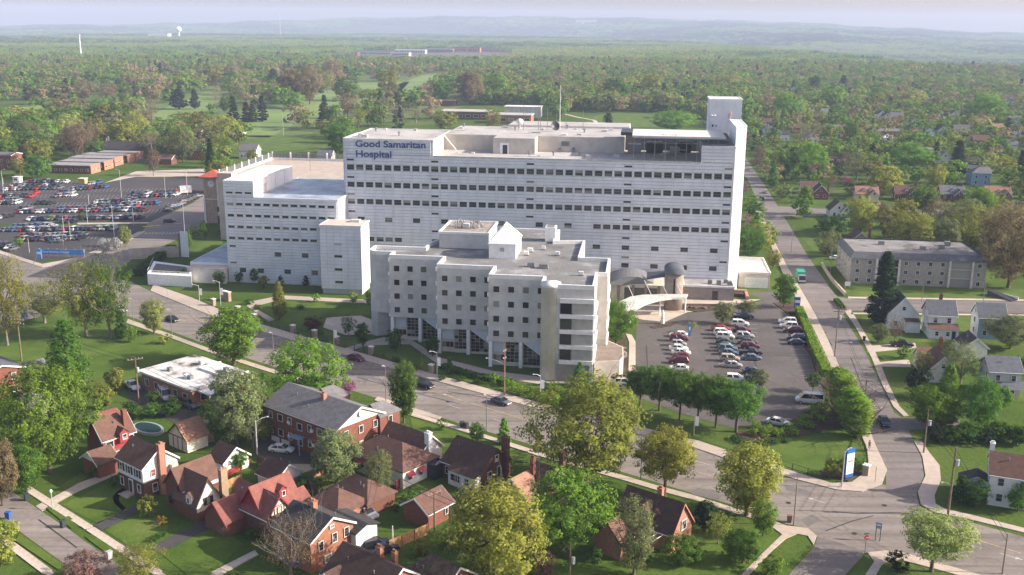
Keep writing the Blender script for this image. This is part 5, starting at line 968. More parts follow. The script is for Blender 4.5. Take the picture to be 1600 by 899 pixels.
# ---------------------------------------------------------------- foliage
def leaf_mat(name,c,c2,tr=.5,var=.5):
    m=bpy.data.materials.new(name); m.use_nodes=True; n=m.node_tree.nodes; l=m.node_tree.links; n.clear(); MATS[name]=m
    at=n.new('ShaderNodeAttribute'); at.attribute_name='tone'; oi=n.new('ShaderNodeObjectInfo')
    col=ramp_mix(n,l,at.outputs['Fac'],[(.0,tuple(x*.55 for x in c)),(.5,c),(1.,c2)])
    hs=n.new('ShaderNodeHueSaturation'); mr=n.new('ShaderNodeMapRange'); mr.inputs[3].default_value=.82; mr.inputs[4].default_value=1.18
    l.new(oi.outputs['Random'],mr.inputs[0]); l.new(mr.outputs[0],hs.inputs['Value']); l.new(col,hs.inputs['Color'])
    m2=n.new('ShaderNodeMapRange'); m2.inputs[3].default_value=.485; m2.inputs[4].default_value=.515; l.new(oi.outputs['Random'],m2.inputs[0]); l.new(m2.outputs[0],hs.inputs['Hue'])
    d=n.new('ShaderNodeBsdfDiffuse'); t=n.new('ShaderNodeBsdfTranslucent'); mx=n.new('ShaderNodeMixShader'); mx.inputs[0].default_value=tr
    l.new(hs.outputs[0],d.inputs[0]); l.new(hs.outputs[0],t.inputs[0]); l.new(d.outputs[0],mx.inputs[1]); l.new(t.outputs[0],mx.inputs[2])
    o=n.new('ShaderNodeOutputMaterial'); l.new(mx.outputs[0],o.inputs[0]); return m
LM=dict(
 bright=leaf_mat('bright spring leaves',(0.159,0.291,0.042),(0.319,0.460,0.075)), green=leaf_mat('green leaves',(0.101,0.204,0.033),(0.204,0.347,0.061)), deep=leaf_mat('deep green leaves',(0.065,0.143,0.029),(0.143,0.255,0.052)),
 olive=leaf_mat('olive leaves',(0.237,0.258,0.052),(0.392,0.392,0.102)), yellow=leaf_mat('yellow green leaves',(0.339,0.378,0.070),(0.489,0.489,0.140)), pale=leaf_mat('pale new leaves',(0.319,0.378,0.120),(0.489,0.489,0.199)),
 grey=leaf_mat('grey green leaves',(0.204,0.244,0.101),(0.326,0.367,0.163)), brown=leaf_mat('brown buds',(0.206,0.155,0.088),(0.323,0.250,0.147)), tan=leaf_mat('tan catkins',(0.279,0.228,0.117),(0.360,0.338,0.191)),
 spruce=leaf_mat('dark needles',(0.020,0.040,0.020),(0.045,0.073,0.034),.1), pine=leaf_mat('blue needles',(0.025,0.045,0.031),(0.056,0.084,0.056),.1),
 pink=leaf_mat('pink blossom',(0.360,0.130,0.250),(0.500,0.220,0.360)), white=leaf_mat('white blossom',(0.500,0.500,0.460),(0.500,0.500,0.500)), rose=leaf_mat('rose buds',(0.240,0.130,0.120),(0.360,0.220,0.200)), red=leaf_mat('dark red leaves',(0.100,0.020,0.030),(0.170,0.040,0.050)), gold=leaf_mat('golden shrub',(0.340,0.240,0.040),(0.480,0.360,0.080)), hedge=leaf_mat('hedge leaves',(0.224,0.367,0.040),(0.387,0.500,0.082)))
BARK=mat('bark',(.12,.09,.07),.95,.2,3.,bump=.4); BARKG=mat('grey bark',(.20,.175,.15),.95,.2,3.,bump=.4); BARKP=mat('pale bark',(.42,.38,.31),.95,.15,3.)
def leaf_mesh(name,C,N,S,T,mat_):
    """quads at C facing N with size S and tone T"""
    k=len(C); a=np.where(np.abs(N[:,2:3])<.9,np.array([[0,0,1.]]),np.array([[1.,0,0]])); e=np.cross(N,a); e/=np.linalg.norm(e,axis=1,keepdims=True); g=np.cross(N,e)
    th=RNG.uniform(0,2*PI,(k,1)); e2=e*np.cos(th)+g*np.sin(th); g2=-e*np.sin(th)+g*np.cos(th); s=S[:,None]
    V=np.stack([C-e2*s,C-g2*s*.62+N*s*.12,C+e2*s,C+g2*s*.62-N*s*.1],1).reshape(-1,3)
    me=bpy.data.meshes.new(name); me.vertices.add(4*k); me.loops.add(4*k); me.polygons.add(k)
    me.vertices.foreach_set('co',V.astype(np.float32).ravel()); me.loops.foreach_set('vertex_index',np.arange(4*k,dtype=np.int32)); me.polygons.foreach_set('loop_start',np.arange(0,4*k,4,dtype=np.int32))
    at=me.attributes.new('tone','FLOAT','FACE'); at.data.foreach_set('value',T.astype(np.float32))
    me.materials.append(mat_); me.update(); me.validate(); return me
def unit(v): return v/np.maximum(1e-9,np.linalg.norm(v,axis=1,keepdims=True))
SHAPES=dict(standard=(.44,.27,1.,'ell'),  # crown half-width, base height, top, profile power
 round=(.42,.10,1.,'ell'),broad=(.52,.10,1.,'ell'),oval=(.31,.09,1.,'ell'),cone=(.27,.06,1.,'cone'),column=(.13,.04,1.,'ell'),bush=(.55,.0,1.,'ell'),open=(.46,.14,1.,'ell'),spruce=(.20,.04,1.,'spruce'),pine=(.24,.12,1.,'cone'),bare=(.42,.15,1.,'ell'),willow=(.3,.06,1.,'ell'))
def crown_mesh(shape,seed,nc,nl,ls,m,cr=.10):
    g=np.random.default_rng(seed); hw,b,t,pr=SHAPES[shape]; h=t-b; z=[];P_=[]
    while len(P_)<nc:
        q=g.uniform(-1,1,3); 
        if pr=='ell':
            r=np.linalg.norm(q)
            if r>1 or r<.35: continue
            lop=1+.16*math.sin(3*math.atan2(q[1],q[0])+seed)+.1*math.sin(5*math.atan2(q[1],q[0])+2*seed)+.12*math.sin(4*q[2]+seed)
            p=np.array([q[0]*hw*lop,q[1]*hw*lop,b+h*(.5+.5*q[2])]); 
            if q[2]<-.3: p[:2]*=.85
        else:
            zz=(q[2]+1)/2; zz=zz**1.35; mw=(1-zz)**(.8 if pr=='spruce' else .62)*min(1,zz*6+.35); rr=math.sqrt(q[0]**2+q[1]**2)
            if rr>1 or rr<.4: continue
            p=np.array([q[0]*hw*mw,q[1]*hw*mw,b+h*zz])
        P_.append(p)
    P_=np.array(P_); rad=g.uniform(.6,1.25,nc)*cr; tone=g.uniform(0.2,.72,nc)
    k=nl//nc; idx=np.repeat(np.arange(nc),k); d=unit(g.normal(size=(len(idx),3)))
    if pr in('spruce',): d[:,2]*=.35; 
    R=rad[idx][:,None]*g.uniform(.55,1.1,(len(idx),1)); C=P_[idx]+d*R*np.array([[1,1,.8]])
    C[:,2]=np.clip(C[:,2],.01,1.02)
    ctr=np.array([[0,0,b+h*.42]]); out=unit((C-ctr)*np.array([[1/hw,1/hw,2/h]])); N=unit(d*.55+out*.9+g.normal(size=d.shape)*.38+np.array([[0,0,.35]]))
    S=g.uniform(.6,1.35,len(idx))*ls; T=np.clip(tone[idx]+g.normal(size=len(idx))*.16,0,1)
    return leaf_mesh('crown',C,N,S,T,m)
def branch(mb,p,d,L,r,depth,g,n=5,up=.25):
    path=[p]; rr=[r]; q=p.copy(); dd=d.copy()
    for i in range(3):
        dd=(dd+Vector((g.uniform(-.2,.2),g.uniform(-.2,.2),g.uniform(-.05,up)*.6))).normalized(); q=q+dd*L/3; path.append(q.copy()); rr.append(max(.0012,r*(1-.22*(i+1))))
    mb.tube(path,rr,n,False)
    if depth:
        for k in range(g.randint(2,4)):
            i=g.randint(1,3); a=g.uniform(0,2*PI); s=Vector((math.cos(a),math.sin(a),g.uniform(.0,.5)))
            branch(mb,path[i],(dd*.75+s*.75).normalized(),L*g.uniform(.5,.72),rr[i]*.62,depth-1,g,4 if depth<2 else 5,up)
def trunk_mesh(shape,seed,m,fork=6,depth=1,r0=.022,bare=False):
    g=random.Random(seed); mb=MB(); hw,b,t,pr=SHAPES[shape]
    if pr in('spruce','cone') and not bare:
        mb.tube([(0,0,-.03),(0,0,.1),(0,0,.5),(0,0,.94)],[r0*1.5,r0,r0*.6,.003],7,False)
        for i in range(fork): 
            a=i*2.4; z=b+.08+i*.06; branch(mb,Vector((0,0,z)),Vector((math.cos(a),math.sin(a),.4)).normalized(),hw*(1-z)*1.1,r0*.35,0,g,4)
    else:
        th=b+.06; mb.tube([(0,0,-.03),(0,0,.02),(.004,0,th*.5),(0,.004,th)],[r0*1.8,r0*1.15,r0,r0*.9],8,False)
        for i in range(fork):
            a=i*2*PI/fork+g.uniform(-.4,.4); s=g.uniform(.35,.9) if i else .1
            branch(mb,Vector((0,0,th-.03*(i%2))),Vector((math.cos(a)*s,math.sin(a)*s,1)).normalized(),(1-th)*g.uniform(.55,.75),r0*.55,depth,g,5)
    return mb.mesh('trunk',m,True)
TREES={}
def tree_meshes(kind,lod,var):
    """kind = shape/leaf; lod 0 near .. 2 far"""
    key=(kind,lod,var)
    if key in TREES: return TREES[key]
    shape,lf=kind.split('/'); sd=sum(map(ord,shape))+var*17
    nl={0:17000,1:4200,2:1000}[lod]; nc={0:320,1:150,2:60}[lod]; ls={0:.0135,1:.025,2:.048}[lod]; cr={0:.07,1:.08,2:.1}[lod]
    if shape in('open','willow'): nl=int(nl*.62); ls*=.86; cr*=.9
    if shape=='bare': nl=int(nl*.28); ls*=.6
    if shape in('column','spruce','pine','cone'): ls*=.9; cr*=.7; nl=int(nl*.85); nc=int(nc*1.3)
    if shape=='bush': ls*=1.5; cr*=1.3; nl=int(nl*.45); nc=nc//2
    bm=BARKG if shape in('bare','open') else BARK
    c=cached(('crown',shape,lod,var),lambda:crown_mesh(shape,sd,nc,nl,ls,LM[lf],cr))
    t=cached(('trunk',shape,lod,var,bm.name),lambda:trunk_mesh(shape,sd,bm,{0:6,1:5,2:4}[lod],{0:2,1:1,2:0}[lod]+(1 if shape in('bare','open') and lod<2 else 0),bare=(shape=='bare')) if shape!='bush' else trunk_mesh('bush',sd,bm,5,0,.02))
    TREES[key]=(c,t); return c,t
NTREE=0
def tree(px,py,top,wpx,kind,label=None,cat='tree',group=None,lod=None,name=None,var=None,gp_=None,z0=0.):
    """base point, skyline of the crown and its spread, all as surveyed; builds a real tree of that height standing there"""
    global NTREE; NTREE+=1
    g=G(px,py) if gp_ is None else gp_; h=max(.6,topz(g,top)) if top is not None else gp_h
    sc=F_/((g.y)*cp_+HCAM*sp_); wm=wpx/sc; shape,lf=kind.split('/'); hw=SHAPES[shape][0]
    hpx=py-(top if top is not None else py-20)
    if lod is None: lod=0 if max(wpx,hpx)>52 else 1 if max(wpx,hpx)>22 else 2
    var=NTREE%3 if var is None else var
    c,t=tree_meshes(kind,lod,var)
    sx=wm/2/(hw*1.0); nm=name or {'spruce':'spruce_tree','pine':'pine_tree','bush':'shrub','column':'columnar_tree','bare':'bare_tree'}.get(shape,'leafy_tree')
    r=thing(nm,label or auto_label(kind,px,py,h),cat if shape!='bush' else 'shrub',(g.x,g.y,z0),RNG.uniform(0,6.28),group)
    for n_,me in (('crown' if shape!='bush' else 'foliage',c),('trunk' if shape!='bush' else 'stem',t)):
        o=link(n_,me,r); o.scale=(sx,sx,h)
        if me is c and me.materials[0] is not LM[lf]: o.material_slots[0].link='OBJECT'; o.material_slots[0].material=LM[lf]
    return r
LANDM=[(330,300,'the clock tower'),(290,385,'the white pylon wall'),(440,340,'the white hospital wing'),(540,400,'the white stair tower'),(700,460,'the grey office block'),(800,370,'the pyramid-roofed penthouse'),(1040,450,'the round entrance tower'),(1134,180,'the lift tower'),(1175,430,'the white service garage'),(1430,415,'the mansard-roofed flats'),(1410,495,'the steep-roofed white house'),(1470,500,'the middle white house'),(1545,500,'the blue-sided house'),(1570,580,'the porch house'),(1575,730,'the lower right white house'),(1325,725,'the tall blue sign'),(300,580,'the white-roofed office'),(500,640,'the brick flats'),(635,700,'the awning house'),(740,720,'the sunroom house'),(220,720,'the shuttered white house'),(300,760,'the brown tudor house'),(400,790,'the red tudor house'),(530,820,'the orange-brick house'),(1030,810,'the dormered brick house'),(950,850,'the grass-side garage'),(120,255,'the brick row blocks'),(160,310,'the big car park'),(305,230,'the pink-brick house'),(205,240,'the church hall'),(1352,300,'the yellow cottage'),(1413,300,'the garage-door cottage'),(1484,300,'the grey-roofed cottage'),(1556,300,'the orange-roofed cottage'),(1527,280,'the large blue house'),(1307,330,'the maroon-roofed white house'),(1280,305,'the red chimney cottage'),(1372,335,'the hip-roofed cottage'),(1386,215,'the pyramid-roofed hut'),(1435,235,'the dark grey house'),(1552,205,'the far cream house'),(1300,200,'the long brick house'),(1378,205,'the long grey house'),(730,180,'the low school'),(820,185,'the school antennas end'),(702,163,'the clubhouse'),(300,155,'the pine pair on the course'),(520,180,'the tall pole'),(430,225,'the practice field'),(126,75,'the white mast'),(212,105,'the pink distant building'),(600,85,'the retail strip'),(730,80,'the tall distant block'),(1000,185,'the meadow'),(895,190,'the roof antennas'),(250,200,'the left fairway'),(390,170,'the middle fairway'),(560,150,'the upper fairway'),(650,130,'the far fairway'),(60,172,'the far left fairway'),(1190,330,'the side street top'),(1260,165,'the row of three gables'),(1475,186,'the far house pair'),(1260,380,'the right bank lawn'),(1472,256,'the gable by the spruce')]
LWORD=dict(bright='bright green',green='mid-green',deep='deep green',olive='olive',yellow='yellow-green',pale='pale green',grey='grey-green',brown='brown budding',tan='tan-twigged',spruce='dark',pine='bluish dark',pink='pink flowering',white='white blossoming',rose='rosy',red='dark red',gold='golden',hedge='lime')
SWORD=dict(standard='clean-stemmed tree',round='round tree',broad='spreading tree',oval='oval tree',cone='pointed tree',column='columnar tree',bush='shrub',open='open airy tree',spruce='spruce',pine='pine',bare='bare-branched tree',willow='drooping tree')
def auto_label(kind,px,py,h,what=None):
    s,l_=kind.split('/'); size='tall ' if h>17 else 'small ' if h<7 else ''
    cand=sorted(LANDM,key=lambda q:(q[0]-px)**2+4*(q[1]-py)**2)[:9]
    for n_ in range(3):
        for q in cand:
            dx,dy=px-q[0],py-q[1]
            rel='right of' if dx>abs(dy)*1.6 else 'left of' if -dx>abs(dy)*1.6 else ('in front of' if dy>0 else 'behind')
            far='' if math.hypot(dx,dy)<45 else 'well '
            for pre in ((size,),('leafy ',),)[:1+(n_>0)]:
                lb=(what or f"{pre[0]}{LWORD[l_]} {SWORD[s]}")+f" {far}{rel} {q[2]}"
                if n_==2:
                    d2=[w for w in cand if w is not q][0]; lb+=', toward '+d2[2]
                if lb not in USED and len(lb.split())<=16: return lb
    return (what or f"{size}{LWORD[l_]} {SWORD[s]}")+f" between {cand[0][2]} and {cand[1][2]}"
# --- foreground and middle trees, one by one
for a in [
 (915,752,590,190,'broad/olive','great olive-green oak standing beside the avenue in front of the tree row'),
 (1038,776,667,98,'standard/yellow','pale yellow-green airy tree on the verge right of the great oak'),
 (1166,806,692,92,'oval/yellow','yellow-green pointed tree on the avenue verge'),
 (776,915,756,166,'round/yellow','dense yellow-green ball of a tree at the bottom centre'),
 (884,868,733,126,'round/bright','vivid green tree beside the tan-roofed house'),
 (990,898,776,62,'willow/grey','grey-green drooping tree between the small garage and the dormered house'),
 (1455,893,805,112,'standard/pale','small pale spreading tree at the bottom right corner lawn'),
 (478,640,529,126,'broad/bright','broad bright yellow-green tree behind the brick flats'),
 (365,570,479,84,'oval/bright','bright oval tree behind the white-roofed office'),
 (631,661,562,44,'oval/green','neat green oval tree on the avenue lawn right of the flats'),
 (78,737,566,150,'broad/bright','huge bright green maple over the maroon house'),
 (108,604,502,80,'cone/green','dense pointed green maple in the park lawn'),
 (372,694,575,82,'oval/grey','olive-grey tree left of the brick flats'),
 (526,755,671,72,'oval/grey','leafy tree before the brick flats end gable'),
 (592,782,704,46,'willow/grey','slim grey-green tree over the dark garage'),
 (1377,506,394,54,'spruce/spruce','tall dark spruce beside the steep-roofed white house'),
 (962,540,468,58,'round/green','rich green tree hugging the office block right end'),
 (1030,642,572,68,'standard/green','row tree by the car park, leftmost of the dark row'),(1062,656,578,66,'standard/green','row tree by the car park, second of the dark row'),(1090,659,583,64,'standard/green','row tree by the car park, middle of the dark row'),(1118,668,588,64,'standard/green','row tree by the car park, fourth of the dark row'),(1150,675,596,92,'standard/green','row tree by the car park, rightmost and biggest of the dark row'),(1000,634,571,56,'standard/green','row tree hiding the white jeep, tucked behind the dark row left end'),
 (1130,506,471,34,'round/grey','small grey-green tree on the car park island with mulch'),(1168,492,468,34,'broad/grey','low grey-green tree by the service drive'),(1187,606,576,30,'round/grey','little olive tree inside the car park near the row'),(1270,612,583,26,'standard/deep','small dark tree on the island by the white van'),(1080,520,500,18,'open/olive','sparse little tree beside the blue entrance marker'),
 (1475,664,571,54,'cone/bright','bright lime pointed tree right of the side street'),(1448,668,600,60,'round/bright','bright tree just left of the lime pointed tree'),(1528,672,590,66,'broad/green','leafy tree with two trunks before the porch house'),(1500,600,535,60,'open/grey','pale leafy tree over the low brown-red house'),(1440,590,548,40,'open/pale','airy pale tree before the white garage'),(1432,620,570,44,'bush/spruce','dark round shrub before the low brown-red house'),
 (1578,545,492,76,'round/grey','grey-green round tree before the blue-sided house'),(1575,450,318,116,'broad/tan','big bare-brown oak right of the mansard flats'),(1398,537,488,34,'bare/brown','brown twiggy bush tree before the steep-roofed house'),(1372,536,505,30,'round/grey','small leafy tree beside the side street walk'),
 (135,525,404,96,'open/olive','thin leafy tall tree at the park corner, left of two'),(172,528,398,76,'open/green','thin leafy tall tree at the park corner, right of two'),(12,540,395,76,'open/olive','tall bare-limbed tree at the far left lawn'),(70,505,440,90,'open/pale','pale airy tree behind the blue sign by the junction'),
 (241,522,467,36,'oval/pale','small pale oval tree on the park edge by the avenue'),(190,529,487,24,'cone/deep','little dark conical tree in the park'),(206,535,508,20,'bush/bright','bright bush next to the dark cone'),(258,537,520,22,'bush/yellow','yellow-green bush below the pale oval tree'),
 (870,588,531,26,'cone/green','slim green tree against the cylinder corner of the office block'),(905,604,567,28,'cone/green','small green tree right of the slim one at the office block'),(745,690,660,26,'round/green','round green bush-tree beside the avenue bins'),(787,694,654,26,'cone/bright','small bright pointed tree beside the avenue walk'),
 (1192,838,782,44,'round/bright','bright tree behind the pointed yellow one'),(1160,880,828,60,'round/green','green tree on the lower right lawn'),(1100,830,782,34,'oval/spruce','dark yew beside the dormered house'),(1122,850,800,40,'open/olive','thin olive tree right of the dark yew'),(1205,899,868,44,'bush/bright','bright bush at the bottom edge of the lower right lawn'),(1060,880,835,62,'bush/green','green shrub clump below the dormered house'),
 (42,772,682,52,'oval/green','leafy green tree on the residential verge'),(4,790,684,60,'round/tan','brown-budding tree cut by the left edge'),(218,905,852,80,'open/olive','olive sparse tree at the bottom edge by the street'),(135,910,864,70,'bush/rose','rosy-budded crab tree at the bottom left edge'),(6,880,842,44,'bush/yellow','yellow-green bush at the lower left edge'),(10,840,812,44,'bush/yellow','yellow bush above the lower left edge'),
 (455,905,800,100,'bare/brown','leafless grey tree before the orange-brick house'),(230,808,776,30,'bush/olive','olive shrub on the middle yard'),(252,820,807,18,'bush/gold','golden shrub by the brown tudor house'),(372,735,702,34,'round/green','round green tree by the fence behind the tudor house'),(396,700,650,40,'bare/grey','grey twiggy tree left of the flats yard'),
 (1225,480,428,34,'oval/green','bright street tree beside the small blue sign'),(1207,420,390,26,'round/olive','olive street tree by the service garage'),(437,500,441,28,'pine/olive','scruffy two-tone conifer on the hospital lawn'),(285,442,420,22,'round/green','young tree before the white podium, left one'),(343,448,423,20,'round/green','young tree before the white podium, right one'),
 (374,442,424,13,'oval/green','little tree at the wing foot, first from left'),(398,442,419,16,'oval/deep','little tree at the wing foot, second'),(412,452,431,16,'oval/olive','little tree at the wing foot, third'),(439,444,430,13,'cone/deep','little conifer at the wing foot, fourth'),(478,446,431,14,'cone/spruce','little conifer at the wing foot, last'),(494,472,458,14,'bush/bright','bright shrub below the stair tower, left'),(552,476,454,14,'oval/pale','pale young tree below the stair tower'),(577,476,455,14,'oval/yellow','yellow young tree at the office block left corner'),(320,375,346,14,'oval/bright','young tree by the clock tower lawn'),(350,368,325,16,'oval/green','green tree at the clock tower base'),(304,374,350,14,'open/pale','pale sapling by the pylon wall'),(296,386,360,12,'cone/bright','bright sapling behind the pylon wall'),
 (545,525,492,26,'open/deep','dim young tree on the front plaza'),(567,543,505,22,'oval/deep','shaded young tree left of the office block foot'),(617,550,514,26,'round/deep','shaded tree before the first lobby bay'),(676,557,525,22,'oval/deep','shaded tree before the second lobby bay'),(702,585,556,16,'cone/green','slim sapling by the hospital walk, middle'),(771,600,582,16,'bush/bright','sapling below the street lamp by the walk'),
 (592,676,640,50,'round/pink','pink redbud at the flats gable end'),(540,612,596,34,'round/pink','pink redbud behind the flats roof'),(1322,292,275,18,'round/pink','magenta redbud left of the yellow cottage'),(1168,440,424,12,'bush/pink','pink bush by the service drive fence'),(1163,300,285,14,'bush/pink','pink bush beside the side street, far one'),(1168,352,335,14,'bush/pink','pink bush beside the side street, middle one'),(490,516,496,34,'bush/red','dark red shrub on the front plaza'),(965,600,584,26,'bush/red','magenta-red shrub beside the white jeep'),(1320,396,368,24,'round/red','dark red tree beside the brown gabled house'),
 (968,550,538,18,'bush/white','white blossoming shrub by the side lobby, upper'),(968,562,546,24,'bush/white','white blossoming shrub by the side lobby, lower'),(961,572,562,15,'bush/yellow','yellow shrub in the entrance bed, upper'),(960,582,570,17,'bush/yellow','yellow shrub in the entrance bed, lower'),(60,690,608,50,'round/white','white blossoming tree inside the huge maple edge'),(1340,660,640,20,'bush/green','low green bush right of the hornbeam hedge'),
 (1308,628,574,40,'column/hedge','tall hornbeam hedge, farthest clump'),(1318,650,590,40,'column/hedge','tall hornbeam hedge, second clump'),(1329,668,606,42,'column/hedge','tall hornbeam hedge, third clump'),(1338,684,622,42,'column/hedge','tall hornbeam hedge, nearest clump'),
 (1300,745,716,28,'bush/olive','shrub behind the tall blue sign, left'),(1318,742,714,24,'bush/green','shrub behind the tall blue sign, middle'),(1340,738,714,24,'bush/green','shrub right of the tall blue sign'),
 (1500,786,744,38,'cone/deep','dark fir at the avenue corner right of the wooden pole'),(1524,792,750,40,'round/deep','dark rounded yew at the avenue corner'),(1590,800,755,36,'round/green','leafy shrub tree at the right edge by the path'),(1403,893,863,38,'bush/spruce','clipped dark globe shrub at the bottom corner'),
 (165,398,372,22,'round/white','white blossoming tree at the car park corner, left'),(182,392,370,18,'round/white','white blossoming tree at the car park corner, middle'),(196,386,352,20,'round/pale','pale blossoming tree at the car park corner, right'),(30,388,372,14,'oval/bright','young tree at the lower car park edge'),(80,350,335,10,'open/green','thin young tree on the car park divider, left'),(130,345,330,12,'open/green','thin young tree on the car park divider, right'),
 (850,900,860,34,'bush/rose','rosy shrub right of the yellow ball tree'),(1255,318,292,26,'bare/tan','bare pale-limbed tree beside the side street corner'),(1256,335,290,22,'oval/bright','young bright tree on the street corner lawn'),(1420,400,330,70,'round/olive','leafy olive tree behind the mansard flats, left'),(1470,400,340,60,'round/grey','leafy tree behind the mansard flats, middle'),(1520,395,320,90,'broad/olive','spreading olive tree behind the mansard flats, right'),(1585,350,315,50,'round/tan','brown-gold tree at right edge above the flats')]:
    tree(*a[:5],label=a[5])
ORDN=['leftmost','second from left','third from left','fourth from left','fifth from left','sixth from left','seventh from left','eighth from left','ninth from left','rightmost']
# yard trees and bushes between the houses
for q in ((205,655,628,30,'round/deep'),(238,652,630,34,'round/green'),(268,650,628,32,'round/deep'),(345,672,640,40,'round/green'),(322,655,632,26,'bush/green'),(240,632,610,22,'round/green'),(272,636,616,22,'bush/olive'),(330,648,622,24,'round/olive'),(415,690,655,26,'oval/olive'),(395,672,630,34,'round/deep'),(332,800,786,22,'bush/deep'),(395,842,826,26,'bush/deep'),(350,838,818,24,'bare/rose'),(640,782,764,22,'bush/green'),(618,798,782,20,'bush/deep'),(560,735,712,26,'round/olive'),(505,775,752,22,'bush/olive'),(470,765,745,26,'round/deep'),(740,800,780,22,'bush/green'),(700,855,838,30,'bush/green'),(660,868,846,34,'bush/olive'),(830,860,838,28,'bush/deep'),(930,880,858,26,'bush/green'),(1010,880,858,30,'bush/deep'),(1085,880,852,34,'bush/green'),(1140,870,846,30,'bush/bright'),(860,800,772,34,'round/green'),(905,800,770,30,'bush/olive'),(150,745,726,22,'bush/deep'),(178,760,744,16,'bush/deep'),(30,660,610,44,'round/deep'),(22,720,688,34,'round/green'),(160,640,600,36,'oval/olive'),(180,610,575,30,'oval/olive'),(420,660,618,34,'oval/olive'),(690,672,655,18,'bush/green'),(1560,640,600,40,'round/green'),(1500,690,668,50,'bush/deep'),(1570,770,745,30,'bush/deep'),(1480,590,560,36,'round/olive'),(1595,590,556,34,'round/green'),(1410,560,540,22,'bush/green'),(1445,625,600,30,'bush/green')): tree(*q)
# trees of the golf course and the far streets, each surveyed
for q in ((238,142,113,45,'round/yellow'),(295,134,108,34,'round/yellow'),(332,134,100,36,'round/olive'),(365,132,102,40,'round/tan'),(280,171,139,34,'pine/pine'),(266,160,143,20,'round/spruce'),(305,171,141,20,'pine/pine'),(338,166,127,22,'bare/tan'),(377,160,126,24,'bare/tan'),(352,176,153,20,'round/green'),(365,190,150,22,'spruce/spruce'),(385,191,160,20,'spruce/spruce'),(395,191,158,18,'spruce/spruce'),(410,190,150,22,'spruce/spruce'),(455,163,105,40,'round/tan'),(484,163,102,42,'round/tan'),(428,146,108,30,'pine/pine'),(456,170,143,40,'round/bright'),(519,140,92,30,'round/tan'),(512,145,108,24,'open/olive'),(542,158,118,44,'round/green'),(168,185,150,42,'broad/bright'),(133,205,165,52,'broad/bright'),(24,205,175,50,'round/bright'),(58,203,174,32,'round/pale'),(133,160,124,34,'open/brown'),(168,160,128,36,'open/brown'),(238,188,143,36,'bare/brown'),(207,190,157,26,'round/tan'),(328,195,172,36,'round/bright'),(290,198,174,42,'round/olive'),(504,200,163,22,'spruce/spruce'),(522,202,162,26,'round/green'),(575,195,160,34,'bare/brown'),(600,193,155,32,'bare/brown'),(625,197,158,36,'bare/brown'),(650,192,160,34,'bare/brown'),(560,200,168,26,'open/olive'),(607,153,108,34,'round/olive'),(635,122,90,22,'bare/tan'),(690,165,122,34,'round/green'),(735,165,110,48,'round/tan'),(775,160,112,40,'round/bright'),(695,205,172,40,'round/olive'),(770,205,166,30,'open/olive'),(1050,206,172,76,'broad/bright'),(1018,160,112,36,'round/olive'),(960,165,120,50,'round/green'),(950,202,175,14,'round/spruce'),
 (1300,175,135,42,'round/bright'),(1230,190,145,56,'broad/bright'),(1317,143,118,22,'spruce/spruce'),(1272,148,118,18,'oval/deep'),(1370,160,135,28,'round/bright'),(1425,168,140,40,'round/yellow'),(1533,195,145,64,'broad/bright'),(1425,236,207,44,'round/bright'),(1420,268,222,56,'round/bright'),(1366,231,207,24,'round/bright'),(1381,288,247,32,'cone/green'),(1338,285,235,44,'open/grey'),(1494,276,220,36,'spruce/spruce'),(1328,236,188,30,'round/green'),(1568,270,245,40,'round/yellow'),(1594,276,235,22,'spruce/spruce'),(1556,246,215,44,'round/green'),(1264,282,222,50,'round/bright'),(1226,281,235,40,'round/green'),(1207,293,250,22,'cone/green'),(1184,266,230,28,'open/brown'),(1258,232,187,38,'bare/tan'),(1290,364,335,40,'bush/green'),(1315,362,335,36,'bush/green'),(1392,374,322,52,'round/olive'),(1340,360,318,30,'round/grey'),(1448,372,336,30,'oval/bright'),(1300,300,268,20,'bare/brown'),(60,280,240,44,'round/green'),(30,275,246,30,'round/olive'),(120,250,195,52,'open/brown'),(150,245,215,30,'round/green'),(100,240,222,22,'round/deep'),(10,255,215,60,'round/bright'),(235,240,205,34,'open/olive'),(355,250,213,26,'round/bright'),(345,245,205,30,'open/olive'),(395,258,232,20,'round/olive'),(240,275,232,26,'open/brown'),(325,262,222,24,'round/green'),(45,240,200,46,'round/green'),(80,215,185,36,'open/olive')): tree(*q)
# shrubs of the bed by the white car: clipped globes
gl=[(1180,664),(1189,672),(1199,671),(1207,676),(1216,678),(1225,676),(1234,668),(1241,676),(1250,662),(1258,655),(1264,666),(1272,650),(1280,640),(1176,676),(1196,680),(1290,636),(1284,655),(1268,640),(1296,648)]
for i,(x,y) in enumerate(gl): tree(x,y+5,y-8,17,'bush/hedge','clipped green globe shrub in the bed beside the parked white car',group='globe shrubs by the car park',lod=1)
gl=[(800,606),(812,612),(826,610),(840,616),(856,604),(868,612),(880,616),(850,622),(866,626),(790,598)]
gl.sort()
for i,(x,y) in enumerate(gl): tree(x,y+6,y-9,22,'bush/hedge' if i%3 else 'bush/bright',f'rounded shrub along the office block walk, {ORDN[i]} of its row',group='shrubs along the office walk',lod=1)
gl=[(390,472),(402,480),(470,480),(500,520),(620,562),(650,575),(720,592),(745,596),(690,590)]
gl.sort()
for i,(x,y) in enumerate(gl): tree(x,y+4,y-4,16,'bush/deep',f'dark low shrub on the shaded hospital lawn, {ORDN[i]}',group='shrubs on the hospital lawn',lod=1)
for i,(x,y) in enumerate(((240,843),(248,838),(256,834))): tree(x,y+4,y-5,11,'bush/deep',['small globe shrub by the drive, nearest the street','small globe shrub by the drive, middle one','small globe shrub by the drive, nearest the house'][i],lod=1)
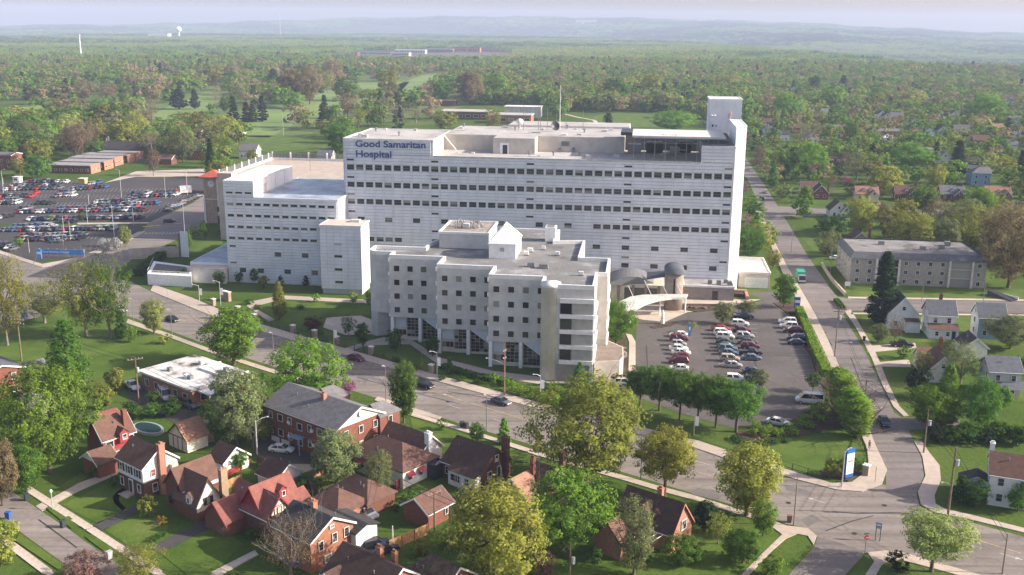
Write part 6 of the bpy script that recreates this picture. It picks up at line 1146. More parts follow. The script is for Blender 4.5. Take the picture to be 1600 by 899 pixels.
for i,(x,y) in enumerate(((1150,684),(1160,690),(1176,692),(1192,694),(1210,690),(1228,688))): tree(x,y+3,y-4,20,'bush/deep',f'low spreading evergreen before the globe shrubs, {ORDN[i] if i<5 else ORDN[9]}',group='low evergreens before the globes',lod=1)
# hedges
def hedge(label,pts,wd,h,m,n=900,tex=.16):
    a=[G(*p) for p in pts]; C=[];N=[];g=np.random.default_rng(int(pts[0][0]))
    L=[(a[i+1]-a[i]).length for i in range(len(a)-1)]; tot=sum(L); nn=int(tot*n/10)
    o_=a[0]
    for _ in range(nn):
        t=g.uniform(0,tot); i=0
        while t>L[i] and i<len(L)-1: t-=L[i]; i+=1
        d=(a[i+1]-a[i]).normalized(); q=Vector((-d.y,d.x,0)); s=g.uniform(-1,1); f=g.integers(0,3)
        if f==0: off=(s*wd/2,h); nr=Vector((0,0,1))
        else: sg=1 if f==1 else -1; off=(sg*wd/2,g.uniform(0,h)); nr=q*sg
        p=a[i]+d*t+q*off[0]*g.uniform(.9,1.08)+Vector((0,0,off[1]*g.uniform(.94,1.06))); C.append(p-o_); N.append(nr+Vector(g.normal(size=3))*.5)
    C=np.array(C);N=unit(np.array(N)); me=leaf_mesh('foliage',C,N,np.full(len(C),tex)*g.uniform(.7,1.3,len(C)),g.uniform(0,1,len(C)),LM[m])
    t=thing('hedge',label,'hedge',a[0]); link('foliage',me,t)
    mb=MB(); 
    for i in range(len(a)-1):
        d=(a[i+1]-a[i]).normalized(); q=Vector((-d.y,d.x,0))*wd*.44; mb.prism([(p-o_)[:2] for p in (a[i]-q,a[i+1]-q,a[i+1]+q,a[i]+q)],0,h*.93)
    mb.build('inner_mass',LM[m],t)
hedge('long clipped lime hedge along the right side of the hospital car park',[(1248,488),(1258,512),(1272,548),(1292,590)],2.,1.9,'hedge')
hedge('low dark hedge at the apartment lawn edge by the street',[(1306,470),(1318,484)],1.4,.8,'deep')
for i,(x,y,t_,w_) in enumerate(((1462,690,664,34),(1488,692,668,38),(1512,690,662,40),(1538,694,670,36),(1562,690,660,42),(1588,694,666,40),(1475,680,662,28),(1550,682,660,34))): tree(x,y,t_,w_,['bush/spruce','bush/deep','oval/deep'][i%3])
hedge('clipped bright hedge strip along the office block terrace',[(690,575),(740,590),(800,600)],2.,1.,'green')
hedge('dark hedge along the junction side of the white podium',[(215,432),(240,412),(270,392)],3.,2.2,'deep',600,.25)
# ---------------------------------------------------------------- scattered trees and the far wood
def inpoly(x,y,p):
    c=False; n=len(p)
    for i in range(n):
        x0,y0=p[i-1]; x1,y1=p[i]
        if (y0>y)!=(y1>y) and x<(x1-x0)*(y-y0)/(y1-y0)+x0: c=not c
    return c
NO=[[(-200,440),(-200,284),(0,276),(150,268),(230,255),(325,255),(330,300),(360,345),(200,440)],[(200,200),(262,166),(330,138),(352,150),(330,180),(250,206)],[(330,192),(440,164),(472,190),(420,216),(340,214)],[(480,152),(560,129),(645,127),(620,152),(540,174),(470,197),(455,176)],[(600,142),(660,118),(722,112),(700,129),(640,162),(600,162)],[(0,172),(60,165),(180,160),(200,175),(60,186),(0,183)],
 [(880,174),(1095,178),(1110,214),(860,214)],[(365,234),(385,210),(505,210),(500,240),(420,242)],[(340,420),(345,235),(560,250),(560,420)],[(540,480),(540,205),(1170,205),(1170,480)],[(1090,190),(1125,190),(1205,295),(1240,345),(1310,465),(1240,465),(1200,380),(1155,290)],[(1205,320),(1500,326),(1500,338),(1220,338)],[(1244,362),(1312,358),(1325,392),(1272,397)],[(1300,376),(1550,378),(1560,480),(1300,480)],[(670,214),(870,214),(870,165),(670,165)],[(60,275),(72,250),(215,235),(235,255),(150,280)],[(380,215),(505,225),(530,205),(530,270),(380,270)],[(490,80),(800,74),(800,101),(490,103)],[(180,345),(360,345),(360,432),(180,432)]]
# small far houses along the streets beyond the trees
hc=[(WSID,RDK,'white','dark-roofed'),(WSID,RGY,'white','grey-roofed'),(STUC,RBR,'cream','brown-roofed'),(BRD,RGY,'brick','grey-roofed'),(GSID,RDK,'grey','dark-roofed'),(BR,RBR,'red-brick','brown-roofed')]; rh=random.Random(8)
for i,(x,y) in enumerate(((1195,212),(1222,220),(1240,208),(1268,222),(1322,222),(1345,198),(1400,190),(1448,216),(1470,212),(1500,212),(1530,228),(1575,236),(1180,186),(1215,176),(1290,176),(1335,172),(1350,160),(1405,168),(1455,160),(1490,158),(1545,170),(1560,152),(1590,176),(1440,145),(1385,140),(1330,148),(1290,140),(1240,145),(1500,140),(1570,132),(30,215),(75,205),(120,212),(330,215),(260,205),(150,208),(15,235))):
    m_,r_,cn,rn=hc[rh.randrange(6)]; l_=auto_label('x/x',x,y,10,f'small {rn} {cn} house'); simple(l_,x,y,rh.uniform(8,11),7.5,rh.uniform(3.2,5),rh.uniform(6,8),m_,r_,az=rh.choice([7.2,97.2,97.2]),wins='auto' if y>200 else None)
HOUSES=[(o.location.x,o.location.y) for o in SC.objects if o.get('category') in('house','garage','apartment building','building','row houses') and o.location.y>50]
sheet('retail_pavement',[(560,85),(800,80),(800,87),(560,91)],LOTA,.05)
TREEP=[(o.location.x,o.location.y) for o in SC.objects if o.get('category')=='tree']
g=np.random.default_rng(5)
KW=[('round/green',.22),('round/olive',.13),('round/bright',.15),('broad/grey',.09),('oval/green',.08),('open/brown',.06),('bare/brown',.035),('round/yellow',.06),('oval/olive',.06),('bare/tan',.03),('spruce/spruce',.05),('cone/deep',.03)]
KN=[k for k,_ in KW]; KP=np.array([p for _,p in KW]); KP/=KP.sum()
CELLD=0
pts=[]; far=[]
cell={}
def clear(x,y,d):
    i,j=int(x//12),int(y//12)
    for a in(-1,0,1):
        for b in(-1,0,1):
            for (u,v) in cell.get((i+a,j+b),()):
                if (u-x)**2+(v-y)**2<d*d: return False
    cell.setdefault((i,j),[]).append((x,y)); return True
for q in TREEP: cell.setdefault((int(q[0]//12),int(q[1]//12)),[]).append(q)
for _ in range(52000):
    a=g.uniform(-33,33); r=math.sqrt(g.uniform(330**2,2100**2)); x,y=r*math.sin(R_(a)),r*math.cos(R_(a)); px,py=proj(x,y,0)
    if py>425: continue
    if any(inpoly(px,py,p) for p in NO): continue
    if r<1500 and any((hx-x)**2+(hy-y)**2<60 or (abs(hx/hy-x/y)*y<(8.5 if hx>120 else 6.5) and -2<math.hypot(hx,hy)-r<(36 if hx>120 else 26)) for hx,hy in HOUSES): continue
    golf=(165<px<740 and 112<py<212) or (px<=165 and 130<py<200)
    if golf and g.random()<.93: continue
    if px<60 and 255<py: continue
    if px>1170 and 140<py<330 and g.random()<.5: continue
    if not clear(x,y,(9.5 if r<700 or px>1165 and r<1500 else 7.8) if not golf else 9): continue
    h=g.uniform(11,20)*(1.1 if golf else 1)*(1 if px<1200 or g.random()<.6 else .8); k=KN[g.choice(len(KN),p=KP)]
    if golf and g.random()<.3: k=['round/tan','open/brown','spruce/pine'][g.integers(0,3)]
    h*=.78 if px>1165 and py>125 else 1
    if 1170<px<1240 and py>235: h*=.8
    px2,py2=proj(x,y,h); vis=-30<px<1630 and py2<425
    pts.append((py-py2 if vis else 0,x,y,h,k,px,py))
pts.sort(key=lambda q:-q[0])
NI=70
for (s,x,y,h,k,px,py) in pts[:NI]:
    shp=k.split('/')[0]; rat={'round':.85,'broad':1.05,'oval':.7,'open':.9,'bare':.8,'spruce':.42,'cone':.55}[shp]
    px2,py2=proj(x,y,h); tree(px,py,py2,s*rat*g.uniform(.85,1.15),k,gp_=Vector((x,y,0)))
# the far wood: one mass of crowns on instance points
def wood_mat():
    m=bpy.data.materials.new('woodland leaves'); m.use_nodes=True; n=m.node_tree.nodes; l=m.node_tree.links; n.clear()
    a=n.new('ShaderNodeAttribute'); a.attribute_type='INSTANCER'; a.attribute_name='tint'; t=n.new('ShaderNodeAttribute'); t.attribute_name='tone'
    c=ramp_mix(n,l,a.outputs['Fac'],[(0,(.03,.055,.03)),(.12,(.09,.17,.03)),(.35,(.16,.27,.045)),(.5,(.19,.22,.05)),(.68,(.27,.30,.075)),(.80,(.17,.20,.085)),(.9,(.23,.185,.11)),(1,(.32,.25,.16))])
    e=ramp_mix(n,l,t.outputs['Fac'],[(0,(.72,.76,.7)),(1,(1.75,1.7,1.55))])
    col=mul(n,l,c,e); d=n.new('ShaderNodeBsdfDiffuse'); tr=n.new('ShaderNodeBsdfTranslucent'); mx=n.new('ShaderNodeMixShader'); mx.inputs[0].default_value=.45
    l.new(col,d.inputs[0]); l.new(col,tr.inputs[0]); l.new(d.outputs[0],mx.inputs[1]); l.new(tr.outputs[0],mx.inputs[2]); o=n.new('ShaderNodeOutputMaterial'); l.new(mx.outputs[0],o.inputs[0]); return m
WM=wood_mat()
wc=bpy.data.collections.new('wood_sources')
def src(name,shapes,spread,nl):
    """a crown, or a patch of crowns, in metres"""
    gg=np.random.default_rng(len(name)*7+nl); C=[];N=[];S=[];T=[]
    for (sx,sy,w_,h_,shp) in shapes:
        me=crown_mesh(shp,int(sx*7+sy*3+h_*11)%97,max(8,nl//18),nl,.06 if nl<200 else .055,WM,.13)
        v=np.empty(len(me.vertices)*3,np.float32); me.vertices.foreach_get('co',v); v=v.reshape(-1,4,3)*np.array([w_,w_,h_])+np.array([sx,sy,0]); t=np.empty(len(me.polygons),np.float32); me.attributes['tone'].data.foreach_get('value',t); C.append(v); T.append(np.clip(t+gg.uniform(-.3,.3),0,1)); bpy.data.meshes.remove(me)
    V=np.concatenate(C); T=np.concatenate(T); k=len(V); me=bpy.data.meshes.new(name); me.vertices.add(4*k); me.loops.add(4*k); me.polygons.add(k); me.vertices.foreach_set('co',V.astype(np.float32).ravel()); me.loops.foreach_set('vertex_index',np.arange(4*k,dtype=np.int32)); me.polygons.foreach_set('loop_start',np.arange(0,4*k,4,dtype=np.int32)); me.attributes.new('tone','FLOAT','FACE').data.foreach_set('value',T); me.materials.append(WM); me.update(); o=bpy.data.objects.new(name,me); wc.objects.link(o)
rs=random.Random(4)
for i,shp in enumerate(('round','broad','oval','round','open','spruce')): src(f'a_crown_{i}',[(0,0,14 if shp!='spruce' else 11,14,shp)],0,520 if shp!='open' else 320)
for i in range(3): src(f'b_patch_{i}',[(rs.uniform(-20,20),rs.uniform(-20,20),rs.uniform(11,16),rs.uniform(9,16),rs.choice(['round','broad','oval','round'])) for _ in range(14)],20,70)
def scatter(name,P_,IDX,SCL,TINT):
    me=bpy.data.meshes.new(name); k=len(P_); me.vertices.add(k); me.vertices.foreach_set('co',np.array(P_,np.float32).ravel())
    me.attributes.new('idx','INT','POINT').data.foreach_set('value',np.array(IDX,np.int32)); me.attributes.new('scl','FLOAT_VECTOR','POINT').data.foreach_set('vector',np.array(SCL,np.float32).ravel()); me.attributes.new('tint','FLOAT','POINT').data.foreach_set('value',np.array(TINT,np.float32)); me.attributes.new('rz','FLOAT_VECTOR','POINT').data.foreach_set('vector',np.stack([np.zeros(k),np.zeros(k),RNG.uniform(0,6.28,k)],1).astype(np.float32).ravel()); me.update()
    o=link(name,me,kind='stuff')
    ng=bpy.data.node_groups.new(name,'GeometryNodeTree'); ng.interface.new_socket('Geometry',in_out='INPUT',socket_type='NodeSocketGeometry'); ng.interface.new_socket('Geometry',in_out='OUTPUT',socket_type='NodeSocketGeometry')
    n=ng.nodes; gi=n.new('NodeGroupInput'); go=n.new('NodeGroupOutput'); ci=n.new('GeometryNodeCollectionInfo'); ci.inputs['Collection'].default_value=wc; ci.inputs['Separate Children'].default_value=True; ci.inputs['Reset Children'].default_value=True
    ip=n.new('GeometryNodeInstanceOnPoints'); ip.inputs['Pick Instance'].default_value=True
    def na(nm,ty): q=n.new('GeometryNodeInputNamedAttribute'); q.data_type=ty; q.inputs['Name'].default_value=nm; return q.outputs['Attribute']
    mp=n.new('GeometryNodeMeshToPoints'); L=ng.links.new
    L(gi.outputs[0],mp.inputs['Mesh']); L(mp.outputs[0],ip.inputs['Points']); L(ci.outputs[0],ip.inputs['Instance']); L(na('idx','INT'),ip.inputs['Instance Index']); L(na('rz','FLOAT_VECTOR'),ip.inputs['Rotation']); L(na('scl','FLOAT_VECTOR'),ip.inputs['Scale']); L(ip.outputs[0],go.inputs[0])
    md=o.modifiers.new('scatter','NODES'); md.node_group=ng; return o
W=[];I=[];S=[];T=[]
for (s,x,y,h,k,px,py) in pts[NI:]:
    shp=k.split('/')[0]; W.append((x,y,-.3)); i={'spruce':5,'open':4,'bare':4,'oval':2,'broad':1}.get(shp,[0,3][len(W)%2]); I.append(i); f=h/14; wv=g.uniform(.95,1.4); S.append((f*wv,f*wv,f*g.uniform(.9,1.1)))
    lf=k.split('/')[1]; T.append({'spruce':.0,'pine':.03,'deep':.1,'green':.2,'bright':.33,'olive':.5,'yellow':.66,'grey':.8,'brown':.92,'tan':1.}.get(lf,.3)+g.uniform(-.04,.04))
for _ in range(56000):
    a=g.uniform(-35,35); r=math.sqrt(g.uniform(2000**2,9900**2)); x,y=r*math.sin(R_(a)),r*math.cos(R_(a)); 
    px,py=proj(x,y,0)
    if r<3300 and inpoly(px,py,[(540,80),(805,75),(805,94),(540,96)]): continue
    W.append((x,y,hill(x,y)-1)); I.append(6+int(g.integers(0,3))); q=g.uniform(.85,1.2); S.append((q,q,g.uniform(.8,1.15))); T.append(float(np.clip((.38 if r<3500 else .22 if r<5500 else .03)+.2*math.sin(x*.004+2*math.sin(y*.003))+g.normal()*.2,0,.8)))
scatter('far_wood',W,I,S,T)
# ---------------------------------------------------------------- vehicles
def paint(name,c,rough=.3,metal=.0): return mat(name,c,rough,0,metal=metal,spec=.5)
CARP=dict(white=paint('white car paint',(.72,.72,.70)),silver=paint('silver car paint',(.42,.43,.44),.3,.4),grey=paint('grey car paint',(.16,.17,.18),.3,.3),black=paint('black car paint',(.018,.018,.02),.25),navy=paint('navy car paint',(.02,.035,.08),.25,.1),blue=paint('blue car paint',(.04,.10,.25),.25,.1),red=paint('red car paint',(.38,.025,.03),.28),maroon=paint('maroon car paint',(.12,.015,.03),.28,.1),tan=paint('beige car paint',(.38,.33,.26),.3,.2),green=paint('dark green car paint',(.02,.05,.045),.3,.1),steel=paint('blue grey car paint',(.11,.16,.22),.28,.3))
TYRE=mat('tyre',(.02,.02,.02),.9,0); RIM=mat('wheel rim',(.45,.45,.46),.35,0,metal=.6); CGL=mat('car glass',(.015,.018,.022),.08,0,spec=.6); HEADL=mat('headlamp',(.75,.75,.72),.2,0,spec=.5); TAILL=mat('tail lamp',(.35,.02,.02),.3,0)
TYPES=dict(  # stations: (x, half width, floor z, belt z) then cabin (x0,x1,x2,x3,roof z, roof half width)
 sedan=dict(st=[(-2.3,.72,.38,.72),(-2.2,.82,.28,.90),(-1.5,.88,.22,.97),(0,.90,.20,.95),(1.0,.89,.22,.92),(1.9,.84,.25,.80),(2.25,.72,.32,.62),(2.32,.6,.4,.5)],cab=(-1.75,-1.0,.25,1.15,1.44,.60),wh=.32,wx=(-1.4,1.38)),
 suv=dict(st=[(-2.3,.80,.45,.95),(-2.25,.88,.35,1.10),(-1.5,.92,.28,1.12),(0,.93,.28,1.10),(1.1,.92,.28,1.07),(1.95,.88,.32,.98),(2.25,.78,.4,.78),(2.32,.65,.5,.6)],cab=(-2.2,-1.85,.3,1.2,1.74,.68),wh=.37,wx=(-1.4,1.4)),
 hatch=dict(st=[(-1.95,.76,.40,.85),(-1.9,.83,.3,.95),(-1.2,.87,.22,.97),(0,.88,.2,.95),(1.0,.86,.22,.90),(1.7,.80,.27,.76),(1.95,.66,.36,.58)],cab=(-1.85,-1.35,.3,1.1,1.5,.62),wh=.31,wx=(-1.2,1.22)),
 van=dict(st=[(-2.85,.92,.5,1.25),(-2.8,.99,.38,1.3),(-1.5,1.0,.32,1.3),(0,1.0,.32,1.3),(1.6,1.0,.34,1.25),(2.4,.94,.38,1.12),(2.75,.8,.45,.85)],cab=(-2.78,-2.65,1.25,2.0,2.25,.86),wh=.37,wx=(-1.75,1.75)),
 pickup=dict(st=[(-2.75,.85,.5,1.0),(-2.7,.92,.42,1.08),(-.6,.94,.36,1.08),(.2,.94,.34,1.08),(1.3,.93,.34,1.07),(2.3,.88,.38,.98),(2.65,.75,.45,.75)],cab=(-.75,-.5,.65,1.35,1.78,.70),wh=.4,wx=(-1.7,1.7)))
def car_parts(ty):
    def f():
        t=TYPES[ty]; st=t['st']; b=MB(); vs=[];K=8
        for (x,hw,z0,zb) in st:
            zm=z0+(zb-z0)*.55
            vs+=[(x,-hw*.86,z0),(x,-hw,zm),(x,-hw*.95,zb),(x,-hw*.5,zb+.03),(x,hw*.5,zb+.03),(x,hw*.95,zb),(x,hw,zm),(x,hw*.86,z0)]
        n=len(st); fs=[(i*K+j,i*K+(j+1)%K,(i+1)*K+(j+1)%K,(i+1)*K+j) for i in range(n-1) for j in range(K)]; fs+=[tuple(range(K-1,-1,-1)),tuple((n-1)*K+j for j in range(K))]
        fs=[q[::-1] for q in fs]; b.add(vs,fs)
        x0,x1,x2,x3,zr,rw=t['cab']; zb=max(s[3] for s in st)-.02; bw=max(s[1] for s in st)*.93
        b.add([(x1-.06,-rw-.03,zr-.02),(x2+.06,-rw-.03,zr-.02),(x2+.06,rw+.03,zr-.02),(x1-.06,rw+.03,zr-.02),(x1+.05,-rw+.1,zr+.05),(x2-.08,-rw+.1,zr+.05),(x2-.08,rw-.1,zr+.05),(x1+.05,rw-.1,zr+.05)],[(4,5,6,7),(0,1,5,4),(1,2,6,5),(2,3,7,6),(3,0,4,7),(3,2,1,0)])
        for sy in (-1,1):   # pillars
            for (xa,xb) in ((x0,x1),(x3,x2),((x0+x3)/2-.05,(x1+x2)/2-.05)): b.tube([(xa,sy*bw,zb),(xb,sy*(rw+.015),zr)],.045,4)
            b.box((x2+x3)/2+.02,(x2+x3)/2+.14,sy*bw+ (0 if sy>0 else -.16),sy*bw+(.16 if sy>0 else 0),zb+.02,zb+.14)
        gl=MB(); gl.add([(x0,-bw,zb),(x3,-bw,zb),(x3,bw,zb),(x0,bw,zb),(x1,-rw,zr-.03),(x2,-rw,zr-.03),(x2,rw,zr-.03),(x1,rw,zr-.03)],[(4,5,6,7),(0,1,5,4),(1,2,6,5),(2,3,7,6),(3,0,4,7)])
        w_=MB(); r=t['wh']; 
        w_.add([(r*math.cos(2*PI*i/14),y,r*math.sin(2*PI*i/14)) for y in (-.11,.11) for i in range(14)],[(i,(i+1)%14,14+(i+1)%14,14+i) for i in range(14)]+[tuple(range(13,-1,-1)),tuple(range(14,28))])
        rm=MB(); rm.add([(r*.6*math.cos(2*PI*i/10),y,r*.6*math.sin(2*PI*i/10)) for y in (-.125,.125) for i in range(10)],[(i,(i+1)%10,10+(i+1)%10,10+i) for i in range(10)]+[tuple(range(9,-1,-1)),tuple(range(10,20))])
        hl=MB().box(-.1,.06,-.17,.17,-.07,.07)
        return dict(body=b,glass=gl,wheel=w_,rim=rm,lamp=hl)
    return cached(('carparts',ty),f)
def merged_car(ty):
    def f():
        p=car_parts(ty); t=TYPES[ty]; m=MB(); m.k=0; m.add(p['body'].v,p['body'].f); m.k=1; m.add(p['glass'].v,p['glass'].f); m.k=2
        for x in t['wx']:
            for sy in(-1,1): m.add([(a+x,b+sy*t['st'][3][1]*.9,c+t['wh']) for a,b,c in p['wheel'].v],p['wheel'].f)
        return m.mesh('car',[CARP['grey'],CGL,TYRE])
    return cached(('mcar',ty),f)
def car(loc,az,ty,col,label,cat='car',group=None,simple_=False,name='parked_car'):
    rz=azr(az)
    if simple_:
        o=link(name,merged_car(ty),None,loc,rz); o.material_slots[0].link='OBJECT'; o.material_slots[0].material=CARP[col]; return lab(o,label,cat,group)
    t=thing(name,label,cat,loc,rz,group); p=car_parts(ty); T_=TYPES[ty]
    def ms(k,m): return cached(('cm',ty,k,m.name),lambda:p[k].mesh(k,m,False))
    o=link('body',cached(('cm',ty,'body'),lambda:p['body'].mesh('body',CARP['grey'])),t); o.material_slots[0].link='OBJECT'; o.material_slots[0].material=CARP[col]
    link('windows',ms('glass',CGL),t)
    for x in T_['wx']:
        for sy in(-1,1):
            w_=link('wheel',ms('wheel',TYRE),t,(x,sy*T_['st'][3][1]*.9,T_['wh'])); link('rim',ms('rim',RIM),w_)
    s=T_['st']; xf=s[-2][0]-.03; xr=s[1][0]-.02
    for sy in(-1,1): link('headlight',ms('lamp',HEADL),t,(xf,sy*s[-2][1]*.72,s[-2][3]-.06)); link('tail_light',ms('lamp',TAILL),t,(xr,sy*s[1][1]*.78,s[1][3]-.16))
    return t
# hospital car park, seen close
row='hospital car park'
C1=[(1060,524.5,'sedan','white','W'),(1061,531,'suv','maroon','E'),(1060,538.5,'hatch','silver','E'),(1060,545.5,'sedan','white','E'),(1064,552,'sedan','white','E'),(1063,559,'hatch','maroon','W'),(1060,566,'suv','maroon','W'),(1060,577,'sedan','white','W')]
nm=['white sedan at the top of the left car park column','dark maroon suv below the top white sedan of the left column','silver hatchback third down the left car park column','white sedan fourth down the left car park column','white sedan above the red hatchback in the left column','red-maroon hatchback low in the left car park column','dark maroon suv above the bottom white sedan','white sedan at the bottom of the left car park column']
for q,lb in zip(C1,nm): car(G(q[0],q[1]+2),97.2 if q[4]=='E' else 277.2,q[2],q[3],lb,group='cars in the hospital car park')
C2=[(1127,515,'sedan','red'),(1129,521.5,'suv','white'),(1133,527.5,'suv','white'),(1133,536,'sedan','green'),(1135,542,'sedan','green'),(1137,547,'suv','steel'),(1138,552.5,'sedan','steel'),(1140,562.5,'suv','tan'),(1144,572,'sedan','silver'),(1149,594,'suv','white')]
nm=['red sedan by the mulch island','white suv directly behind the other white suv','white suv below its white twin in the middle column','dark green sedan fourth down the middle column','dark green sedan fifth down the middle column','blue-grey suv in the middle column','blue-grey sedan in the middle column','beige suv low in the middle column','silver sedan below the beige suv','lone white suv near the tree row']
for q,lb in zip(C2,nm): car(G(q[0],q[1]+2),97.2,q[2],q[3],lb,group='cars in the hospital car park')
C3=[(1162,496,'pickup','navy'),(1156,507.5,'suv','white'),(1159,517,'sedan','maroon'),(1164,527,'suv','silver'),(1168,536,'sedan','black'),(1172,543,'suv','maroon'),(1173,552.5,'pickup','black'),(1174,560.5,'sedan','steel'),(1176,582,'sedan','navy'),(1178,596.5,'suv','navy')]
nm=['big navy pickup at the top of the right-facing column','white suv under the small grey-green tree','dark maroon sedan below the white suv','pale silver suv between the maroon sedan and the black one','black sedan in the right-facing column','maroon suv below the black sedan','black pickup beside the blue-grey sedan','blue-grey sedan at the low end of the right-facing column','navy sedan above the little olive tree','navy suv hidden behind the little olive tree']
for q,lb in zip(C3,nm): car(G(q[0],q[1]+2),97.2,q[2],q[3],lb,group='cars in the hospital car park')
C4=[(1230,504,'suv','white'),(1232,511,'suv','white'),(1238,518,'suv','maroon'),(1243,530,'suv','navy'),(1245,536.5,'sedan','navy')]
nm=['white suv at the top beside the lime hedge','white suv half hidden by the maroon one at the hedge','dark maroon suv beside the lime hedge','dark blue suv beside the lime hedge','navy sedan last in line beside the lime hedge']
for q,lb in zip(C4,nm): car(G(q[0],q[1]+2),277.2 if q[2]=='suv' else 97,q[2],q[3],lb,group='cars in the hospital car park')
car(G(1264,630),280,'van','white','white passenger van parked at the mulch bed','van',name='passenger_van'); car(G(1216,664),118,'sedan','white','white sedan parked by the globe shrubs'); car(G(965,602),277,'suv','white','white jeep-like suv by the magenta shrub')
car(G(556,563),RAZ,'sedan','maroon','maroon sedan driving down the avenue',name='moving_car'); car(G(664,606),RAZ+2,'suv','black','black suv in the avenue nearest the columnar green tree',name='moving_car'); car(G(783,631),RAZ,'sedan','grey','dark grey sedan at the avenue kerb below the wooden lamp pole',name='moving_car')
car(G(269,502),RAZ,'sedan','black','black sedan on the avenue beside the pale oval tree',name='moving_car'); car(G(189,487),RAZ,'sedan','silver','silver sedan on the avenue behind the park trees',name='moving_car'); car(G(1381,663),187,'sedan','navy','navy sedan driving on the right side street',name='moving_car')
car(G(1409,542),97,'pickup','black','black pickup in the driveway of the steep-roofed house')
car(G(440,706),100,'sedan','white','white-and-dark sedan in the brick flats yard'); car(G(207,607),140,'pickup','white','white pickup beside the white-roofed office'); car(G(258,622),150,'van','white','white van beside the office behind shrubs','van',name='panel_van'); car(G(297,636),130,'suv','grey','grey suv in the yard below the office'); car(G(665,733),60,'sedan','grey','dark sedan beside the awning house'); car(G(572,808),130,'suv','silver','silver-grey suv in the alley'); car(G(588,858),60,'suv','black','black suv behind the orange-brick house'); car(G(600,863),62,'sedan','navy','navy sedan beside the black suv behind the brick house'); car(G(452,880),128,'sedan','steel','blue car under the leafless grey tree')
car(G(1307,406),97,'sedan','white','white car beside the mansard flats'); car(G(1196,302),7,'sedan','silver','silver car parked along the upper side street'); car(G(1190,313),7,'suv','black','dark suv parked along the upper side street'); car(G(1166,378),7,'sedan','blue','blue car in the strip beside the hospital drive'); car(G(1164,362),7,'suv','navy','navy suv in the strip beside the hospital drive')
# box truck on the side street
t=thing('delivery_truck','green-topped box truck on the side street','truck',G(1251,440),azr(187)); MB().box(-3.4,1.2,-1.15,1.15,.8,3.2).build('cargo_box',mat('green box',(.02,.30,.20),.5,.1,2.),t); MB().add([(1.25,-1.05,.6),(3.1,-1.05,.6),(3.1,1.05,.6),(1.25,1.05,.6),(1.25,-1.,2.5),(2.4,-1.,2.5),(2.4,1.,2.5),(1.25,1.,2.5)],[(4,5,6,7),(0,1,5,4),(1,2,6,5),(2,3,7,6),(3,0,4,7)]).build('cab',CARP['silver'],t); MB().add([(2.52,-.95,2.3),(2.52,.95,2.3),(3.0,.95,1.1),(3.0,-.95,1.1)],[(0,1,2,3)]).build('windscreen',CGL,t); MB().box(-3.3,2.9,-.9,.9,.45,.79).build('chassis',DARKM,t)
for x in(-2.4,2.1):
    for y in(-1.,1.): link('wheel',cached('twheel',lambda:MB().add([(.48*math.cos(2*PI*i/14),yy,.48*math.sin(2*PI*i/14)) for yy in(-.15,.15) for i in range(14)],[(i,(i+1)%14,14+(i+1)%14,14+i) for i in range(14)]+[tuple(range(13,-1,-1)),tuple(range(14,28))]).mesh('wheel',TYRE)),t,(x,y,.48))
# big car park rows: px runs, counted from the photograph
ROWS=[('in the farthest short row by the booth',(50,284,69,284),4),('in the farthest short row right part',(74,284,104,284.5),6),('in the second row from the back',(12,296.5,94,294.5),13),('just behind the second row',(22,290.5,90,290),9),('in the short pair row right of the second',(116,296.5,140,295),5),('in the trio near the yellow cabin',(140,288,154,286),3),('in the trio right of the gap row',(152,293.5,166,292.5),3),('in the left third row',(5,306.5,44,306.5),7),('in the red pair at the left',(50,307,58,302),2),('in the middle third row',(90,307,116,305.5),6),('in the back of the middle third row',(98,301.5,112,301),3),('in the left fourth row',(2,318.5,28,317.5),5),('behind the left fourth row',(4,314,28,313),5),('in the lone trio of the fourth row',(62,318,80,318),3),('in the far right sparse row',(208,308.5,276,304.5),10),('behind the far right sparse row',(212,303,232,302),2),
 ('in the fifth row',(152,321.5,246,318),15),('behind the fifth row',(154,316.5,210,314.5),8),('in the sixth row',(32,332,226,328.5),30),('behind the sixth row',(38,326.5,46,326),2),('right behind the sixth row',(94,327,212,324),18),('in the seventh row',(50,343,222,340.5),26),('before the seventh row',(100,347,114,347),3),('in the eighth row front',(9,360,178,358.5),26),('in the eighth row back',(24,354.5,82,354.5),10),('in the ninth row front',(38,375.5,126,373),14),('in the ninth row back',(38,369.5,132,367.5),15),('at the left edge bottom corner',(0,383,22,390),4),('in the left edge middle',(0,341,16,338),3)]
cols=['white','silver','grey','black','navy','red','maroon','tan','blue','steel','green','black','silver','grey','white','navy','black','grey']
rc=random.Random(21); ORD=['first','second','third','fourth','fifth','sixth','seventh','eighth','ninth','tenth']
for nm_,(x0,y0,x1,y1),n in ROWS:
    cc={}; it=[]
    for i in range(n):
        col=rc.choice(cols) if nm_!='in the red pair at the left' else 'red'; ty=rc.choice(['sedan','sedan','suv','hatch','suv']); it.append((i,col,ty)); cc[col]=cc.get(col,0)+1
    seen={}
    for i,col,ty in it:
        t=i/max(1,n-1); seen[col]=seen.get(col,0)+1; tn={'sedan':'sedan','suv':'suv','hatch':'hatchback'}[ty]
        pos='' if cc[col]==1 else f"{ORD[min(9,seen[col]-1)]} from left of "
        lb=f"only {col} {tn} {nm_} of the big car park" if cc[col]==1 else f"{col} {tn}, {ORD[min(9,seen[col]-1)]} {col} car from the left {nm_}"
        g_=G(x0+(x1-x0)*t,y0+(y1-y0)*t+1.2); car(g_+Vector((rc.uniform(-.2,.2),rc.uniform(-.3,.3),0)),7.2+rc.choice([0,180])+rc.uniform(-2,2)+6,ty,col,lb,group='cars in the big car park',simple_=True)
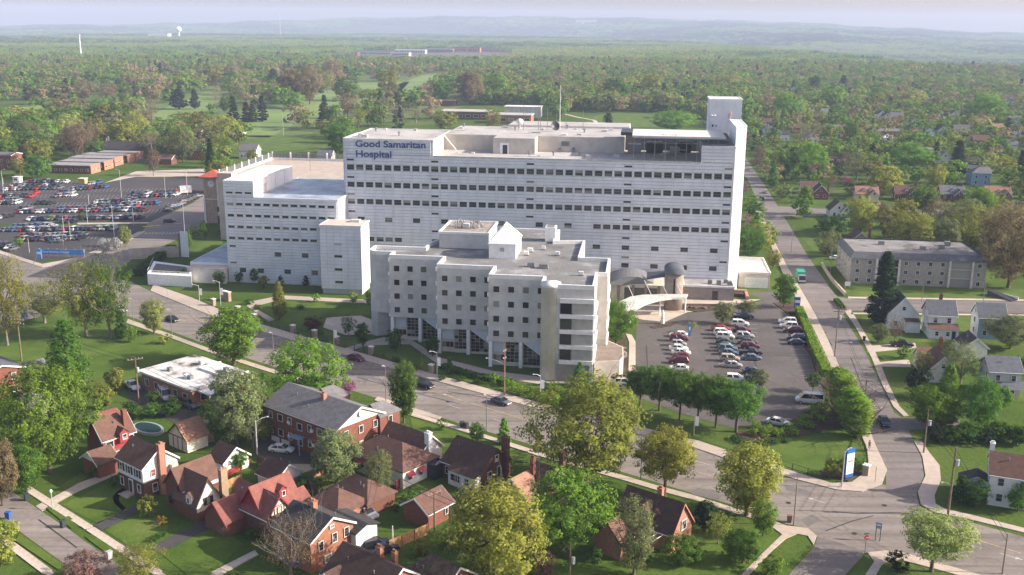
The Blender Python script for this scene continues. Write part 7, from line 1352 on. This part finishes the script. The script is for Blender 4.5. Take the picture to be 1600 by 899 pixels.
for i in range(10):
    t=i/9; car(G(262+t*48,330-t*22),40+rc.uniform(-2,2),rc.choice(['sedan','suv']),['navy','black','blue','steel','grey','navy','green','black','navy','grey','maroon'][i],f'{ORD[min(i,9)]} shaded dark car from the lower end of the tower-side kerb line' if i else 'shaded navy car at the lower end of the tower-side kerb line',group='cars along the tower-side kerb',simple_=True)
car(G(89,379),80,'sedan','steel','blue-grey sedan apart from the rows near the corner trees'); car(G(265,348.5),70,'suv','black','dark suv crossing in front of the clock tower',name='moving_car')
t=thing('box_truck','white box truck with red cab at the back right of the big car park','truck',G(292,303),azr(60)); MB().box(-3,2,-1.2,1.2,.7,3.6).build('cargo_box',WHITE,t); MB().box(-5,-3.1,-1.,1.,.5,2.2).build('cab',CARP['red'],t); MB().box(-4.8,2,-.8,.8,.3,.69).build('chassis',DARKM,t)
# ---------------------------------------------------------------- street furniture
WOOD=mat('pole wood',(.20,.145,.105),.9,.2,2.); LAMPM=mat('lamp metal',(.50,.50,.50),.5,.05,2.,metal=.3); FENCEW=mat('cedar boards',(.42,.24,.11),.85,.2,2.); FENCEG=mat('weathered boards',(.34,.28,.23),.9,.2,2.); BANN=mat('white banner',(.75,.76,.80),.7,.05,1.)
POLES={}
def pole(px,py,top,label,arms=(),m=None,r=.16,lamp=None,can=False,banner=False,lean=(0,0),name='utility_pole',cat='utility pole',group=None,key=None):
    g=G(px,py); h=topz(g,top); t=thing(name,label,cat,g,0,group)
    MB().tube([(0,0,-.2),(lean[0]*h*.5,lean[1]*h*.5,h*.5),(lean[0]*h,lean[1]*h,h)],[r,r*.85,r*.6],7).build('pole',m or WOOD,t)
    for (z,az,L) in arms:
        d=adir(az)*L/2; MB().tube([Vector((0,0,h-z))-d,Vector((0,0,h-z))+d],.09,4).build('crossarm',m or WOOD,t)
        mb=MB()
        for s in(-1,-.5,.5,1): q=Vector((0,0,h-z))+d*s*.92; mb.tube([q,q+Vector((0,0,.32))],.06,5)
        mb.build('insulator',LAMPM,t)
    if lamp:
        z,az,L=lamp; d=adir(az); MB().tube([(0,0,h-z),tuple(d*L*.5+Vector((0,0,h-z+.5))),tuple(d*L+Vector((0,0,h-z+.6)))],.06,5).build('lamp_arm',LAMPM,t); q=d*L; MB().lathe([(.05,.08),(.24,.0),(.2,-.12),(.05,-.16)],8).build('lamp_head',LAMPM,t,loc=(q.x,q.y,h-z+.62))
    if can: MB().lathe([(.28,0),(.3,.1),(.3,.95),(.1,1.05)],9).build('transformer',LAMPM,t,loc=(.4,-.2,h-3.))
    if banner: MB().box(.12,.8,-.02,.02,h*.45,h*.45+1.9).build('banner',BANN,t)
    if key: POLES[key]=(g,h)
    return t
A1=128.8;A2=38.8
pole(1481,806,699,'leaning wooden utility pole with lamp arm and crosspiece at the avenue corner',[],r=.2,lamp=(6.5,270,1.6),can=True,key='a'); pole(1443,708,640,'wooden utility pole at the mouth of the side street',[],key='b',can=True)
pole(1304,558,480,'tall wooden pole with double crossarm beside the side street',[(.3,97,3.2),(1.1,97,2.4)],lamp=(9,97,3.4),can=True,key='c'); pole(1349,650,594,'wooden pole with white crossarm by the hornbeam hedge',[(.2,97,2.6)],lamp=(6.2,97,3.2),key='d')
pole(217,630,559,'wooden pole with crossarm and transformer beside the white-roofed office',[(.4,60,3.)],can=True,key='e'); pole(34,564,498,'pale wooden double pole in the left lawn',[(.4,100,3.2),(1.3,100,3.2)],r=.2,key='f')
pole(525,743,693,'wooden alley pole with white crosspiece beside the flats yard',[(.4,60,3.)],key='g'); pole(679,833,768,'wooden alley pole with white crosspiece beside the reddish garage',[(.4,45,2.6)],key='h'); pole(890,905,849,'dark pole with transformer at the bottom edge',[],can=True,key='i'); pole(614,857,822,'short white post with meter box in the alley lawn',[],m=TRIMH,r=.12,can=False,name='post',cat='post')
pole(402,712,657,'pale street-lamp pole beside the flats yard',[],m=LAMPM,lamp=(.3,60,2.2),name='lamp_post',cat='lamp post'); pole(788,618,537,'tall rusty lamp pole on the hospital pavement with long white arm',[(1.6,40,1.),(3.2,40,1.)],m=mat('rusty pole',(.28,.16,.12),.8,.2,2.),lamp=(4.5,300,4.4),name='lamp_post',cat='lamp post',key='j')
pole(1240,821,747,'grey light pole at the lower avenue corner',[],m=mat('brown metal pole',(.25,.2,.17),.6,.1,2.),r=.13,name='lamp_post',cat='lamp post',banner=False,key='k'); pole(1566,897,834,'grey light pole at the bottom right edge of the avenue',[],m=MATS['brown metal pole'],r=.13,name='lamp_post',cat='lamp post',key='l'); pole(1315,762,706,'grey pole with short white top arm beside the tall blue sign',[],m=LAMPM,r=.12,lamp=(.2,60,1.3),name='lamp_post',cat='lamp post')
for i,(x,y,t_,lb) in enumerate(((522,546,506,'banner pole on the hospital pavement left of the first lobby bay'),(683,590,550,'banner pole with dark post nearest the second lobby bay'),(844,625,586,'banner pole left of the great oak with bent lamp'),(1001,750,709,'green banner pole beside the pale airy tree'),(312,474,446,'banner pole at the hospital wing pavement, right of the podium'),(345,478,440,'banner pole by the brick gateway'),(1084,680,648,'white-headed lamp pole in front of the dark tree row'))):
    pole(x,y,t_,lb,[],m=LAMPM if i!=3 else mat('green pole',(.06,.12,.09),.6,.1,2.),r=.1,banner=True,lamp=(.3,250,1.6) if i not in (3,) else None,name='banner_pole',cat='banner pole',group='banner poles along the avenue')
for i,(x,y,t_,lb) in enumerate(((603,628,572,'slim grey pole at the near kerb left of the columnar green tree'),(760,679,617,'slim dark pole at the near kerb right of the sunroom house'),(427,547,520,'slim pole at the far kerb opposite the flats'),(209,503,467,'slim lamp pole near the pale oval tree, left'),(269,524,484,'slim lamp pole near the pale oval tree, right'),(1536,474,440,'dark pole beside the mansard flats walk'),(1440,472,438,'wooden pole in front of the mansard flats'),(1297,430,384,'dark pole at the mansard flats left corner'),(1236,395,350,'slim pole by the upper street pavement'),(1200,455,420,'pole beside the white service garage'))):
    pole(x,y,t_,lb,[],m=WOOD if i in(6,) else STEEL,r=.1,name='lamp_post',cat='lamp post',lamp=(.2,200,1.2) if i<5 else None,group='slim poles')
for i,(x,y,t_) in enumerate(((6,305,266),(5,288,277),(100,365,338),(190,309,266),(137,350,320),(177,355,320),(209,352,325),(240,268,225),(293,305,266),(259,310,275),(99,385,350),(46,395,372),(110,372,345),(139,319,303),(48,263,240),(290,385,320),(361,340,308),(180,385,352),(345,372,345),(528,210,172),(443,212,175),(365,205,178),(132,262,215))):
    pole(x,y,t_,['lamp post in the far corner of the big car park at left edge','short lamp post at left edge of the far row','lamp post among the eighth row cars','lamp post at the church-side edge of the car park','lamp post between seventh and eighth rows, left','lamp post between seventh and eighth rows, middle','lamp post between seventh and eighth rows, right','tall lamp post on the concrete apron','lamp post beside the white box truck','lamp post left of the white box truck','tall wooden pole among the ninth row','lamp post at the lower lot left edge','lamp post in the ninth row right part','short white-topped post in the sparse middle of the lot','pole beside the brick row blocks','tall double lamp rising over the white pylon wall','lamp arm pole at the clock tower foot','lamp post at the corner trees','post by the clock tower lawn','tall pale pole at the field beyond the hospital wing','pole left of the tall pale pole beyond the field','pole at the golf course fence','thin pole near the farthest row block'][i],[],m=LAMPM if i not in(10,14,22) else WOOD,r=.11,lamp=(.2,[90,270][i%2],1.5) if i in(0,3,7,8,9,15,16) else None,name='lamp_post',cat='lamp post',group='car park lamp posts' if i<19 else None)
def wire(a,b,label,n=1,za=.3,zb=.3,sag=.05):
    (p,h),(q,k)=POLES[a],POLES[b]; mb=MB()
    for i in range(n):
        A=p+Vector((0,0,h-za-i*.9)); B=q+Vector((0,0,k-zb-i*.9)); L=(B-A).length
        mb.tube([A.lerp(B,t)-Vector((0,0,4*sag*L*.25*t*(1-t))) for t in np.linspace(0,1,9)],.035,3,False)
    o=mb.build('overhead_wire',mat('wire',(.05,.05,.05),.7,0)); lab(o,label,'wire')
wire('a','l','overhead wires from the leaning corner pole to the bottom right pole',2); wire('b','a','overhead wires between the two wooden corner poles',3); wire('c','d','overhead wires along the side street',2); wire('d','b','overhead wires from hornbeam hedge pole to the side street mouth',2); wire('g','h','alley wires between the two white-crosspiece poles',2); wire('h','i','alley wire from reddish garage pole to the bottom edge pole',2); wire('e','g','wires from the office pole to the alley pole',2); wire('f','e','wires from the left lawn pole to the office pole',2)
# tall sign at the corner
t=thing('hospital_sign','tall white and blue hospital sign board at the avenue corner','sign',G(1325,748),azr(62))
MB().box(-.85,.85,-.2,.2,.35,5.5).build('board',BANN,t); MB().box(-.87,.87,-.22,.22,4.75,5.52).box(-.87,.87,-.22,.22,.33,.95).box(-.91,-.86,-.22,.22,.34,5.5).build('blue_band',mat('sign blue',(.02,.12,.42),.5,.05,1.),t); MB().box(-.65,.65,-.225,-.215,3.2,3.38).build('red_line',mat('sign red',(.55,.04,.05),.6,.05,2.),t); MB().box(-.75,.75,-.14,.14,-.1,.34).build('base',DARKM,t)
for k,z in enumerate((2.6,2.15,1.7,3.8)): MB().box(-.6,.3 if k%2 else .5,-.215,-.205,z,z+.14).build('text_line',mat('grey print',(.35,.37,.42),.7,.1,2.),t)
def panel_sign(x,y,label,w_,h,m,z0=.3,az=97,name='sign',d=.2):
    t=thing(name,label,'sign',G(x,y),azr(az)); MB().box(-w_/2,w_/2,-d,d,z0,z0+h).build('board',m,t); MB().box(-w_/2+.05,-w_/2+.2,-d*.6,d*.6,-.1,z0).box(w_/2-.2,w_/2-.05,-d*.6,d*.6,-.1,z0).build('post',STEEL,t); MB().box(-w_/2+.12,w_/2-.12,-d-.02,-d-.005,z0+h*.45,z0+h*.72).build('text_panel',BANN,t); return t
SB=MATS['sign blue']; SKY=mat('light sign blue',(.05,.26,.62),.5,.05,1.)
panel_sign(1245,482,'small blue hospital direction sign at the lime hedge end',1.6,2.9,SB); panel_sign(1077,525,'slim blue marker totem in the car park',.55,3.2,SKY,.1); panel_sign(39,497,'blue totem sign behind the left airy trees',1.6,2.8,SB); panel_sign(62,405,'small blue and white totem at the lower car park corner',1.6,3.,SKY); panel_sign(1183,607,'slim blue marker under the little olive tree',.4,1.6,SKY,.1)
t=thing('banner_fence','long blue banner on a low fence at the lower car park edge','banner',G(97,402),azr(94)); MB().box(-7.5,7.5,-.06,.06,.9,2.6).build('banner',SKY,t); MB().box(-7.5,7.5,-.05,.05,.1,.85).build('board',mat('tan board',(.45,.36,.28)),t)
for x in np.linspace(-7.5,7.5,6): MB().box(x-.1,x+.1,.061,.2,-.1,2.7).build('post',TRIMH,t)
text('lettering','Good Samaritan Hospital',.9,(-6.5,-.08,1.4),0,BANN,t,9.,.01)
panel_sign(1371,845,'small grey street sign at the bottom corner lawn',.9,1.,mat('grey sign back',(.3,.33,.36),.6,.05,2.),2.,120,'street_sign',.03)
t=thing('stop_sign','red stop sign at the lower side street','road sign',G(1351,866),azr(70)); MB().tube([(0,0,0),(0,0,3.1)],.04,6).build('post',STEEL,t); n=8
MB().add([(.42*math.cos(PI/8+2*PI*i/n),-.07,2.7+.42*math.sin(PI/8+2*PI*i/n)) for i in range(n)]+[(.42*math.cos(PI/8+2*PI*i/n),-.05,2.7+.42*math.sin(PI/8+2*PI*i/n)) for i in range(n)],[tuple(range(n)),tuple(range(2*n-1,n-1,-1))]+[(i,n+i,n+(i+1)%n,(i+1)%n) for i in range(n)]).build('plate',MATS['sign red'],t); MB().box(-.45,.45,-.02,.0,3.2,3.4).build('name_plate',mat('green plate',(.03,.2,.1)),t); text('lettering','STOP',.24,(0,-.08,2.62),0,BANN,t,.56,.003,'CENTER')
t=thing('stop_sign','brown-backed stop sign on the corner pavement by the blue sign','road sign',G(1367,755),azr(200)); MB().tube([(0,0,0),(0,0,2.9)],.04,6).build('post',STEEL,t); MB().add([(.42*math.cos(PI/8+2*PI*i/n),-.07,2.5+.42*math.sin(PI/8+2*PI*i/n)) for i in range(n)]+[(.42*math.cos(PI/8+2*PI*i/n),-.05,2.5+.42*math.sin(PI/8+2*PI*i/n)) for i in range(n)],[tuple(range(n)),tuple(range(2*n-1,n-1,-1))]+[(i,n+i,n+(i+1)%n,(i+1)%n) for i in range(n)]).build('plate',mat('brown sign back',(.22,.12,.07)),t); MB().box(-.45,.45,-.02,0,3.,3.2).build('name_plate',MATS['brown sign back'],t)
# bins, post boxes
def bin_(x,y,label,c,h=1.1,z=0):
    t=thing('wheelie_bin',label,'bin',G(x,y),RNG.uniform(0,6)); MB().add([(-.28,-.3,0),(.28,-.3,0),(.28,.3,0),(-.28,.3,0),(-.34,-.38,h),(.34,-.38,h),(.34,.38,h),(-.34,.38,h)],[(0,1,5,4),(1,2,6,5),(2,3,7,6),(3,0,4,7),(4,5,6,7)]).build('tub',c,t); MB().box(-.36,.36,-.4,.42,h,h+.09).build('lid',c,t); return t
BB=mat('blue bin',(.03,.10,.35),.5,.05,2.); BK=mat('dark bin',(.04,.045,.05),.6,.05,2.)
bin_(13,811,'blue wheelie bin at the kerb of the residential street',BB); bin_(42,782,'dark bin on the kerb by the driveway',BK); bin_(99,824,'dark bin on the verge of the middle yard',BK); bin_(171,873,'pale grey bin at the street kerb near the bottom',LAMPM); bin_(722,668,'dark bin on the avenue verge, left of a pair',BK); bin_(729,670,'dark bin on the avenue verge, right of a pair',BK); bin_(853,707,'dark bin by the avenue walk left of the great oak',BK); bin_(1233,816,'brown litter bin at the avenue corner',mat('brown bin',(.2,.12,.09))); bin_(1350,533,'dark bin on the right street verge',BK); bin_(581,838,'blue bin beside the white attached garage',BB)
t=thing('street_lamp','white globe lamp post on the residential verge','lamp post',G(82.5,797),0); MB().tube([(0,0,0),(0,0,2.9)],.07,7).build('post',LAMPM,t); MB().lathe([(.08,2.9),(.2,3.05),(.24,3.25),(.12,3.45),(.03,3.55)],10).build('lantern',BANN,t)
# gateway pillars by the hospital wing
for i,(x,y,lb) in enumerate(((334,478,'brick gate pillar at the hospital walk, left'),(354,470,'broad brick gate wall at the hospital walk'),(372,490,'brick gate pillar at the hospital walk, right'),(398,502,'brick fence pillar along the hospital lawn, first'),(458,520,'brick fence pillar along the hospital lawn, second'),(492,528,'brick fence pillar along the hospital lawn, third'),(526,538,'brick fence pillar along the hospital lawn, fourth'),(580,554,'brick fence pillar along the hospital lawn, fifth'),(674,583,'brick fence pillar along the hospital lawn, last'),(1353,743,'pale brick end pillar by the tall blue sign'))):
    t=thing('brick_pillar',lb,'pillar',G(x,y),azr(A1)); ww=.5 if i!=1 else 1.6; MB().box(-ww,ww,-.45,.45,-.1,1.9 if i!=1 else 2.6).build('shaft',mat('tan pillar brick',(.34,.25,.19),.85,.12,1.),t); MB().box(-ww-.1,ww+.1,-.55,.55,1.9 if i!=1 else 2.6,2.05 if i!=1 else 2.75).build('cap',TRIMW,t)
def rail(label,pts,h=1.2,m=None,sp=2.2,name='metal_fence',boards=False,bh=None):
    q=[G(*p) for p in pts]; t=thing(name,label,'fence',q[0]); o=q[0]; post=MB(); 
    for i in range(len(q)-1):
        a,b=q[i]-o,q[i+1]-o; d=(b-a); L=d.length; d=d.normalized(); n=max(1,int(L/sp)); nr=Vector((-d.y,d.x,0))
        for k in range(n+1):
            p=a+d*(L*k/n); link('post',cached(('fp',h,(m or DARKM).name),lambda:MB().box(-.06,.06,-.06,.06,-.1,h+.05).mesh('post',m or DARKM)),t,p,math.atan2(d.y,d.x))
        if boards:
            bd=MB(); kk=int(L/.19); rr_=random.Random(int(L*100))
            for k in range(kk):
                p=a+d*(k*.19+.1)+nr*(.05+rr_.uniform(-.01,.01)); hh=h+rr_.uniform(-.03,.03); w2=d*.085; bd.prism([(p-w2)[:2],(p+w2)[:2],(p+w2+nr*.025)[:2],(p-w2+nr*.025)[:2]],.03,hh)
            bd.build('boards',m,t,kind='stuff')
        else:
            for z in(h*.2,h*.95): MB().tube([a+Vector((0,0,z)),b+Vector((0,0,z))],.03,4).build('rail',m or DARKM,t)
            pk=MB()
            for k in range(int(L/.3)): p=a+d*(k*.3); pk.tube([p+Vector((0,0,.1)),p+Vector((0,0,h))],.014,3,False)
            pk.build('pickets',m or DARKM,t,kind='stuff')
    return t
rail('dark metal fence round the corner lawn along the avenue',[(1150,706),(1215,727),(1262,742),(1296,750)]); rail('dark metal fence on the corner lawn side-street edge',[(1356,740),(1354,712),(1345,690),(1330,668)]); rail('dark fence beside the lime hedge',[(1253,486),(1276,533),(1300,585)],1.3,None,4.)
rail('dark metal fence along the hospital lawn',[(380,494),(460,521),(525,539),(600,560),(674,584)],1.2,None,3.)
rail('orange cedar plank fence in the bottom alley',[(609,862),(668,836)],1.8,FENCEW,2.2,'plank_fence',True); rail('cedar plank fence along the brown garage base',[(522,803),(568,782)],1.8,FENCEW,2.2,'plank_fence',True); rail('weathered plank fence beside the green side yard',[(290,704),(334,690)],1.7,FENCEG,2.2,'plank_fence',True); rail('tan plank fence right of the flats yard',[(490,748),(526,732)],1.7,FENCEW,2.2,'plank_fence',True); rail('tan plank fence behind the tudor house chimney',[(352,767),(378,756)],1.7,FENCEW,2.2,'plank_fence',True); rail('red plank fence behind the awning house',[(619,765),(690,738)],1.6,mat('red boards',(.30,.05,.04),.85,.15,2.),2.2,'plank_fence',True); rail('low red fence in the green side yard',[(344,752),(392,727)],1.2,MATS['red boards'],2.2,'plank_fence',True); rail('dark plank fence at the flats yard lower side',[(402,724),(455,752),(500,776)],1.7,mat('dark boards',(.12,.09,.07)),2.2,'plank_fence',True)
t=thing('retaining_wall','low tan retaining wall along the mansard flats street bank','wall',G(1284,420),0); q=[G(1284,415)-G(1284,420),G(1300,440)-G(1284,420),G(1321,463)-G(1284,420)]
mb=MB()
for a,b in zip(q,q[1:]): d=(b-a).normalized(); n_2=Vector((-d.y,d.x,0))*.25; mb.prism([(a-n_2)[:2],(b-n_2)[:2],(b+n_2)[:2],(a+n_2)[:2]],-.1,1.1)
mb.build('wall',mat('tan wall',(.42,.36,.29),.9,.12,.8),t)
t=thing('swimming_pool','back-yard pool with dark green cover and pale rim','pool',G(232,672),azr(A1)); MB().prism([(3.9*math.cos(a),2.2*math.sin(a)) for a in np.linspace(0,2*PI,22)[:-1]],0,.5).build('rim',mat('grey rim',(.30,.33,.31)),t); MB().prism([(3.4*math.cos(a),1.7*math.sin(a)) for a in np.linspace(0,2*PI,22)[:-1]],.4,.56).build('cover',mat('pool cover',(.012,.045,.04),.7,.2,.5),t)
t=thing('skip_ramp','dark slanted cellar ramp on the apartment lawn','ramp',G(1566,466),azr(150)); MB().add([(-4,-1.4,0),(4,-1.4,0),(4,1.4,0),(-4,1.4,0),(-4,-1.4,1.6),(4,-1.4,.2),(4,1.4,.2),(-4,1.4,1.6)],[(4,5,6,7),(0,1,5,4),(1,2,6,5),(2,3,7,6),(3,0,4,7)]).build('ramp',DARKM,t); MB().box(-4,4,1.45,1.6,0,1.).build('kerb',TRIMH,t)
t=thing('lawn_sign','small white sign board at the mansard flats corner','sign',G(1324,450),azr(97)); MB().box(-.8,.8,-.05,.05,.6,1.9).build('board',BANN,t); MB().box(-.7,-.6,-.04,.04,-.1,.6).box(.6,.7,-.04,.04,-.1,.6).build('post',TRIMH,t)
t=thing('booth','white attendant booth at the far left of the big car park','booth',G(28,285),azr(97)); MB().box(-1.6,1.6,-1.4,1.4,0,2.6).build('wall',WHITE,t); MB().box(-1.8,1.8,-1.6,1.6,2.6,2.8).build('roof',TRIMW,t); window(t,0,-1.47,1.6,2.,.9,0,1,TRIMH,GLASSD)
t=thing('ticket_cabin','small yellow-tan cabin between far car rows','booth',G(130,287),azr(97)); MB().box(-1.6,1.6,-1.4,1.4,0,2.4).build('wall',mat('ochre wall',(.50,.32,.10)),t); MB().box(-1.8,1.8,-1.6,1.6,2.4,2.6).build('roof',TRIMW,t)
for i,(x,y) in enumerate(((231,354.5),(243,353.5))): t=thing('traffic_island',['yellow-striped traffic island at the car park exit, left','yellow-striped traffic island at the car park exit, right'][i],'traffic island',G(x,y),azr(80)); MB().box(-1.8,1.8,-.6,.6,0,.18).build('kerb',mat('yellow kerb',(.6,.42,.08)),t); MB().tube([(0,0,.18),(0,0,1.)],.08,6).build('bollard',MATS['yellow kerb'],t)
for i,(x,y,lb) in enumerate(((1210,463,'left bollard'),(1216,463,'middle bollard'),(1222,463,'right bollard'))): o=MB().lathe([(.14,0),(.14,.9),(.03,1.)],8).build('bollard',TRIMW,None,loc=G(x,y)); lab(o,lb+' of three white bollards at the service drive','bollard','bollards at the service drive')
# bed stones beside the drop-off
rc=random.Random(9)
for i in range(16):
    p=G(1072+i*2.1+rc.uniform(-1,1),481.5+rc.uniform(-1,1.2)+i*.05); bm=bmesh.new(); bmesh.ops.create_icosphere(bm,subdivisions=1,radius=.5)
    for v in bm.verts: v.co*=rc.uniform(.75,1.2); v.co.z*=.6
    me=bpy.data.meshes.new('boulder'); bm.to_mesh(me); bm.free(); me.materials.append(mat('bed stone',(.16,.12,.10),.9,.2,2.)); o=link('boulder',me,None,p+Vector((0,0,.3))); lab(o,'brown boulder in the row edging the annex bed','boulder','boulders along the annex bed')
# walker on the corner pavement
def person(loc,az):
    t=thing('person','person in pink top and dark trousers walking on the corner pavement','person',loc,azr(az))
    J=[((0,0,.93),.13),((0,.0,1.2),.145),((0,0,1.42),.15),((0,0,1.52),.055),((.02,0,1.66),.10),((.0,.19,1.40),.06),((-.08,.24,1.14),.045),((.08,.25,.90),.035),((.0,-.19,1.40),.06),((.10,-.24,1.14),.045),((.26,-.22,.93),.035),((0,.09,.88),.1),((.14,.1,.50),.065),((.06,.1,.09),.045),((.22,.1,.04),.04),((0,-.09,.88),.1),((-.06,-.1,.49),.065),((-.30,-.1,.14),.045),((-.18,-.1,.05),.04)]
    E=[(0,1),(1,2),(2,3),(3,4),(2,5),(5,6),(6,7),(2,8),(8,9),(9,10),(0,11),(11,12),(12,13),(13,14),(0,15),(15,16),(16,17),(17,18)]
    me=bpy.data.meshes.new('body'); me.from_pydata([j[0] for j in J],E,[]); o=link('body',me,t); me.materials.append(mat('skin',(.42,.25,.18),.6,.05,3.)); me.materials.append(mat('pink top',(.42,.14,.20),.8,.1,4.)); me.materials.append(mat('dark trousers',(.03,.03,.045),.8,.1,4.))
    sm=o.modifiers.new('skin','SKIN')
    for i,v in enumerate(me.skin_vertices[0].data): v.radius=(J[i][1],J[i][1]); v.use_root=(i==0)
    o.modifiers.new('sub','SUBSURF').levels=1
    bpy.context.view_layer.update(); ev=o.evaluated_get(bpy.context.evaluated_depsgraph_get()); m2=bpy.data.meshes.new_from_object(ev); o.modifiers.clear(); o.data=m2; m2.name='body'
    m2.materials.clear(); [m2.materials.append(MATS[k]) for k in('skin','pink top','dark trousers')]
    for p in m2.polygons: z=p.center.z; y=abs(p.center.y); p.material_index=2 if z<.97 and not(y>.17 and z>.8) else 1 if z<1.5 and not(y>.2 and z<1.1) else 0
    h=MB().lathe([(.04,1.80),(.09,1.78),(.115,1.70),(.10,1.62)],10); h.build('hair',mat('dark hair',(.04,.025,.02),.8,.1,5.),t,True)
person(G(1358,702,.13)+Vector((0,0,0)),195)
# far marks: water tower, masts
def far_pt(px,ybase,Y): d=ray(px,ybase); t=Y/d[1]; return Vector((d[0]*t,Y,0))
p=far_pt(280,60,5200); t=thing('water_tower','white bulb water tower on the far horizon','water tower',(p.x,p.y,0)); hh=topz(p,41.5); r=15.
MB().lathe([(7,-60),(5,8),(4.,hh-2*r),(5,hh-1.75*r),(r*.8,hh-1.45*r),(r,hh-1*r),(r*.93,hh-.6*r),(r*.6,hh-.2*r),(.5,hh)],20).build('tank',WHITE,t,True)
p=far_pt(127,90,2050); t=thing('mast','tall white mast rising from the woods at far left','mast',(p.x,p.y,0)); hh=topz(p,54); MB().tube([(0,0,0),(0,0,hh)],[1.5,.9],8).build('pole',WHITE,t); MB().lathe([(1.6,hh-4),(1.9,hh-3.5),(1.9,hh-.5),(1.2,hh)],8).build('antenna_ring',LAMPM,t)
p=far_pt(438,48,6000); t=thing('radio_mast','hair-thin radio mast on the horizon left of centre','mast',(p.x,p.y,hill(p.x,p.y))); hh=topz(p,10)-hill(p.x,p.y); MB().tube([(0,0,0),(0,0,hh)],[2.,1.4],5).build('mast',LAMPM,t)
for i,(px,top,lb) in enumerate(((1123,28,'faint thin tower on the right-hand ridge skyline'),(1406,45,'faint stub tower at the right end of the skyline'))):
    p=far_pt(px,60,8200); z=hill(p.x,p.y); t=thing('mast',lb,'mast',(p.x,p.y,z)); hh=max(20,topz(p,top)-z); MB().tube([(0,0,0),(0,0,hh)],[2.,1.2],5).build('mast',LAMPM,t)
for i,(px,L,lb) in enumerate(((250,190,'long white warehouse on the far horizon left of the water tower'),(1102,260,'white roofs on the ridge skyline right of centre'),(915,330,'pale buildings on the ridge skyline near centre'))):
    Y=5000 if i==0 else 8600; p=far_pt(px,60,Y); z=hill(p.x,p.y); t=thing('warehouse',lb,'building',(p.x,p.y,z+ (14 if i else 8)),azr(95)); MB().box(-L/4,L/4,-20,20,-20,12).build('wall',WHITE,t); MB().box(-L/4-1,L/4+1,-21,21,12,13).build('roof',TRIMW,t)
t=thing('path_ring','curved pale park path beyond the hospital roof','path',(0,0,0)); t['kind']='structure'
q=[G(*a) for a in((880,178),(905,184),(928,188),(932,192),(925,198),(905,200))]; pl=strip([(880,178),(905,184),(928,188),(932,192),(925,198),(905,200)],-1.6,1.6); MB().sheet(pl,.06).build('path',CONC2,t)
